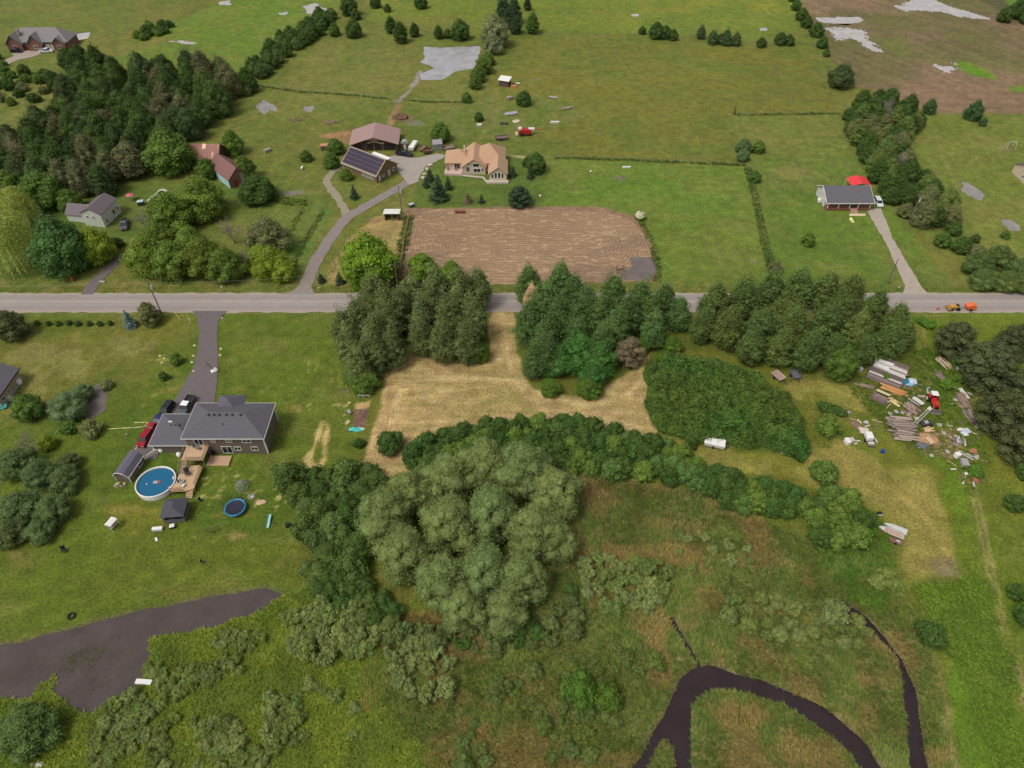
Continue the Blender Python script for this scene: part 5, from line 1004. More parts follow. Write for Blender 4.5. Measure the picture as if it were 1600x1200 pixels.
# big round bales of wrapping / tanks beside the wing: white propane pair
for u, v, lb in ((249, 706, 'white domed tank pair at the corner of the garage wing'), (281, 713, 'white upright tank beside the deck stairs')):
    p = G(u, v); tk = thing('white_tank', lb, 'tank', (p.x, p.y, 0)); k = 2 if u < 260 else 1
    for j in range(k): MB().cyl((j*1.0-.5*(k-1), 0, 0), (j*1.0-.5*(k-1), 0, .9), .5, .5, 14).ball((j*1.0-.5*(k-1), 0, .9), (.5, .5, .25), 14).build('vessel', WHITE, tk, True); MB().cyl((j*1.0-.5*(k-1), 0, 1.1), (j*1.0-.5*(k-1), 0, 1.28), .1, .1, 8).build('cap', OFFW, tk)
gt = thing('white_fence', 'white boards joining the shed to the garage wing', 'fence', (0, 0, 0)); a = G(226, 722); b = G(246, 709)
an = math.atan2(b.y-a.y, b.x-a.x); m_ = (a+b)/2; MB().box(m_.x, m_.y, 1.0, (b-a).length, .1, .9, an).build('board', WHITE, gt); 
for q in (a, b): MB().box(q.x, q.y, .75, .16, .16, 1.5).build('post', WHITE, gt)
# garden shed
A = G(181, 752.5); B = G(206, 754); D_ = G(226, 724); ang = math.atan2(D_.y-B.y, D_.x-B.x)-math.pi/2
sh_ = thing('garden_shed', 'brown garden shed with gambrel roof and white trim by the pool', 'shed', (B.x-1.65*math.cos(ang), B.y-1.65*math.sin(ang), 0), ang); hw_, Ls = 1.65, 5.6
MB().prism([(-hw_, 0), (hw_, 0), (hw_, 2.0), (hw_*.55, 2.75), (0, 3.0), (-hw_*.55, 2.75), (-hw_, 2.0)], 'y', 0, Ls).build('wall', BROWNWALL, sh_)
e = .2; pf = [(-hw_-e, 1.82), (-hw_*.58, 2.84), (0, 3.1), (hw_*.58, 2.84), (hw_+e, 1.82)]
MB().slab([[(pf[i][0], -e, pf[i][1]), (pf[i+1][0], -e, pf[i+1][1]), (pf[i+1][0], Ls+e, pf[i+1][1]), (pf[i][0], Ls+e, pf[i][1])] for i in range(4)], .1).build('roof', M((98, 92, 104), .85, 0, .08, 2, .2), sh_)
mb = MB()
for i in range(4): a_ = Vector((pf[i][0], -e-.03, pf[i][1]-.05)); b2 = Vector((pf[i+1][0], -e-.03, pf[i+1][1]-.05)); mb.cyl(a_, b2, .07, .07, 5)
mb.box(-hw_, -.02, 1.0, .14, .08, 2.0).box(hw_, -.02, 1.0, .14, .08, 2.0).box(hw_+.2, Ls/2, 1.84, .06, Ls+.4, .14).build('trim', WHITE, sh_)
window(sh_, hw_, Ls*.72, 1.15, 1.3, 1.5, 'x+', WHITE, 'shed_door', 1)
pal = thing('crate_pile', 'pale wooden crates stacked against the end of the garden shed', 'crates', tuple(G(186, 760)))
for i, (x, y, z0) in enumerate(((-.4, 0, 0), (.5, .1, 0), (0, 0, .5), (.95, .3, .0))): MB().box(x, y, z0+.25, .75, .6, .46, i*.2).build('crate', M((170, 156, 136), .8, 0, .2), pal)
# gazebo
A = G(258, 818); B = G(289, 818); C2 = G(302, 799); ang = math.atan2(B.y-A.y, B.x-A.x)+.10
gz_ = thing('gazebo', 'grey gazebo with dark hipped roof and open screened sides', 'gazebo', (A.x, A.y, 0), ang); gw_, gd_ = 4.0, 3.9
GWALL = M((104, 102, 106), .7, 0, .1, 2, 0, ('Z', 3.0))
MB().box(gw_/2, .04, .5, gw_, .08, 1.0).box(gw_/2, gd_-.04, .5, gw_, .08, 1.0).box(.04, gd_/2, .5, .08, gd_-.16, 1.0).box(gw_-.04, gd_/2, .5, .08, gd_-.16, 1.0).build('wall', GWALL, gz_)
for x in (.08, gw_/2, gw_-.08):
    for y in (.08, gd_-.08): MB().box(x, y, 1.66, .14, .14, 1.3).build('post', GWALL, gz_)
for x in (.08, gw_-.08): MB().box(x, gd_/2, 1.66, .14, .14, 1.3).build('post', GWALL, gz_)
MB().box(gw_/2, gd_/2, .06, gw_-.2, gd_-.2, .1).build('floor', DARK, gz_)
GAZR = M((72, 70, 78), .8, 0, .08, 2, .2); gx0, gx1, gy0, gy1 = -.3, gw_+.3, -.3, gd_+.3; r1, r2 = (gw_/2, gd_*.35, 3.35), (gw_/2, gd_*.65, 3.35)
MB().slab([[(gx0, gy0, 2.3), (gx1, gy0, 2.3), r1], [(gx1, gy0, 2.3), (gx1, gy1, 2.3), r2, r1], [(gx1, gy1, 2.3), (gx0, gy1, 2.3), r2], [(gx0, gy1, 2.3), (gx0, gy0, 2.3), r1, r2]], .1).build('roof', GAZR, gz_)
# trampoline, climbing dome, swing frame, slide, swing seat
p = G(367.5, 793, .8); tr_ = thing('trampoline', 'round trampoline with blue rim and dark jumping mat', 'trampoline', (p.x, p.y, 0))
MB().ring((0, 0, .8), 1.95, .2, 32, 6).build('rim_pad', M((60, 140, 190), .5, 0, .1), tr_, True)
MB().add([(1.82*math.cos(2*math.pi*k/32), 1.82*math.sin(2*math.pi*k/32), .84) for k in range(32)], [tuple(range(32))]).build('mat', M((38, 40, 58), .8, 0, .3, 1.2), tr_)
for k in range(6): a = k*math.pi/3; MB().cyl((2.1*math.cos(a), 2.1*math.sin(a), 0), (2.1*math.cos(a), 2.1*math.sin(a), 2.5), .035).build('pole', M((40, 60, 90), .5), tr_)
nm_, nt_, b_ = newmat('net'); b_.inputs['Base Color'].default_value = (.01, .012, .02, 1); b_.inputs['Alpha'].default_value = .22
MB().cyl((0, 0, .9), (0, 0, 2.4), 2.1, 2.1, 32, False).build('net', nm_, tr_)
p = G(379, 760); dm = thing('climbing_dome', 'grey metal climbing dome on the lawn behind the trampoline', 'climbing frame', (p.x, p.y, 0)); R0 = 1.5
mb = MB(); lv = [[(R0*math.cos(2*math.pi*(k+.5*j)/8)*math.cos(j*.42), R0*math.sin(2*math.pi*(k+.5*j)/8)*math.cos(j*.42), R0*math.sin(j*.42)) for k in range(8)] for j in range(4)]
for j in range(4):
    for k in range(8):
        mb.cyl(lv[j][k], lv[j][(k+1) % 8], .035, None, 5)
        if j < 3: mb.cyl(lv[j][k], lv[j+1][k], .035, None, 5).cyl(lv[j][(k+1) % 8], lv[j+1][k], .035, None, 5)
        else: mb.cyl(lv[j][k], (0, 0, R0), .035, None, 5)
mb.build('tube_frame', M((150, 150, 146), .4, .4), dm)
a = G(327, 836); b = G(352, 826); sw = thing('garden_swing', 'thin metal A-frame swing set on the worn lawn', 'swing', tuple((a+b)/2), math.atan2(b.y-a.y, b.x-a.x)); Ls = (b-a).length
MB().cyl((-Ls/2, 0, 2.1), (Ls/2, 0, 2.1), .05).build('top_bar', GREYWOOD, sw)
for s in (-1, 1):
    for y in (-.9, .9): MB().cyl((s*Ls/2, y, 0), (s*Ls/2, 0, 2.1), .045).build('leg', GREYWOOD, sw)
for x in (-.5, .5): MB().box(x, 0, .5, .45, .2, .04).cyl((x-.2, 0, .5), (x-.2, 0, 2.1), .015, None, 4).cyl((x+.2, 0, .5), (x+.2, 0, 2.1), .015, None, 4).build('seat', BLACK, sw)
a = G(418, 825); b = G(423, 806); sl_ = thing('slide', 'pale turquoise plastic slide lying on the lawn by the bushes', 'slide', (a.x, a.y, 0), math.atan2(b.y-a.y, b.x-a.x)); Ls = (b-a).length
MB().prism([(0, .03), (Ls*.2, .05), (Ls, .42), (Ls, .5), (Ls*.2, .13), (0, .11)], 'y', -.28, .28).build('chute', M((150, 196, 190), .4), sl_)
for s in (-1, 1): MB().prism([(0, .05), (Ls*.2, .08), (Ls, .45), (Ls, .62), (Ls*.2, .25), (0, .2)], 'y', s*.3-.04, s*.3+.04).build('side', M((70, 120, 130), .4), sl_)
p = G(179, 824); gs = thing('canopy_swing', 'garden swing seat with white canopy alone on the lawn', 'swing seat', (p.x, p.y, 0), 1.25)
MB().prism([(-.7, 1.85), (0, 2.05), (.7, 1.85), (.7, 1.92), (0, 2.12), (-.7, 1.92)], 'x', -1.0, 1.0).build('canopy', WHITE, gs); MB().bev(0, .1, .5, 1.6, .55, .12, .03).build('seat', M((170, 160, 150), .8), gs); MB().box(0, .38, .85, 1.6, .08, .6, 0, (-.2, 0)).build('backrest', M((170, 160, 150), .8), gs)
for s in (-1, 1): MB().cyl((s*1.0, -.7, 0), (s*1.0, 0, 1.9), .04).cyl((s*1.0, .7, 0), (s*1.0, 0, 1.9), .04).build('leg', OFFW, gs)
def small_box(name, label, cat, u, v, sx, sy, sz, mat, rz=0., lid=None, z=0.):
    p = G(u, v, z); o = thing(name, label, cat, (p.x, p.y, z), rz); MB().bev(0, 0, sz/2, sx, sy, sz, min(.06, sz*.2)).build('body', mat, o)
    MB().bev(0, 0, sz+.03, sx*1.04, sy*1.04, .06, .02).build('top', lid or mat, o); return o
small_box('white_bench', 'white folding table beside the gazebo on the lawn', 'table', 247, 828, 1.9, .7, .6, OFFW, .1, WHITE); small_box('white_board', 'white board lying on the lawn below the gazebo', 'board', 244.5, 843, .9, .4, .08, WHITE, -1.0)
small_box('garden_table', 'round pale table just outside the gazebo', 'table', 270, 824, .9, .8, .6, DARK, .3, WHITE)
patio_chair(101, 862, 0, BLACK, 'black chair alone on the far lawn edge', .4, 1.3); patio_chair(317, 879, 0, DARK, 'small dark chair alone in the middle of the lawn', 1.4, .8)
patio_chair(314, 783, 0, BLACK, 'black garden chair beside the pool deck steps', 1.0, .9)
tag(MB().ring(tuple(G(112, 963)[:2])+(.14,), .55, .16, 18, 8).build('old_tyre', TYRE, None, True), 'old dark tyre lying on the lawn above the flood water', 'tyre')
small_box('compost_bin', 'dark round compost bin beside the dark trees', 'bin', 450, 822, .8, .8, .7, BLACK, .3)
fp = thing('fire_pit', 'ring of pale stones for a fire on the lawn by the trampoline', 'fire pit', tuple(G(393, 776)))
for k in range(9): a = k*.7; MB().lump((.6*math.cos(a), .6*math.sin(a), 0), (.2, .2, .22), k, 6, 3).build('stone', M((170, 164, 156), .9, 0, .2), fp)
MB().lump((0, 0, 0), (.35, .35, .1), 99, 8, 3).build('ash', M((190, 186, 180), .95), fp)
ash = tag(MB().lump(tuple(G(408, 785)), (.95, .6, .22), 5, 14, 4, .25).build('ash_heap', M((196, 166, 136), .95, 0, .2), None), 'pale heap of ash and sand on the lawn by the trampoline', 'heap')
# hoses and pipe on the lawn
def cable(name, label, cat, pts, r, mat, parent=None, z=.06):
    P = [Vector(p) for p in pts]; mb = MB()
    for i in range(len(P)-1): mb.cyl(P[i], P[i+1], r, r, 6, True)
    o = mb.build(name, mat, parent, True)
    if label: tag(o, label, cat)
    return o
cable('drain_pipe', 'long pale yellow pipe bent on the lawn beside the asphalt drive', 'pipe', [tuple(G(u, v)[:2])+(.1,) for u, v in ((168, 671), (190, 669.5), (212, 668.5), (225, 667), (231, 664), (231.5, 661.5), (229, 660.5), (220, 660.5), (210, 660.5))], .1, M((214, 208, 150), .5))
cable('plank', 'pale plank lying beside the red car', 'plank', [tuple(G(212, 703)[:2])+(.08,), tuple(G(221, 689)[:2])+(.08,)], .12, M((206, 180, 140), .8))
small_box('valve_box', 'small grey box on the lawn beside the bent pipe', 'box', 198, 680, .5, .35, .25, M((130, 130, 132)), .3)
p = G(335, 580); bk = thing('basketball_hoop', 'portable basketball hoop with white base on the asphalt drive', 'basketball hoop', (p.x, p.y, 0), .6)
MB().bev(0, 0, .2, 1.5, 1.0, .4, .1).build('base', WHITE, bk); MB().cyl((0, 0, .3), (-.7, 0, 3.0), .07).build('pole', BLACK, bk); MB().box(-1.0, 0, 3.2, .06, 1.6, 1.0).build('backboard', M((60, 62, 66), .3), bk); MB().ring((-1.35, 0, 2.9), .24, .03, 14, 5).build('rim', M((200, 90, 50), .4), bk)
for k in range(7): MB().lump((.3+.3*math.cos(k*2.3), .5*math.sin(k*1.7), .38), (.3, .28, .2), k, 7, 3).build('sandbag', WHITE, bk)
# vegetable plot things
p = G(569, 622); fr = thing('cold_frame', 'white framed double wire goal frame above the vegetable plot', 'frame', (p.x, p.y, 0)); mb = MB()
for x in (-1.25, 0, 1.25): mb.box(x, 0, .5, .1, .1, 1.0)
mb.box(0, 0, 1.0, 2.6, .1, .1).box(0, .7, .05, 2.6, .1, .1)
for x in (-1.25, 1.25): mb.box(x, .35, .5, .07, .07, 1.2, 0, (.62, 0))
mb.build('frame', OFFW, fr)
p = G(557, 671); tp_ = thing('turquoise_tarp', 'crumpled turquoise tarp at the end of the vegetable plot', 'tarp', (p.x, p.y, 0)); MB().lump((0, 0, 0), (1.7, .5, .35), 11, 22, 5, .3).build('sheet', M((72, 190, 184), .45, 0, .2, 3, .4), tp_); MB().lump((1.1, .1, 0), (.8, .4, .3), 12, 12, 4, .3).build('pale_fold', M((196, 206, 180), .6), tp_)
p = G(546, 646); wb = thing('wheelbarrow', 'grey wheelbarrow left beside the vegetable plot', 'wheelbarrow', (p.x, p.y, 0), 2.2); MB().prism([(-.5, .35), (.45, .35), (.65, .7), (-.6, .7)], 'y', -.35, .35).build('tray', M((150, 156, 146), .5, .2), wb); MB().cyl((.75, -.06, .22), (.75, .06, .22), .22, .22, 12).build('wheel', TYRE, wb); MB().cyl((.7, 0, .25), (-1.3, .3, .6), .03).cyl((.7, 0, .25), (-1.3, -.3, .6), .03).build('handle', WOOD, wb)
def boards(name, label, cat, c, ang, n, L, wd, th, mats, seed, spread=1.0, layers=1, jit=.1, part='board', round_=False, zj=0.0):
    """a pile whose pieces lie along ang; each piece its own part (meshes shared)"""
    R = random.Random(seed); o = thing(name, label, cat, (c[0], c[1], c[2] if len(c) > 2 else 0), ang); mesh = {}
    for l in range(layers):
        k = max(1, n-l)
        for i in range(k):
            m = R.choice(mats); q = R.randrange(3); key = (m.name, q)
            if key not in mesh:
                Lq = L*(1-.14*q); mb = MB()
                if round_: mb.cyl((-Lq/2, 0, 0), (Lq/2, 0, 0), th*.5*(1.05-.1*q), th*.42, 8)
                else: mb.box(0, 0, 0, Lq, wd*(1-.1*q), th)
                mesh[key] = mb.mesh(part, m)
            y = (i-(k-1)/2)*spread*(wd if not round_ else th)
            p_ = link(part, mesh[key], o, None, (R.uniform(-jit, jit)*L, y+R.uniform(-jit, jit)*wd, th*.5+l*th*(.86 if round_ else 1.0)+R.uniform(0, zj)))
            p_.rotation_euler = (0, R.uniform(-zj, zj)*.15, R.uniform(-jit, jit)*.8)
    return o
boards('board_pile', 'small pile of pale boards beside the vegetable plot', 'boards', G(543, 660), 1.0, 4, 1.5, .2, .1, [M((206, 180, 146)), M((186, 160, 130))], 3, 1.1, 1, .12)
MB_ = small_box('straw_bale', 'pale straw bale by the vegetable plot', 'bale', 546, 631, .8, .4, .3, M((206, 184, 120), .9, 0, .2, 8), .6)
# vehicles
def car(u, v, heading, col, label, kind='car', L=4.6, name=None, W=1.82, z=0.0, at=None, roofcol=None):
    p = at or G(u, v, z); o = thing(name or ('pickup_truck' if kind == 'pickup' else 'parked_car'), label, 'truck' if kind == 'pickup' else 'car', (p.x, p.y, z), heading)
    paint = M(col, .28, .15, .05, 1); h = L/2; w = W/2
    if kind == 'suv': body = [(-h, .45), (-h+.1, .95), (-h+.05, 1.05), (h-1.0, 1.02), (h-.15, .9), (h, .55), (h-.05, .3), (-h+.05, .3)]; g0, g1, t0, t1, ht = -h+.12, h-1.05, -h+.35, h-1.75, 1.72
    elif kind == 'pickup': body = [(-h, .55), (-h, 1.05), (.0, 1.08), (h-1.3, 1.08), (h-.1, .98), (h, .6), (h-.05, .38), (-h+.05, .38)]; g0, g1, t0, t1, ht = -.55, h-1.25, -.4, h-1.95, 1.8
    else: body = [(-h, .42), (-h+.08, .85), (-h+.6, .92), (h-1.2, .9), (h-.15, .78), (h, .5), (h-.05, .26), (-h+.05, .26)]; g0, g1, t0, t1, ht = -h+.55, h-1.25, -h+1.15, h-2.0, 1.42
    bd = MB().prism(body, 'y', -w, w); bd.build('body', paint, o)
    zb = 1.0 if kind != 'car' else .88
    def cab(x0, x1, a0, a1, z0, z1, i0, i1):
        return [(x0, -i0, z0), (x1, -i0, z0), (x1, i0, z0), (x0, i0, z0), (a0, -i1, z1), (a1, -i1, z1), (a1, i1, z1), (a0, i1, z1)], [(0, 1, 5, 4), (1, 2, 6, 5), (2, 3, 7, 6), (3, 0, 4, 7), (4, 5, 6, 7), (3, 2, 1, 0)]
    MB().add(*cab(g0, g1, t0, t1, zb, ht, w*.96, w*.80)).build('windows', GLASS, o)
    MB().bev((t0+t1)/2, 0, ht+.025, t1-t0+.12, W*.82, .06, .03).build('roof', M(roofcol, .3) if roofcol else paint, o)
    mb = MB()
    for s in (-1, 1):
        mb.cyl((g1, s*w*.95, zb), (t1, s*w*.80, ht), .045, None, 4).cyl((g0, s*w*.95, zb), (t0, s*w*.80, ht), .05, None, 4).cyl(((g0+g1)/2, s*w*.96, zb), ((t0+t1)/2, s*w*.81, ht), .05, None, 4)
    mb.build('pillars', paint, o)
    if kind == 'pickup': MB().box(-h/2-.32, 0, 1.085, h-.75, W*.82, .02).build('bed_floor', BLACK, o); [MB().box(-h/2-.3, s*(w-.06), 1.22, h-.6, .1, .3).build('bed_side', paint, o) for s in (-1, 1)]; MB().box(-h+.05, 0, 1.22, .08, W-.22, .3).build('tailgate', paint, o)
    for s in (-1, 1):
        for x in (-h*.62, h*.62):
            wv = MB().cyl((x, s*(w-.12), .34), (x, s*(w+.04), .34), .34, .34, 14).build('wheel', TYRE, o); MB().cyl((x, s*(w+.04), .34), (x, s*(w+.055), .34), .2, .2, 10).build('rim', RIM, wv)
        MB().box(h-.06, s*w*.7, .68, .1, .4, .16).build('headlight', OFFW, o); MB().box(-h+.02, s*w*.78, .78, .1, .22, .2).build('tail_light', M((150, 20, 20), .3), o); MB().box(g1-.25, s*(w+.09), zb+.08, .14, .16, .12).build('mirror', paint, o)
    return o
car(229, 688, math.radians(-100), (150, 22, 34), 'red car parked beside the garage wing', 'suv', 4.7)
car(237, 673, math.radians(-98), (168, 30, 36), 'second red car tucked between the red car and the garage wing', 'car', 4.0)
car(248, 660, math.radians(-98), (44, 52, 96), 'dark blue car beside the garage wing', 'car', 4.2)
car(262, 643, math.radians(-100), (38, 42, 46), 'black car parked on the asphalt drive by the garage wing', 'suv', 4.7)
car(293, 637, math.radians(-97), (92, 92, 96), 'pickup truck with white cab roof parked on the asphalt drive', 'pickup', 5.8, roofcol=(232, 232, 232), W=2.0)
car(1371, 319, math.radians(-92), (228, 228, 228), 'white car parked beside the porch bungalow', 'suv', 4.7)
car(632, 243, math.radians(-18), (36, 40, 48), 'dark pickup truck parked in the gravel farmyard', 'pickup', 5.8, W=2.0)
car(196, 354, math.radians(-75), (92, 92, 100), 'grey pickup truck parked on the grass beside the white house', 'pickup', 5.6, W=1.95)
car(73, 82, math.radians(8), (226, 226, 226), 'white pickup truck parked before the long house', 'pickup', 5.8, W=2.0); car(27, 82, math.radians(2), (32, 34, 38), 'black car parked before the long house', 'suv', 4.8)
# tan house at the edge
tan = M((168, 146, 122), .75, 0, .06, 1.5, 0, ('Z', 2.5))
lh = thing('tan_house', 'tan house with dark roof beside the roadside pine lawn', 'house', (-120.6, 110.5, 0), .0)
gable_walls(-5, 5.1, 0, 9.0, 3.4, 5.6, 'y').build('wall', tan, lh); gable_roof(-5, 5.1, 0, 9.0, 3.4, 5.6, 'y', .5).build('roof', GREYROOF, lh); MB().box(5.7, 4.5, 3.12, .1, 10.0, .22).build('fascia', BLACK, lh)
window(lh, 5.1, 1.3, 1.5, 1.2, 1.1, 'x+'); window(lh, 5.1, 3.6, 1.6, 1.0, 1.0, 'x+'); MB().box(5.6, 2.3, .6, .9, .7, 1.2).build('air_conditioner', OFFW, lh)
MB().box(5.2, 4.5, .35, .24, 9.0, .7).build('foundation', M((150, 156, 148), .9), lh)
p = G(31, 600); tk = thing('white_tank', 'white propane tank at the corner of the tan house', 'tank', (p.x, p.y, 0)); MB().cyl((0, 0, 0), (0, 0, 1.1), .7, .7, 14).ball((0, 0, 1.1), (.7, .7, .35), 14).build('vessel', WHITE, tk, True); MB().cyl((0, 0, 1.4), (0, 0, 1.6), .2, .2, 8).build('cap', OFFW, tk)
tq = thing('turquoise_skirting', 'turquoise tarp hanging beside the tan house', 'tarp', tuple(G(6, 635))); MB().lump((0, 0, 0), (1.2, 1.2, .9), 4, 12, 4, .2).build('sheet', M((60, 140, 130), .5), tq)

# porch bungalow
pb = thing('porch_bungalow', 'white bungalow with grey roof and pillared red porch', 'house', (104.2, 194.1, 0))
LW = M((206, 202, 198), .6, 0, .05, 1.5, 0, ('Z', 2.5)); gable_walls(-6.9, 6.9, 2.0, 10.0, 2.9, 5.0, 'x').build('wall', LW, pb)
rf = MB(); rf.slab([[(-7.3, -.3, 2.75), (7.3, -.3, 2.75), (7.3, 6.0, 5.25), (-7.3, 6.0, 5.25)], [(-7.3, 6.0, 5.25), (7.3, 6.0, 5.25), (7.3, 10.4, 2.85), (-7.3, 10.4, 2.85)]], .15); rf.build('roof', M((96, 92, 96), .85, 0, .12, 2, .3), pb)
mb = MB().box(0, -.34, 2.68, 14.7, .08, .22)
for s in (-1, 1): mb.cyl((s*7.34, -.3, 2.68), (s*7.34, 6.0, 5.18), .1, None, 4).cyl((s*7.34, 10.4, 2.78), (s*7.34, 6.0, 5.18), .1, None, 4)
mb.build('fascia', WHITE, pb)
MB().box(0, .95, .4, 13.6, 1.95, .8).build('porch_floor', M((122, 74, 64), .8, 0, .15, 3), pb)
for x in (-6.6, -3.3, .2, 2.8, 6.5): MB().box(x, .12, 1.72, .18, .18, 1.86).build('porch_post', WHITE, pb)
for x0, x1 in ((-6.6, -3.3), (-3.3, .2), (2.8, 6.5)):
    mb = MB().box((x0+x1)/2, .1, 1.5, x1-x0, .08, .1)
    for k in range(int((x1-x0)/.3)): mb.box(x0+.15+k*.3, .1, 1.15, .07, .05, .7)
    mb.build('railing', M((138, 84, 72), .8), pb)
stp = MB()
for k in range(4): stp.box(1.5, -.3-k*.42, .7-k*.19, 2.2, .42, .18)
stp.build('porch_steps', M((176, 136, 122), .85), pb)
for x in (-5.0, -1.6, 4.9): window(pb, x, 2.0, 1.75, 1.7, 1.1)
window(pb, 1.5, 2.0, 1.85, 1.0, 2.0, name='door', mull=0); MB().box(-6.92, 6.0, 3.3, .06, .9, .7).build('gable_vent', WHITE, pb)
tag(sheet('front_walk', GP([(1327, 334), (1352, 334), (1352, 337.5), (1327, 337.5)]), .05, M((206, 190, 150), .9), None), kind='structure')
fb = thing('flower_bed', 'small patch of pale flowers on the bungalow lawn', 'flower bed', tuple(G(1332, 344)))
for k in range(7): MB().lump((random.uniform(-.7, .7), random.uniform(-1.2, 1.2), 0), (.4, .35, .3), k, 7, 3).build('plant', M((214, 210, 130), .8, 0, .2), fb)
p = G(1279, 316); tk = thing('white_tank', 'white oil tank against the gable of the porch bungalow', 'tank', (p.x, p.y, 0), 1.3); MB().cyl((-.8, 0, .75), (.8, 0, .75), .5, .5, 12).build('vessel', WHITE, tk); [MB().box(x, 0, .15, .1, .6, .3).build('leg', OFFW, tk) for x in (-.5, .5)]
cp = thing('red_canopy', 'bright red canopy shelter behind the porch bungalow', 'canopy', (111.2, 207.0, 0)); RD = M((222, 60, 66), .5, 0, .06)
MB().slab([[(-3.2, -2.6, 2.7), (0, -2.6, 3.6), (0, 2.6, 3.6), (-3.2, 2.6, 2.7)], [(0, -2.6, 3.6), (3.2, -2.6, 2.7), (3.2, 2.6, 2.7), (0, 2.6, 3.6)]], .06).build('cover', RD, cp)
for x in (-3, 3):
    for y in (-2.4, 2.4): MB().cyl((x, y, 0), (x, y, 2.75), .05).build('leg', WHITE, cp)
# house cut off at the frame's right edge
p = G(1602, 290); eh = thing('beige_house', 'beige house with grey roof beyond the white swing set', 'house', (p.x+4.5, p.y+3, 0)); gable_walls(-4.5, 6, -3, 6, 3, 5, 'x').build('wall', M((196, 178, 156), .7), eh); gable_roof(-4.5, 6, -3, 6, 3, 5, 'x', .4).build('roof', GREYROOF, eh); window(eh, -4.5, 0, 1.6, 1.2, 1.2, 'x-')
p = G(1577, 232); sg = thing('swing_set', 'white swing set frame on the lawn past the hedge', 'swing', (p.x, p.y, 0), .2)
MB().cyl((-1.7, 0, 2.5), (1.7, 0, 2.5), .06).build('top_bar', OFFW, sg)
for s in (-1, 1):
    for y in (-1, 1): MB().cyl((s*1.7, y, 0), (s*1.7, 0, 2.5), .06).build('leg', OFFW, sg)
MB().box(.3, 0, .5, .5, .22, .05).cyl((.1, 0, .5), (.1, 0, 2.5), .015, None, 4).cyl((.5, 0, .5), (.5, 0, 2.5), .015, None, 4).build('seat', DARK, sg)

# barn with solar panels
A = G(537, 265); B = G(589, 286); C2 = G(624, 270); ang = math.atan2(B.y-A.y, B.x-A.x); L_ = (B-A).length; D2 = (C2-B).length
sb = thing('solar_barn', 'weathered wooden barn whose roof is covered with solar panels', 'barn', tuple(A), ang); Dp = 10.0
BW = M((128, 104, 78), .9, 0, .25, 2.5, .3, ('X', 1.4)); e1, r1_ = 2.7, 6.2
gable_walls(0, L_, 0, Dp, e1, r1_, 'x').build('wall', BW, sb); rf = gable_roof(0, L_, 0, Dp, e1, r1_, 'x', .5, .16).build('roof', M((150, 138, 116), .6, .1, .12, 1, 0, ('X', 2.0)), sb)
sl = math.atan2(r1_-e1, Dp/2); pw, ph_ = (L_+.2)/11, 1.42; pm = MB().box(0, 0, 0, pw-.09, ph_-.07, .06).mesh('solar_panel', M((58, 48, 66), .25, .2, .10, 1))
for r in range(4):
    for c in range(11):
        d_ = .35+(r+.5)*(ph_+.03); q = link('solar_panel', pm, sb, None, (-.1+(c+.5)*pw, d_*math.cos(sl)-.35, e1-.25+.06+d_*math.sin(sl)+.10)); q.rotation_euler = (sl, 0, 0)
mb = MB(); mb.prism([(-.62, e1-.42), (Dp/2, r1_+.08), (Dp+.62, e1-.42), (Dp+.62, e1-.22), (Dp/2, r1_+.28), (-.62, e1-.22)], 'x', L_+.5, L_+.58); mb.build('verge_board', M((186, 156, 108), .8), sb)
for y, w, h, zz in ((1.4, .9, 2.0, 1.0), (6.0, .9, 2.1, 1.05)): MB().box(L_+.05, y, zz, .1, w, h).build('door', OFFW, sb)
window(sb, L_, 8.4, 1.4, 1.3, 1.3, 'x+'); window(sb, L_, 3.2, 1.2, 1.2, .9, 'x+')
for k in range(4): window(sb, L_-2.0-k*1.35, 0, 1.1, 1.1, .9, 'y-')
p = G(592, 246, 3.2); wt = thing('white_roofed_leanto', 'white roofed lean-to behind the solar panel barn', 'shed', (p.x, p.y, 0), ang)
MB().box(0, 0, 1.5, 7.2, 3.2, 3.0).build('wall', BW, wt); MB().slab([[(-3.8, -1.8, 3.05), (3.8, -1.8, 3.05), (3.8, 1.8, 3.5), (-3.8, 1.8, 3.5)]], .1).build('roof', WHITE, wt)
# pole barn with pinkish roof
pbn = thing('pole_barn', 'wide dark timber barn with low pinkish brown metal roof', 'barn', (-47.9, 233.6, 0), .05); PR = M((168, 136, 130), .5, .1, .07, .8, 0, ('Y', 1.2)); DW = M((84, 66, 56), .9, 0, .25, 2, .3, ('X', 1.5))
gable_walls(-8.0, 8.0, 0, 10.0, 2.7, 5.2, 'y').build('wall', DW, pbn); gable_roof(-8.0, 8.0, -.6, 10.0, 2.7, 5.2, 'y', .6, .14).build('roof', PR, pbn)
MB().prism([(-3.6, 4.05), (0, 5.15), (3.6, 4.05), (3.4, 3.7), (-3.4, 3.7)], 'y', -.08, -.02).build('gable_panel', M((176, 158, 134), .8), pbn)
for x, w, h in ((-5.6, 2.2, 2.2), (-1.4, 1.4, 2.4), (1.2, 2.0, 2.4), (5.4, 3.0, 2.2)): MB().box(x, -.05, h/2, w, .08, h).build('door', M((46, 40, 38), .9), pbn)
for x in (-7.8, -3.0, 0, 3.0, 7.8): MB().box(x, -.35, 1.4, .22, .22, 2.8).build('post', M((110, 92, 76), .9), pbn)
mb = MB()
for k in range(11): x = -2.0+k*.4; mb.box(x, -.45, 2.85+.5*math.cos((x)/2.0*1.57), .42, .3, .16)
mb.build('arch_sign', M((190, 170, 120), .8), pbn); MB().box(2.7, -.1, 2.55, 1.3, .06, .5).build('notice_board', OFFW, pbn)
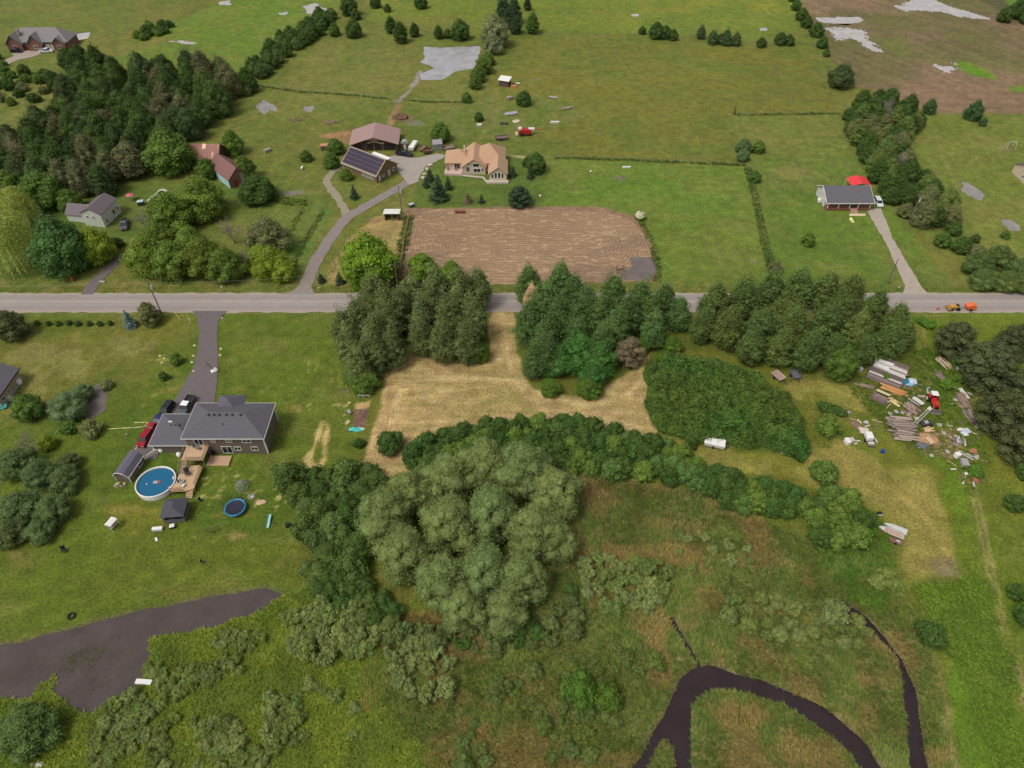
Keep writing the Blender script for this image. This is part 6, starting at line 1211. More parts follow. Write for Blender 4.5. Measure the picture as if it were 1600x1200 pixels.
hut = thing('well_house', 'tiny well house with curved grey roof beside the pole barn', 'hut', tuple(G(633, 231))); MB().box(0, 0, 1.1, 1.7, 1.5, 2.2).build('wall', M((120, 84, 66), .9), hut); MB().prism([(-1.2, 2.1), (-.6, 2.75), (.6, 2.75), (1.2, 2.1), (1.1, 2.0), (-1.1, 2.0)], 'y', -1.0, 1.0).build('roof', M((150, 154, 144), .8), hut); MB().box(.1, -.8, .9, .7, .08, 1.8).build('door', OFFW, hut)
def trailer(u, v, rz, L, W, Ht, mat, label, name='trailer', sides=.5, deck=M((140, 112, 96), .9), cat='trailer'):
    p = G(u, v); o = thing(name, label, cat, (p.x, p.y, 0), rz); MB().box(0, 0, .62, L, W, .12).build('deck', deck, o)
    for s in (-1, 1):
        MB().box(0, s*(W/2), .68+sides/2, L, .08, sides).build('side', mat, o); MB().cyl((-.1, s*(W/2+.08), .34), (-.1, s*(W/2+.28), .34), .34, .34, 12).build('wheel', TYRE, o)
    MB().box(-L/2, 0, .68+sides/2, .08, W-.1, sides).build('tailboard', mat, o); MB().cyl((L/2, W*.3, .55), (L/2+1.2, 0, .5), .05).cyl((L/2, -W*.3, .55), (L/2+1.2, 0, .5), .05).build('drawbar', DARK, o); return o
p = G(646, 232); bt = thing('boat_on_trailer', 'white covered boat standing on a trailer in the farmyard', 'boat', (p.x, p.y, 0), 1.35)
MB().prism([(-2.6, .6), (2.2, .6), (3.0, 1.6), (-2.6, 1.5)], 'y', -.9, .9).build('hull', OFFW, bt); MB().slab([[(-2.6, -.95, 1.6), (2.6, -.6, 1.75), (2.6, .6, 1.75), (-2.6, .95, 1.6)]], .12).build('cover', WHITE, bt); [MB().cyl((-.6, s*.8, .32), (-.6, s*1.0, .32), .32, .32, 10).build('wheel', TYRE, bt) for s in (-1, 1)]
trailer(661, 234, 1.3, 3.2, 1.8, 0, M((150, 120, 108), .8), 'low trailer loaded with scrap in the farmyard'); trailer(668, 239, .2, 3.0, 2.0, 0, M((92, 66, 58), .9), 'rusty farm wagon beside the grey shed', 'farm_wagon', .7)
gsd = thing('grey_shed', 'small grey shed beside the farmyard tree', 'shed', tuple(G(684, 233)), .2); MB().box(0, 0, 1.2, 3.0, 2.6, 2.4).build('wall', M((136, 130, 130), .8, 0, .15, 1, 0, ('X', 2)), gsd); MB().slab([[(-1.7, -1.5, 2.5), (1.7, -1.5, 2.5), (1.7, 1.5, 2.9), (-1.7, 1.5, 2.9)]], .1).build('roof', M((150, 142, 148), .6), gsd)
trailer(701, 233, .35, 4.0, 2.2, 0, M((150, 146, 140), .7), 'flat grey wagon behind the house with the peach-coloured roof', 'farm_wagon', .25)
small_box('orange_roofed_hutch', 'small hutch with rusty orange roof beside the pole barn', 'hutch', 509, 233, 3.0, 2.0, 1.6, M((96, 76, 66), .9), .1, M((188, 130, 96), .8))
small_box('hay_feeder', 'grey feeder wagon alone in the barn pasture', 'feeder', 418, 237, 2.4, 1.3, .9, M((150, 138, 118), .9, 0, .3), .8); tag(MB().ball(tuple(G(472, 262, .5)), (.45, .9, .55), 10, 6).build('white_water_tub', WHITE, None, True), 'white tub standing in the barn pasture', 'tub')
# small white and other bits around the farmyard
# peach-roofed house
PCH = M((182, 146, 116), .8, 0, .08, 2, .25); PW = M((204, 184, 160), .75, 0, .08, 2); ph2 = thing('peach_roofed_house', 'sprawling cream house with peach roofs and tall arched windows', 'house', (0, 0, 0))
wall_box(-22.0, -14.6, 219.2, 227.0, 0, 2.9).build('left_wall', PW, ph2); hip_roof(-22.0, -13.5, 219.2, 227.4, 2.9, 5.6, .45).build('left_roof', PCH, ph2)
gable_walls(-16.4, -8.8, 216.6, 228.0, 3.0, 5.6, 'y').build('middle_wall', PW, ph2); gable_roof(-16.4, -8.8, 216.6, 228.0, 3.0, 5.6, 'y', .45).build('middle_roof', PCH, ph2)
wall_box(-12.2, -2.6, 218.6, 229.0, 0, 3.1).build('main_wall', PW, ph2); hip_roof(-12.2, -2.6, 218.6, 229.0, 3.1, 7.3, .45).build('main_roof', PCH, ph2)
gable_walls(-7.4, -1.8, 212.2, 221.0, 2.9, 5.0, 'y').build('right_wall', PW, ph2); gable_roof(-7.4, -1.8, 212.2, 221.0, 2.9, 5.0, 'y', .45).build('right_roof', PCH, ph2)
for x, z, w, h, mu in ((-14.6, 1.9, 1.3, 1.9, 1), (-14.4, 3.7, .9, .8, 0), (-11.6, 1.5, 2.4, 1.4, 1), (-11.9, 3.3, 2.2, 1.3, 0), (-9.7, 1.7, .7, 1.3, 0)): window(ph2, x, 216.6, z, w, h, 'y-', WHITE, 'window', mu)
window(ph2, -18.3, 219.2, 1.6, 2.0, 2.0, 'y-', WHITE, 'patio_door', 1); window(ph2, -8.2, 218.6, 1.7, 1.2, 1.4, 'y-')
for x, w, h in ((-6.4, .8, 1.5), (-5.3, .9, 2.0), (-4.2, .9, 2.2), (-3.1, .8, 1.9)): window(ph2, x, 212.2, 1.0+h/2, w, h, 'y-', WHITE, 'window', 0)
MB().cyl((-15.9, 224, 4.5), (-15.9, 224, 6.6), .25, .25, 8).build('flue', OFFW, ph2)
STN = M((186, 172, 158), .9, 0, .25, 2.5, .5); tw = thing('terrace_wall', 'pale stone terrace along the front of the cream house', 'terrace', (0, 0, 0))
MB().slab([[(-22.4, 216.0, .7), (-16.6, 215.6, .7), (-16.5, 219.1, .7), (-22.4, 219.1, .7)]], .8).build('paving', M((196, 168, 158), .9, 0, .15, 2), tw); MB().slab([[(-8.2, 210.4, .55), (-1.2, 210.4, .55), (-1.2, 212.1, .55), (-8.2, 212.1, .55)]], .7).build('stone_front', STN, tw); MB().cyl((-16.5, 215.5, .25), (-9.4, 214.0, .25), .35, .35, 6).cyl((-9.4, 214.0, .25), (-8.0, 210.6, .3), .35, .35, 6).build('stone_edging', STN, tw)
for i, (u, v) in enumerate(((700, 266), (706, 262), (712, 266))): patio_chair(u, v, .7, M((150, 108, 100), .7), 'reddish chair on the stone terrace', i*2.0, 1.2, 'terrace chairs')
stl = [(672, 258), (668, 264), (664, 272), (661, 278)]
for i, (u, v) in enumerate(stl): p = G(u, v); tag(MB().lump((p.x, p.y, 0), (.9, .6, .5), i, 9, 3, .25).build('boulder', M((196, 186, 168), .9, 0, .15), None), 'pale boulder edging the gravel farmyard', 'boulder', 'boulders edging the farmyard')
# old barns
p = G(317, 262); rb = thing('rusty_barn', 'old dark barn with streaked rusty metal roof beside the wood', 'barn', (-104.0, 221.8, 0), -.02); RUST = M((156, 112, 98), .7, .1, .28, .6, 0, ('X', 1.2))
gable_walls(-6.0, 5.4, 0, 8.0, 3.2, 6.2, 'x').build('wall', M((86, 58, 54), .9, 0, .25, 2, .3, ('X', 1.6)), rb); rf = gable_roof(-6.0, 5.4, 0, 8.0, 3.2, 6.2, 'x', .4, .12).build('roof', RUST, rb)
for x, y0, y1, w in ((.6, 2.6, 4.0, 1.1), (3.6, .2, 1.6, .3)): za, zb_ = 3.3+y0*.75, 3.3+y1*.75; MB().slab([[(x-w/2, y0, za+.0), (x+w/2, y0, za), (x+w/2, y1, zb_), (x-w/2, y1, zb_)]], .05).build('bare_sheet', M((212, 178, 146), .5, .1, .2, 2), rf)
MB().box(-3.6, -.06, .6, 4.0, .1, 1.2).build('plinth', M((150, 140, 128), .9), rb)
A = G(332, 272); B = G(361, 295); ang = math.atan2(B.y-A.y, B.x-A.x); L_ = (B-A).length
bb2 = thing('blue_walled_barn', 'small barn with dull red roof and pale blue painted wall', 'barn', tuple(A), ang); gable_walls(0, L_, 0, 7.0, 3.2, 6.2, 'x').build('wall', M((128, 96, 84), .9, 0, .3, 2, .2, ('X', 1.6)), bb2); gable_roof(0, L_, 0, 7.0, 3.2, 6.2, 'x', .3, .12).build('roof', M((128, 88, 84), .7, 0, .12, 1, 0, ('X', 1.5)), bb2)
MB().box(L_/2, -.06, 1.5, L_, .1, 3.0).build('blue_wall', M((164, 200, 204), .7, 0, .12, 1.5), bb2); MB().box(L_+.06, 2.2, 1.1, .1, 1.6, 2.2).build('door', M((128, 58, 46), .8), bb2); MB().box(L_+.05, 5.0, 2.2, .08, 2.0, 3.6).build('grey_boards', M((160, 146, 134), .9, 0, .3, 3), bb2)
# white house with flag
WH = M((208, 208, 200), .65, 0, .06, 1.5, 0, ('Z', 2.5)); hs = thing('white_house', 'white gabled house with grey roof and a flag on its wall', 'house', (-122.2, 184.6, 0), -.16)
gable_walls(-6.4, 0, 0, 8.8, 4.6, 6.2, 'y').build('wall', WH, hs); gable_roof(-6.4, 0, 0, 8.8, 4.6, 6.2, 'y', .3, .12).build('roof', M((104, 92, 96), .85, 0, .1), hs)
gable_walls(-13.0, -6.4, 1.5, 7.2, 2.6, 4.6, 'x').build('wing_wall', WH, hs); gable_roof(-13.0, -7.2, 1.5, 7.2, 2.6, 4.6, 'x', .3, .12).build('wing_roof', M((112, 102, 106), .85, 0, .1), hs)
for y, z, w, h in ((1.6, 1.4, .8, 1.4), (5.6, 2.1, 1.2, 1.7), (7.8, 1.9, .8, 1.4)): window(hs, 0, y, z, w, h, 'x+', WHITE, 'window', 0)
for x, z in ((-4.6, 3.2), (-2.6, 3.2)): window(hs, x, 0, z, .7, 1.0, 'y-', WHITE, 'window', 0)
fg = thing('flag', 'red and white flag with a red leaf hanging on the white house wall', 'flag', tuple(Vector(hs.location)+Vector((1.1, 6.0, 2.6))), -.16)
for k, (y0, y1, mm) in enumerate(((-.9, -.45, M((206, 60, 50), .7)), (-.45, .45, WHITE), (.45, .9, M((206, 60, 50), .7)))): MB().box(0, (y0+y1)/2, 0, .04, y1-y0, 1.0, 0, (0, .35)).build('stripe', mm, fg)
MB().prism([(0, .32), (.08, .16), (.24, .2), (.16, .02), (.22, -.08), (.02, -.12), (.02, -.3), (-.02, -.3), (-.02, -.12), (-.22, -.08), (-.16, .02), (-.24, .2), (-.08, .16)], 'x', .03, .06).build('leaf', M((206, 60, 50), .7), fg); MB().cyl((-1.1, 1.0, -.3), (.2, 1.0, .6), .03).build('staff', OFFW, fg)
p = G(206, 313); ps2 = thing('pink_parasol', 'round faded pink parasol behind the white house', 'parasol', (p.x, p.y, 0)); MB().cyl((0, 0, 0), (0, 0, 2.2), .04).build('pole', OFFW, ps2); MB().cyl((0, 0, 1.9), (0, 0, 2.5), 1.25, .1, 10).build('canopy', M((196, 96, 112), .7, 0, .1), ps2)
small_box('dark_shed', 'low dark equipment shed beside the white house garden', 'shed', 221, 320, 1.8, 1.5, 1.3, DARK, .3, M((170, 190, 196)))
wf = thing('white_pipes', 'white plastic sheeting strip laid along the garden bushes', 'sheeting', (0, 0, 0)); pts = [(231, 316), (238, 310), (245, 305), (250, 299), (256, 298), (262, 301)]
for i in range(5): a = G(*pts[i]); b = G(*pts[i+1]); MB().cyl((a.x, a.y, .3), (b.x, b.y, .3), .35, .35, 6).build('roll', OFFW, wf)
p = G(114, 440); sgn = thing('rusty_drum', 'rusty orange drum-like post beside the lane mouth', 'post', (p.x, p.y, 0)); MB().box(0, 0, .8, .5, .4, 1.6).build('body', M((176, 98, 62), .8, 0, .2), sgn); MB().box(0, 0, 1.65, .7, .5, .1).build('cap', M((150, 80, 54), .8), sgn)
# long house top left
lg = thing('long_house', 'long grey-roofed house with green trimmed gables at the lane end', 'house', (-209, 327.5, 0), .02); BR = M((128, 88, 76), .85, 0, .2, 2); TEAL = M((44, 92, 86), .6)
wall_box(-12.5, 13.0, 0, 10, 0, 3.2).build('wall', BR, lg); hip_roof(-12.5, 13.0, 0, 10, 3.2, 7.6, .5).build('roof', M((128, 122, 122), .85, 0, .08), lg)
for x, w, r, y0 in ((-9.5, 6.4, 6.6, -1.6), (-.5, 6.0, 6.6, -1.6), (9.6, 5.2, 5.4, -1.2)):
    gable_walls(x-w/2, x+w/2, y0, 4, 3.1, r-.2, 'y').build('gable_wall', BR, lg); gable_roof(x-w/2, x+w/2, y0, 5.5, 3.1, r, 'y', .4, .12).build('gable_roof', M((128, 122, 122), .85, 0, .08), lg)
    mb = MB(); mb.cyl((x-w/2-.4, y0-.46, 2.75), (x, y0-.46, r), .16, None, 4).cyl((x+w/2+.4, y0-.46, 2.75), (x, y0-.46, r), .16, None, 4); mb.build('green_verge', TEAL, lg); window(lg, x, y0, 1.6, 1.6, 1.4)
fascia(-12.5, 13.0, 0, 10, 3.2, .5, TEAL, lg)
for x in (4.0, 6.3): MB().box(x, -.05, 1.2, 1.9, .08, 2.2).build('garage_door', OFFW, lg)
MB().box(-7.5, 2.0, 6.8, 1.0, 1.0, 2.6).build('chimney', M((150, 140, 138), .9), lg)
# run-in sheds
p = G(613, 345); rs = thing('run_in_shed', 'open-fronted horse shelter with white sloping roof in the straw yard', 'shelter', (p.x, p.y, 0)); GW2 = M((112, 100, 94), .9, 0, .2, 2, 0, ('X', 2))
MB().box(0, 2.6, 1.1, 4.4, .12, 2.2).box(-2.14, 1.3, 1.2, .12, 2.6, 2.4).box(2.14, 1.3, 1.2, .12, 2.6, 2.4).build('wall', GW2, rs); MB().slab([[(-2.5, -.5, 2.75), (2.5, -.5, 2.75), (2.5, 3.0, 2.3), (-2.5, 3.0, 2.3)]], .1).build('roof', WHITE, rs); [MB().box(x, .08, 1.25, .16, .16, 2.5).build('post', WOOD, rs) for x in (-2.1, 0, 2.1)]
p = G(789, 133); r2_ = thing('field_shed', 'small brown shed with white roof among the scattered machinery', 'shed', (p.x, p.y, 0), -.35); MB().box(0, 0, 1.2, 4.0, 3.0, 2.4).build('wall', M((94, 74, 66), .9, 0, .2), r2_); MB().slab([[(-2.4, -1.9, 2.45), (2.4, -1.9, 2.45), (2.4, 1.9, 3.0), (-2.4, 1.9, 3.0)]], .1).build('roof', WHITE, r2_); MB().box(1.98, 0, .9, .12, 1.2, 1.8).build('door', BLACK, r2_)
# farm machinery scattered beyond the yard
p = G(820, 211); cb = thing('red_combine', 'red and white harvesting machine parked in the pasture', 'farm machine', (p.x, p.y, 0), .05); RED = M((176, 34, 36), .5, 0, .12)
MB().prism([(-2.6, .9), (2.4, .9), (2.9, 1.6), (2.2, 2.7), (-1.6, 2.9), (-2.6, 2.2)], 'y', -1.2, 1.2).build('body', RED, cb); MB().bev(-2.1, 0, 3.1, 1.6, 1.7, .9, .1).build('cab', OFFW, cb); MB().box(2.9, .4, 2.6, 2.6, 1.2, .7).build('grain_bin', WHITE, cb); MB().cyl((3.5, .5, 2.4), (7.5, .5, 2.3), .18).build('unloading_pipe', RED, cb); MB().box(-3.6, 0, .6, 1.2, 3.2, .7).build('header', M((190, 170, 120), .7), cb)
cb.scale = (.82, .82, .82)
for s in (-1, 1): MB().cyl((-1.4, s*1.2, .8), (-1.4, s*1.65, .8), .8, .8, 14).build('front_wheel', TYRE, cb); MB().cyl((1.9, s*1.0, .5), (1.9, s*1.3, .5), .5, .5, 12).build('rear_wheel', TYRE, cb)
def sheets(u, v, n, sx, sy, mats, label, seed, name='scrap_sheets', cat='scrap', rz=0.):
    p = G(u, v); R = random.Random(seed); o = thing(name, label, cat, (p.x, p.y, 0), rz)
    for k in range(n): MB().box(R.uniform(-.4, .4)*sx*.6, R.uniform(-.4, .4)*sy*.6, .1+.1*k, sx*R.uniform(.6, 1), sy*R.uniform(.6, 1), .06, R.uniform(-.3, .3), (R.uniform(-.06, .06), R.uniform(-.06, .06))).build('sheet', R.choice(mats), o)
    return o
GS = M((176, 176, 178), .4, .3, .15); sheets(799, 178, 4, 3.8, 2.2, [GS, OFFW], 'heap of pale metal sheets in the pasture', 1); sheets(806, 190, 2, 2.6, 2.6, [M((196, 184, 160), .8)], 'flat pale panel lying near the red machine', 2, 'panel', 'panel'); sheets(789, 193, 3, 3.0, 1.6, [DARK], 'dark low wagon bed beside the pale panel', 3, 'wagon_bed', 'wagon')
boards('bone_white_branches', 'tangle of bleached branches in the pasture', 'branches', G(886, 170), .4, 9, 3.6, .3, .22, [M((190, 170, 150), .9), M((160, 140, 124), .9)], 9, .9, 2, .3, 'branch', True, .5)
boards('fallen_timber', 'grey timbers lying in the weedy pasture', 'timber', G(863, 153), -.5, 4, 3.6, .4, .25, [GREYWOOD, OFFW], 10, 1.1, 1, .15, 'timber'); boards('roof_planks', 'grey planks lying alone in the pasture', 'planks', G(838, 125), -.2, 3, 3.2, .5, .15, [GREYWOOD], 11, 1.0, 1, .08, 'plank')
small_box('white_trough', 'long white trough in the pasture behind the red machine', 'trough', 867, 192, 3.2, .9, .5, OFFW, .0); small_box('orange_crate_row', 'orange wooden crates beside the white-roofed shed', 'crates', 803, 136, 2.4, 1.0, .7, M((190, 130, 86), .8), -.1); sheets(808, 131, 3, 2.0, 1.4, [OFFW, GREYWOOD], 'boards leaning beside the white-roofed shed', 14)
boards('scrap_heap', 'heap of mixed scrap by the bush in the pasture', 'scrap', G(797, 154), .8, 8, 1.8, .3, .2, [OFFW, M((170, 110, 96)), GREYWOOD, GS], 15, 1.0, 2, .4, 'piece', False, .4)
trailer(783, 218, .1, 4.2, 2.0, 0, M((110, 96, 108), .7), 'purple-grey farm wagon in front of the red machine', 'farm_wagon', .5); small_box('white_feed_trough', 'slim white trough in the lush paddock', 'trough', 979, 262, 2.8, .5, .4, WHITE, .05); small_box('bathtub', 'white bathtub trough by the farm track', 'trough', 749, 196, 1.8, .8, .5, WHITE, .1)
tag(MB().ball(tuple(G(923, 268, .3)), (.35, .35, .35)).build('white_ball', WHITE, None, True), 'white ball lying in the lush paddock', 'ball'); small_box('salt_lick', 'white block on the grass by the tilled plot corner', 'block', 844, 307, .6, .6, .4, M((226, 220, 180)), .2)
hr = thing('disc_harrow', 'rusty disc harrow standing on the upper edge of the tilled plot', 'harrow', tuple(G(719, 332))); MB().box(0, .3, .75, 3.2, .14, .14).box(0, -.5, .75, 3.2, .14, .14).box(-1.2, 0, .75, .14, 1.2, .14).box(1.2, 0, .75, .14, 1.2, .14).build('frame', M((150, 84, 62), .8, 0, .2), hr)
for k in range(9): MB().cyl((-1.5+k*.37, -.5, .42), (-1.45+k*.37, -.45, .42), .34, .34, 12).build('disc', M((140, 84, 66), .6, .3, .2), hr)
for i, (u, v) in enumerate(((969, 424),)):
    p = G(u, v); hk = thing('hay_rake', 'dark curved-tine hay rake standing on the lower edge of the tilled plot', 'hay rake', (p.x, p.y, 0), .3)
    MB().cyl((-1.0, 0, .9), (1.0, 0, .9), .07).build('axle', BLACK, hk); [MB().ring((0, 0, 0), .85, .06, 18, 5).build('wheel', BLACK, hk, True, (x, 0, .88)) for x in (-1.0, 1.0)]
    for c_ in hk.children:
        if c_.name.startswith('wheel'): c_.rotation_euler = (0, math.pi/2, 0)
    for k in range(7): MB().cyl((-.8+k*.27, 0, .9), (-.8+k*.27, .8, .5), .025).cyl((-.8+k*.27, .8, .5), (-.8+k*.27, .6, .05), .025).build('tine', BLACK, hk)
tag(MB().cyl(tuple(G(658, 340)[:2])+(0,), tuple(G(658, 340)[:2])+(.9,), .28, .06, 10).build('marker_cone', M((214, 170, 70), .6)), 'yellow marker cone at the corner of the tilled plot', 'cone')
small_box('green_implement', 'small green and grey machine behind the horse shelter', 'machine', 643, 323, 1.6, 1.2, 1.0, M((66, 84, 70), .6), .6, M((170, 176, 180)))

tag(MB().lump(tuple(G(625, 184)), (3.0, 2.2, 1.3), 71, 22, 5, .2).build('manure_heap', M((110, 84, 64), .95, 0, .25, 2, .5)), 'brown manure heap behind the pole barn', 'heap')
tag(MB().lump(tuple(G(463, 188)), (2.0, 1.2, .6), 72, 16, 4, .25).build('brush_heap', M((112, 96, 76), .95, 0, .25, 2, .5)), 'low brown brush heap in the barn pasture', 'heap')
tag(MB().lump(tuple(G(516, 192)), (2.4, 1.2, .6), 73, 16, 4, .25).build('brush_heap', M((124, 104, 84), .95, 0, .25, 2, .5)), 'low brown brush heap behind the orange-roofed hutch', 'heap')
# ---------------------------------------------------------------- junk yard
def dirpx(u0, v0, u1, v1): a = G(u0, v0); b = G(u1, v1); return math.atan2(b.y-a.y, b.x-a.x)
an = dirpx(1373, 556, 1417, 573); LW_ = M((206, 200, 192), .7, 0, .12, 3); LG = M((138, 122, 114), .9, 0, .22, 4); LB = M((112, 98, 92), .9, 0, .25, 4)
c0 = G(1390, 578, 0); lp = thing('covered_lumber_pile', 'wide grey lumber stack partly covered with white sheets in the junk yard', 'lumber', (c0.x, c0.y, 0), an)
plk = {k: MB().box(0, 0, 0, 6.6, .46, .22).mesh('plank', m) for k, m in (('w', LW_), ('g', LG), ('b', LB))}
R = random.Random(4)
for r in range(-5, 9):
    for l in range(4 if r >= 0 else 2):
        top = l == 3 or (r < 0 and l == 1); k = 'g' if not top else ('w' if r in (1, 2, 4, 5, -2) else R.choice('gb'))
        q = link('plank', plk[k if top else R.choice('gb')], lp, None, (R.uniform(-.3, .3), -2.3+r*.56, .12+.225*l)); q.rotation_euler = (0, 0, R.uniform(-.02, .02))
for r, x0 in ((1.2, -1.6), (2.2, -1.7), (4.4, -1.4), (5.4, -1.2), (7.6, -2.0)): MB().box(x0, -2.3+r*.56, 1.16, 3.0, .62, .05, R.uniform(-.03, .03)).build('white_sheet', WHITE, lp)
for x in (-2.9, 2.9): MB().box(x, 2.4, .7, .12, .12, 2.2, 0, (0, R.uniform(-.05, .05))).build('stake', GREYWOOD, lp)
lp.scale = (1.12, 1.1, 1.1)
bt_ = thing('blue_tarp_heap', 'heap under crumpled blue and white tarps beside the lumber stack', 'tarp', tuple(G(1419, 598))); MB().lump((-.8, 0, 0), (1.1, .8, .9), 21, 14, 5, .25).build('turquoise_tarp', M((44, 120, 140), .5, 0, .2, 3, .4), bt_); MB().lump((.8, .2, 0), (1.2, .9, .95), 22, 14, 5, .2).build('white_tarp', M((196, 206, 216), .5, 0, .1, 2, .3), bt_); MB().lump((0, -.6, 0), (1.3, .6, .5), 23, 12, 4, .3).build('pale_blue_tarp', M((140, 176, 204), .5, 0, .2), bt_)
boards('orange_lumber', 'stack of orange and fresh yellow boards in the junk yard', 'lumber', G(1396, 610), dirpx(1378, 602, 1414, 614), 7, 5.2, .26, .16, [M((196, 120, 66), .8, 0, .2), M((206, 164, 104), .8, 0, .15), M((188, 132, 84), .8)], 31, 1.05, 3, .12)
boards('log_stack', 'tidy stack of dark logs topped with pale planks', 'logs', G(1374, 624), dirpx(1362, 614, 1388, 626), 7, 3.9, .4, .34, [LB, LG, M((126, 104, 100), .9, 0, .2, 4)], 32, 1.0, 2, .05, 'log', True, .05)
boards('pale_planks', 'pale planks lying on top of the dark log stack', 'planks', tuple(G(1378, 617)[:2])+(.75,), dirpx(1362, 609, 1390, 621), 3, 4.2, .25, .08, [M((208, 192, 152), .8)], 33, 1.1, 1, .05, 'plank')
boards('grey_debris', 'scattered grey sticks and boards behind the dark log stack', 'debris', G(1352, 604), dirpx(1335, 592, 1372, 600), 6, 4.6, .3, .16, [GREYWOOD, M((186, 172, 152), .9), M((150, 120, 116), .9)], 34, 1.3, 1, .22, 'stick', True, .2)
boards('pale_splinters', 'fresh split yellow boards beside the log stack', 'boards', G(1397, 628), dirpx(1388, 620, 1408, 632), 5, 2.6, .3, .12, [M((218, 196, 140), .8)], 35, 1.0, 1, .25)
boards('brush_logs', 'messy pile of split wood in the middle of the junk yard', 'firewood', G(1424, 640), dirpx(1408, 628, 1440, 652), 9, 2.4, .4, .26, [M((170, 150, 136), .9, 0, .2), GREYWOOD, M((150, 120, 104), .9)], 36, 1.1, 3, .35, 'split_log', True, .3)
boards('big_log_pile', 'large pile of long grey tree logs stacked beside the mown track', 'logs', G(1409, 672), dirpx(1386, 668, 1432, 673), 15, 5.0, .55, .46, [M((150, 134, 122), .9, 0, .2, 3, .4), M((128, 112, 104), .9, 0, .2, 3, .4), M((170, 154, 140), .9, 0, .2, 3, .4)], 37, 1.0, 3, .16, 'log', True, .12)
fr_ = thing('white_sheet_stack', 'white panel lying on the split wood pile', 'panel', tuple(G(1432, 631)[:2])+(.9,), dirpx(1425, 624, 1440, 634)); MB().box(0, 0, .1, 2.6, 1.0, .2).build('panel', OFFW, fr_)
ld2 = thing('white_ladder', 'white metal ladder lying bent beside the tractor', 'ladder', tuple(G(1440, 652)), dirpx(1450, 640, 1428, 662)); L_ = (G(1450, 640)-G(1428, 662)).length
for s in (-.3, .3): MB().box(0, s, .3, L_, .1, .1).build('rail', OFFW, ld2)
for k in range(9): MB().box(-L_/2+.2+k*L_/9, 0, .3, .06, .6, .06).build('rung', OFFW, ld2)
MB().bev(-L_/2-.3, 0, .35, .9, .9, .5, .1).build('bracket', OFFW, ld2)
cable('white_pole', 'white pole lying across the split wood pile', 'pole', [tuple(G(1417, 627)[:2])+(.95,), tuple(G(1434, 638)[:2])+(.9,)], .1, OFFW)
wk = thing('scrap_machine', 'dark scrap machine beside the big log pile', 'scrap', tuple(G(1446, 664)), .2); MB().bev(0, 0, .5, 2.2, 1.2, .9, .15).build('body', M((70, 66, 68), .7, .2, .2), wk); MB().bev(-.2, 0, 1.05, .8, .8, .3, .08).build('cover', GS, wk); [MB().cyl((x, s*.55, .35), (x, s*.75, .35), .35, .35, 10).build('wheel', TYRE, wk) for x in (-.8, .8) for s in (-1, 1)]
boards('yellow_boards', 'fan of yellow boards beside the dark scrap machine', 'boards', tuple(G(1449, 672)[:2])+(.1,), .35, 4, 2.2, .35, .1, [M((226, 196, 146), .8), M((206, 176, 128), .8)], 38, .9, 1, .25)
mh = tag(MB().lump(tuple(G(1447, 687)), (2.6, 1.8, .9), 44, 26, 6, .16).build('wood_chip_heap', M((172, 136, 102), .95, 0, .25, 3, .6)), 'brown heap of wood chips beside the big log pile', 'heap')
td = thing('grey_tarp', 'dark grey tarp draped over the edge of the wood chip heap', 'tarp', tuple(G(1441, 697))); MB().lump((0, 0, 0), (1.4, .8, .8), 45, 14, 5, .2).build('sheet', M((104, 108, 112), .5, 0, .2, 3, .3), td)
boards('chip_heap_planks', 'pale planks lying on the wood chip heap', 'planks', tuple(G(1451, 693)[:2])+(.9,), dirpx(1445, 686, 1456, 699), 3, 2.4, .3, .1, [M((214, 184, 150), .8)], 39, 1.2, 1, .15, 'plank')
boards('long_brush_pile', 'long heap of grey branches and boards along the pines', 'branches', G(1506, 630), dirpx(1494, 608, 1520, 655), 11, 4.2, .3, .2, [GREYWOOD, M((160, 136, 116), .9), M((140, 112, 96), .9)], 40, 1.0, 3, .3, 'branch', True, .3)
boards('lower_board_pile', 'weathered boards stacked below the long branch heap', 'boards', G(1518, 652), dirpx(1508, 640, 1524, 664), 8, 4.0, .28, .14, [GREYWOOD, M((170, 156, 140), .9), M((130, 112, 104), .9)], 41, 1.0, 3, .1)
boards('rail_pile', 'stack of pale rails under the big pine', 'rails', G(1475, 567), dirpx(1466, 558, 1484, 575), 7, 4.0, .22, .14, [M((196, 176, 150), .9), M((140, 100, 84), .9)], 42, 1.5, 2, .12, 'rail')
boards('twig_heap', 'heap of dry grey twigs beside the rail pile', 'branches', G(1468, 588), dirpx(1458, 575, 1478, 596), 9, 3.2, .3, .14, [GREYWOOD, M((150, 132, 118), .9)], 43, 1.2, 2, .35, 'twig', True, .3)
small_box('blue_cooler', 'pale blue barrel-like cooler under the pine', 'cooler', 1497, 577, .8, .7, .8, M((170, 190, 200)), .3, M((70, 96, 130)))
tg = thing('metal_trough', 'white metal trough lying among the weeds near the pines', 'trough', tuple(G(1505, 616)), dirpx(1498, 609, 1511, 625)); MB().prism([(-.35, .05), (.35, .05), (.5, .4), (.42, .4), (.3, .14), (-.3, .14), (-.42, .4), (-.5, .4)], 'x', -1.7, 1.7).build('trough', OFFW, tg); [MB().box(x, 0, .2, .05, .8, .3).build('end', OFFW, tg) for x in (-1.68, 1.68)]
bg = thing('white_bag_heap', 'heap of white and grey bags between the junk piles', 'bags', tuple(G(1507, 676)))
for k in range(8): MB().lump((R.uniform(-1, 1), R.uniform(-.8, .8), 0), (.6, .5, R.uniform(.4, .8)), 50+k, 9, 4, .2).build('bag', R.choice([OFFW, M((190, 198, 206), .5), M((214, 214, 214), .5)]), bg)
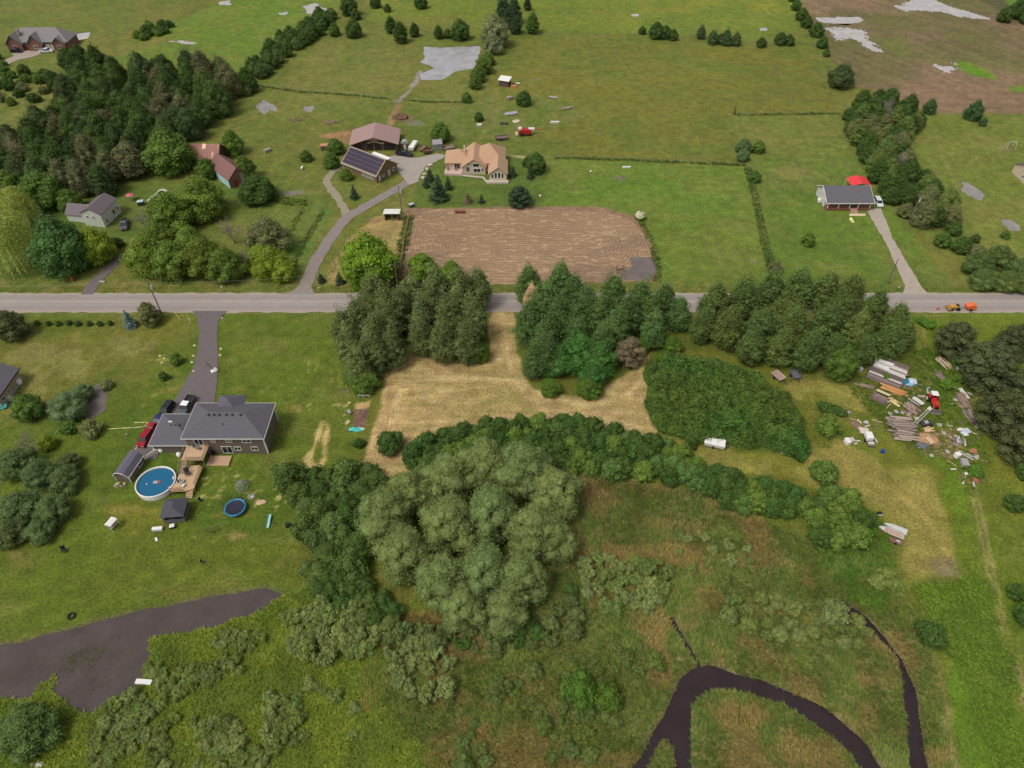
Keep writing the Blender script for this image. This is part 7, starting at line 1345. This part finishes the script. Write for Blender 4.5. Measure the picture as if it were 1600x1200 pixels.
boards('scrap_row', 'row of grey scrap boards and bags beside the rutted track', 'scrap', G(1498, 690), dirpx(1492, 668, 1503, 705), 6, 2.0, .4, .18, [GREYWOOD, OFFW, GS], 46, 1.1, 2, .35, 'piece', False, .3)
small_box('white_drum', 'white plastic drum standing at the end of the dirt patch', 'drum', 1494, 714, 1.0, 1.0, 1.1, WHITE, .3); small_box('grey_box', 'flat grey metal box beside the rutted track', 'box', 1506, 725, 1.3, 1.9, .7, M((168, 160, 160), .5, .1), -.15)
sheets(1520, 706, 3, 1.7, 1.2, [M((184, 92, 70), .7, 0, .15), M((170, 110, 90), .7)], 'rust-red metal sheets near the grey box', 47, rz=-.6); boards('frame_boards', 'dark boards and a white frame below the rust-red sheets', 'boards', G(1515, 714), -.7, 5, 2.2, .25, .12, [M((110, 70, 60)), OFFW, GREYWOOD], 48, 1.2, 1, .2)
sheets(1524, 749, 2, 1.1, 2.0, [M((176, 96, 72), .7, 0, .12)], 'brick-red panel lying at the end of the junk row', 49, 'painted_board', 'board'); tag(MB().ball(tuple(G(1513, 740, .3)), (.9, .45, .35), 12, 6).build('white_tub', OFFW, None, True), 'pale tub lying beside the brick-red panel', 'tub'); small_box('white_can', 'small white can beside the brick-red panel', 'can', 1531, 746, .4, .4, .4, WHITE, .2)
# tractor
p = G(1456, 631); t_ = thing('red_tractor', 'red tractor with white canopy and front loader in the junk yard', 'tractor', (p.x, p.y, 0), math.radians(-98)); TRD = M((186, 34, 36), .45, 0, .1); ORG = M((206, 84, 50), .5, 0, .1)
MB().prism([(-.4, .75), (1.9, .75), (1.95, 1.45), (1.7, 1.6), (-.4, 1.65)], 'y', -.42, .42).build('hood', TRD, t_); MB().box(-.9, 0, .9, 1.4, .7, .5).build('chassis', DARK, t_); MB().bev(-1.0, 0, 1.35, .6, .6, .35, .08).build('seat', BLACK, t_); MB().bev(-.95, 0, 2.5, 1.5, 1.5, .12, .05).build('canopy', WHITE, t_)
for x in (-1.6, -.3):
    for y in (-.6, .6): MB().cyl((x, y, 1.0), (x, y, 2.45), .04).build('canopy_post', BLACK, t_)
for s in (-1, 1):
    w_ = MB().cyl((-1.0, s*.65, .78), (-1.0, s*1.1, .78), .78, .78, 18).build('rear_wheel', TYRE, t_); MB().cyl((-1.0, s*1.1, .78), (-1.0, s*1.13, .78), .45, .4, 14).build('rim', OFFW, w_); MB().box(-1.0, s*.8, 1.62, 1.3, .5, .08).build('mudguard', TRD, t_)
    w_ = MB().cyl((1.5, s*.6, .45), (1.5, s*.88, .45), .45, .45, 14).build('front_wheel', TYRE, t_); MB().cyl((1.5, s*.88, .45), (1.5, s*.9, .45), .26, .24, 12).build('rim', OFFW, w_); MB().cyl((.1, s*.62, 1.5), (2.1, s*.62, 1.3), .08).cyl((2.1, s*.62, 1.3), (2.9, s*.62, .45), .08).build('loader_arm', ORG, t_)
MB().prism([(2.85, .1), (3.5, .1), (3.55, .2), (3.0, .25), (2.95, .9), (2.8, .9)], 'y', -1.1, 1.1).build('bucket', M((120, 112, 108), .6, .3), t_); MB().box(1.2, 0, 1.66, .12, 1.3, .1).build('loader_crossbar', ORG, t_); MB().cyl((.9, .2, 1.6), (.9, .2, 2.1), .05).build('exhaust', BLACK, t_)
# trailers and scrap by the thicket
trailer(1215, 590, math.radians(-62), 3.0, 1.8, 0, M((180, 166, 154), .8), 'pinkish grey utility trailer at the thicket edge', 'utility_trailer', .35, M((160, 134, 122), .9)); trailer(1241, 588, math.radians(-80), 2.6, 1.7, 0, M((96, 98, 110), .6), 'dark grey utility trailer at the thicket edge', 'utility_trailer', .4, M((96, 94, 102), .8))
p = G(1357, 690); vt = thing('white_truck_cap', 'white truck topper on a small trailer by the scrap pile', 'trailer', (p.x, p.y, 0), math.radians(-92)); MB().box(0, 0, .5, 3.4, 1.5, .25).build('bed', M((120, 104, 104), .8), vt); MB().bev(-.7, 0, 1.1, 1.9, 1.5, 1.0, .15).build('topper', WHITE, vt); MB().box(1.1, 0, .75, .5, 1.2, .3).build('crossboards', OFFW, vt); [MB().cyl((0, s*.75, .34), (0, s*.95, .34), .34, .34, 12).build('wheel', TYRE, vt) for s in (-1, 1)]
sheets(1350, 674, 4, 2.2, 1.6, [M((206, 190, 180), .7), OFFW, M((170, 140, 120), .8)], 'pile of pale sheets beside the white truck topper', 51); boards('long_timber', 'grey timbers lying between the bush and the pale sheets', 'timber', G(1336, 664), dirpx(1328, 655, 1344, 667), 4, 2.6, .3, .2, [GREYWOOD, M((140, 104, 88), .9)], 52, 1.1, 1, .12, 'timber')
small_box('white_freezer', 'old white freezer standing on the grass by the scrap', 'freezer', 1323, 692, .9, 1.4, .9, WHITE, .25); small_box('pale_freezer', 'pale pinkish appliance beside the old white freezer', 'appliance', 1329, 690, 1.0, 1.0, .8, M((196, 178, 176), .5), .2); tag(MB().lump(tuple(G(1337, 693)), (.5, .35, .3), 8, 9, 3).build('pale_stone', M((180, 164, 140), .9)), 'pale stone beside the pinkish appliance', 'stone')
br = thing('blue_barrel', 'bright blue barrel on the grass by the white truck topper', 'barrel', tuple(G(1378, 707))); MB().cyl((0, 0, 0), (0, 0, .85), .34, .34, 14).build('body', M((28, 66, 170), .4), br); MB().ring((0, 0, .3), .35, .03, 14, 5).ring((0, 0, .6), .35, .03, 14, 5).build('hoops', M((22, 52, 140), .4), br)
small_box('grey_bin', 'grey metal bin among the weedy bushes', 'bin', 1325, 647, .6, .6, .6, M((160, 158, 170), .5), .3)
cable('log_under_shrub', 'single pale log at the foot of the loose shrub', 'log', [tuple(G(1283, 671)[:2])+(.15,), tuple(G(1290, 677)[:2])+(.15,)], .16, M((196, 188, 150), .9))
small_box('white_skid', 'white wooden skid at the thicket edge', 'skid', 1228, 708, 2.1, .7, .25, OFFW, -.12)
gs_ = thing('grey_pump', 'small grey machine in the bush beside the lumber stack', 'machine', tuple(G(1344, 579))); MB().bev(0, 0, .5, .9, .7, 1.0, .15).build('body', M((170, 174, 182), .5), gs_); MB().cyl((0, 0, 1.0), (0, 0, 1.3), .1).build('pipe', GS, gs_)
# camper
a = G(1099, 697); b = G(1131, 704); cm_ = thing('white_camper', 'low white folded camper trailer parked beside the thicket', 'camper', tuple((a+b)/2+Vector((.3, .9, 0))), math.atan2(b.y-a.y, b.x-a.x)); L_ = 4.3
MB().bev(0, 0, .75, L_, 2.0, .7, .08).build('body', OFFW, cm_); MB().bev(0, 0, 1.2, L_+.1, 2.15, .2, .08).build('lid', WHITE, cm_); MB().box(-.95, 0, 1.32, .06, 2.0, .05).box(.5, 0, 1.32, .06, 2.0, .05).build('seam', GS, cm_); MB().bev(.6, .1, 1.38, .7, .5, .16, .05).build('roof_vent', OFFW, cm_)
[MB().cyl((-.2, s*.95, .32), (-.2, s*1.1, .32), .32, .32, 12).build('wheel', TYRE, cm_) for s in (-1, 1)]; MB().cyl((L_/2, .5, .5), (L_/2+1.0, 0, .45), .05).cyl((L_/2, -.5, .5), (L_/2+1.0, 0, .45), .05).build('drawbar', DARK, cm_)
# boats
def boat(u, v, rz, L, W, mat, label, inner, seed, upside=False):
    p = G(u, v); o = thing('rowing_boat', label, 'boat', (p.x, p.y, 0), rz); n = 9; st = []
    for i in range(n):
        t = i/(n-1); w = W/2*min(1, (1-t)**.55*1.5)*(1 if t < .98 else 0)+.01; x = -L/2+L*t; k = .25*t*t
        st.append([(x, -w, .55+k), (x, -w*.75, .12+k*.6), (x, 0, .05+k*.7), (x, w*.75, .12+k*.6), (x, w, .55+k)])
    V = [q for s in st for q in s]; F = [(i*5+j, (i+1)*5+j, (i+1)*5+j+1, i*5+j+1) for i in range(n-1) for j in range(4)]+[(0, 1, 2, 3, 4)]
    if upside: V = [(x, y, .75-z) for x, y, z in V]
    MB().add(V, F).build('hull', mat, o)
    mb = MB()
    for s in (0, 4):
        for i in range(n-1):
            a, b2 = V[i*5+s], V[(i+1)*5+s]; mb.cyl(a, b2, .05, None, 5)
    mb.cyl(V[0], V[4], .06, None, 5).build('gunwale', OFFW, o)
    if not upside:
        for x in (-L*.3, 0, L*.22): MB().box(x, 0, .42, .35, W*.8, .05).build('thwart', inner, o)
        MB().box(-L*.12, 0, .16, L*.6, W*.6, .03).build('floor_boards', M((186, 160, 130), .8), o)
        MB().slab([[(L*.26, -W*.30, .66), (L*.5, 0, .82), (L*.26, W*.30, .66)]], .04).build('foredeck', OFFW, o)
    return o
AL = M((196, 192, 186), .4, .4, .12); boat(1391, 833, dirpx(1411, 841, 1371, 826), 4.6, 1.5, AL, 'open aluminium rowing boat on the grass by the shrub clump', M((190, 150, 148), .6), 1); boat(1398, 826, dirpx(1412, 833, 1382, 821), 4.2, 1.3, M((206, 202, 196), .5, .2, .15), 'upturned pale rowing boat leaning behind the open boat', OFFW, 2, True)
bx_ = thing('box_trailer', 'brown boat trailer with clutter beside the open boat', 'trailer', tuple(G(1399, 847)), dirpx(1411, 851, 1390, 843)); MB().box(0, 0, .3, 2.2, .9, .3).build('bed', M((128, 96, 88), .9), bx_)
for k in range(6): MB().lump((-.8+k*.32, R.uniform(-.25, .25), .42), (.22, .2, .25), k, 7, 3).build('clutter', R.choice([OFFW, M((150, 84, 80)), M((110, 100, 70))]), bx_)
[MB().cyl((0, s*.5, .25), (0, s*.65, .25), .25, .25, 10).build('wheel', TYRE, bx_) for s in (-1, 1)]
small_box('black_sign_box', 'black box with a white edge at the shrub clump', 'box', 1373, 804, 1.0, .6, .5, BLACK, .05); MB().box(0, -.36, .3, 1.0, .08, .25).build('white_edge', WHITE, bpy.data.objects['black_sign_box'])
# flood water and lawn bits
wd_ = small_box('white_plank', 'white plank float at the edge of the flood water', 'plank', 226, 1067, 2.6, .8, .5, WHITE, -.06)
fd = thing('bird_feeder', 'turquoise bird feeder on a thin pole at the lawn corner', 'bird feeder', tuple(G(515, 925))); MB().cyl((0, 0, 0), (0, 0, 1.7), .035).build('pole', DARK, fd); MB().ball((0, 0, 1.85), (.28, .28, .26)).build('feeder', M((40, 170, 180), .4), fd, True)
bo = thing('pale_rock', 'pale rock at the foot of the dense blue-green bush', 'rock', tuple(G(62, 1196))); MB().lump((0, 0, 0), (.7, .5, .5), 3, 12, 5, .15).build('stone', M((206, 196, 182), .9), bo); MB().lump((-1.2, .1, 0), (.5, .4, .3), 5, 10, 4, .15).build('smaller_stone', M((196, 186, 172), .9), bo)
# road works machine
p = G(1492, 486); rm = thing('yellow_mower_tractor', 'small yellow and black mower tractor on the road shoulder', 'tractor', (p.x, 145.6, .08), math.pi); YEL = M((196, 146, 70), .5, 0, .2)
MB().prism([(-1.0, .6), (1.3, .6), (1.3, 1.15), (-.2, 1.3), (-1.0, 1.1)], 'y', -.5, .5).build('body', YEL, rm); MB().bev(-.5, 0, 1.4, .6, .6, .3, .06).build('seat', BLACK, rm); MB().cyl((.2, 0, 1.2), (-.05, 0, 1.7), .04).ring((-.05, 0, 1.7), .2, .03, 12, 5).build('steering_wheel', BLACK, rm); MB().box(1.7, 0, .45, .8, 1.9, .35).build('mower_deck', M((150, 110, 60), .7), rm)
[MB().cyl((x, s*.55, r), (x, s*.8, r), r, r, 12).build('wheel', TYRE, rm) for x, r in ((-.7, .5), (.9, .34)) for s in (-1, 1)]
p = G(1515, 486); ct = thing('orange_cart', 'bright orange dump cart behind the yellow mower tractor', 'cart', (p.x, 145.6, .08), math.pi); MB().prism([(-1.0, .5), (.9, .5), (1.2, 1.35), (-1.3, 1.5)], 'y', -.75, .75).build('tub', M((232, 104, 48), .5, 0, .08), ct); MB().prism([(-1.25, 1.5), (1.15, 1.36), (.3, 1.75), (-.7, 1.8)], 'y', -.7, .7).build('load', M((226, 110, 60), .6), ct); [MB().cyl((-.1, s*.76, .35), (-.1, s*.96, .35), .35, .35, 12).build('wheel', TYRE, ct) for s in (-1, 1)]; MB().cyl((1.0, 0, .5), (2.1, 0, .45), .06).build('drawbar', DARK, ct)
small_box('red_warning_sign', 'small red warning marker on the road shoulder', 'marker', 1465, 483.5, .8, .25, .45, M((214, 84, 84), .5), 0, None, .08)
# utility poles and lines
POLEM = M((110, 100, 94), .9, 0, .15, 3)
def pole(u, v, h, label, arm=True, tr=True, rz=0.):
    p = G(u, v); o = thing('utility_pole', label, 'pole', (p.x, p.y, 0), rz, None); MB().cyl((0, 0, -.3), (0, 0, h), .17, .12, 10).build('shaft', POLEM, o)
    if arm: MB().box(0, 0, h-.7, .12, 2.0, .14).build('cross_arm', POLEM, o); [MB().cyl((0, y, h-.62), (0, y, h-.35), .06, .05, 6).build('insulator', OFFW, o) for y in (-.9, .9)]
    if tr: MB().cyl((.34, 0, h-2.4), (.34, 0, h-1.4), .26, .26, 12).build('transformer', M((190, 190, 190), .5), o)
    return Vector((p.x, p.y, h))
t1 = pole(255, 495, 11.4, 'utility pole with grey transformer beside the sparse pine'); t2 = pole(624, 464, 11.0, 'utility pole at the roadside before the broad bright maple', True, False); t3 = pole(628, 334, 9.5, 'utility pole beside the open-fronted horse shelter', False, True); t4 = pole(1419, 349, 9.8, 'utility pole with transformer beside the bungalow hedge', True, True); t5 = pole(1386, 443, 8.0, 'thin utility pole beside the gravel drive', False, False)
t0 = Vector((t1.x-95, t1.y+.5, 11)); t6 = Vector((t2.x+75, t2.y+4, 11)); t7 = Vector((t5.x+90, t5.y+5, 11))
WIRE = M((120, 120, 118), .6, .2)
def wire(a, b, label, sag=1.0, dy=0., r=.022):
    P = []
    for k in range(13): t = k/12; q = a.lerp(b, t); P.append((q.x, q.y+dy, q.z-.4-sag*4*t*(1-t)))
    mb = MB()
    for i in range(12): mb.cyl(P[i], P[i+1], r, r, 4, False)
    tag(mb.build('power_line', WIRE), label, 'cable')
wire(t1, t0, 'power line running from the sparse pine pole along the road', 1.2); wire(t1, t2, 'power line between the two roadside poles by the farm lane', 1.6); wire(t2, t3, 'power line from the roadside pole up to the horse shelter pole', .8); wire(t4, t5, 'power line between the two poles by the bungalow', .8); wire(t2, t5, 'long power line above the roadside stands', 3.0)
# fences
PST = M((140, 124, 104), .9, 0, .15)
def fence(pl, label, gap=4.0, hgt=1.2, wires=2, mat=PST, rail=False):
    P = [Vector(p) for p in GP(pl)]; o = thing('rail_fence' if rail else 'wire_fence', label, 'fence', (P[0].x, P[0].y, 0)); pm = MB().box(0, 0, hgt/2-.1, .13, .13, hgt+.2).mesh('post', mat); org = P[0]
    for i in range(len(P)-1):
        a, b = P[i], P[i+1]; L_ = (b-a).length; n = max(1, int(L_/gap))
        for k in range(n): q = a.lerp(b, k/n)-org; link('post', pm, o, None, (q.x+random.uniform(-.1, .1), q.y+random.uniform(-.1, .1), 0))
        for w in range(wires):
            z = hgt*(.5+.45*w); a2 = a-org; b2 = b-org; mb = MB(); mb.cyl((a2.x, a2.y, z), (b2.x, b2.y, z), .06 if rail else .02, None, 4); mb.build('rail' if rail else 'wire', mat if rail else WIRE, o)
fence([(866, 247), (980, 250), (1080, 255), (1167, 259)], 'wire fence between the wide pasture and the lush paddock'); fence([(1168, 262), (1180, 310), (1192, 365), (1208, 425)], 'wire fence between the lush paddock and the bungalow lawn'); fence([(400, 134), (470, 144), (540, 148), (612, 156)], 'wire fence across the pasture behind the pole barn'); fence([(630, 157), (680, 160), (722, 160)], 'wire fence just below the cattle pond'); fence([(1152, 180), (1230, 179), (1312, 178)], 'wire fence behind the bungalow lawn')
fence([(545, 372), (528, 400), (512, 438)], 'wooden rail fence between the straw yard and the farm lane', 3, 1.2, 2, WOOD, True); fence([(640, 336), (632, 372), (624, 440)], 'wooden rail fence between the straw yard and the tilled plot', 3, 1.2, 2, WOOD, True); fence([(502, 330), (482, 365), (462, 402)], 'post fence along the small meadow by the farm lane', 3.5, 1.2, 1)
# road side furniture
def post_thing(u, v, h, name, label, cat, mat, top=None):
    p = G(u, v); o = thing(name, label, cat, (p.x, p.y, 0)); MB().cyl((0, 0, -.1), (0, 0, h), .05, .045, 6).build('post', mat, o); MB().bev(0, 0, h+.1, .45, .22, .24, .06).build('head', top or mat, o)
post_thing(499, 455, 1.1, 'mailbox', 'white mailbox at the mouth of the farm lane', 'mailbox', WOOD, OFFW); post_thing(1402, 454, 1.1, 'mailbox', 'grey mailbox at the mouth of the gravel drive', 'mailbox', GREYWOOD, OFFW); post_thing(349, 503, 1.3, 'drive_marker', 'white marker post beside the asphalt drive mouth', 'post', OFFW); post_thing(298, 505, 1.3, 'drive_marker', 'white marker post across the asphalt drive mouth', 'post', OFFW); post_thing(348, 454, 1.2, 'roadside_marker', 'white marker post on the verge opposite the asphalt drive', 'post', OFFW); post_thing(103, 447, 1.3, 'drive_marker', 'thin marker post beside the rusty drum-like post', 'post', WOOD)
cable('guy_wire_guard', 'yellow guy wire guard beside the asphalt drive', 'guard', [tuple(G(282, 500)[:2])+(0,), tuple(G(274, 490)[:2])+(.6,)], .06, M((214, 196, 70), .5))
small_box('rock_pile', 'pale stones on the verge beside the lane to the white house', 'stones', 160, 441, 1.4, .5, .3, M((176, 170, 150), .9, 0, .2), 0)
# flowers of pale stones along the asphalt drive
for i, (u, v) in enumerate(((304, 540), (302, 556), (300, 566), (303, 580), (345, 545), (344, 555), (250, 556), (257, 560), (253, 567))): p = G(u, v); tag(MB().lump((p.x, p.y, 0), (.35, .3, .22), i, 7, 3, .2).build('edging_stone', M((206, 196, 150), .9)), 'pale stone on the grass edge of the asphalt drive', 'stone', 'pale stones by the asphalt drive')
# loose pieces of wood and scrap lying about the junk yard, each its own thing
RJ = random.Random(77); pm_ = [MB().box(0, 0, .06, l, w, .1).mesh('offcut', m) for l, w, m in ((1.8, .25, GREYWOOD), (1.2, .3, OFFW), (2.4, .18, M((186, 160, 126), .85)), (.9, .6, M((150, 110, 92), .85)), (1.0, .8, M((176, 172, 168), .6)), (1.5, .2, M((120, 104, 96), .9)))]
for u0, v0, u1, v1, n_, lb, gp in ((1385, 600, 1452, 660, 46, 'offcut of wood or scrap strewn between the log piles and the tractor', 'offcuts between the log piles'), (1488, 600, 1535, 760, 40, 'offcut of wood or scrap strewn along the pines beside the rutted track', 'offcuts along the pines'), (1335, 655, 1372, 700, 14, 'offcut of wood strewn around the white truck topper', 'offcuts by the truck topper'), (1440, 660, 1500, 712, 26, 'offcut of wood strewn over the bare dirt by the wood chip heap', 'offcuts by the chip heap')):
    for _ in range(n_):
        p = G(RJ.uniform(u0, u1), RJ.uniform(v0, v1)); o = link('wood_offcut', RJ.choice(pm_), None, None, (p.x, p.y, float(ground_z(p.x, p.y))+.02), RJ.uniform(0, 3.14)); o.rotation_euler = (RJ.uniform(-.1, .1), RJ.uniform(-.1, .1), RJ.uniform(0, 3.14)); tag(o, lb, 'offcut', gp)
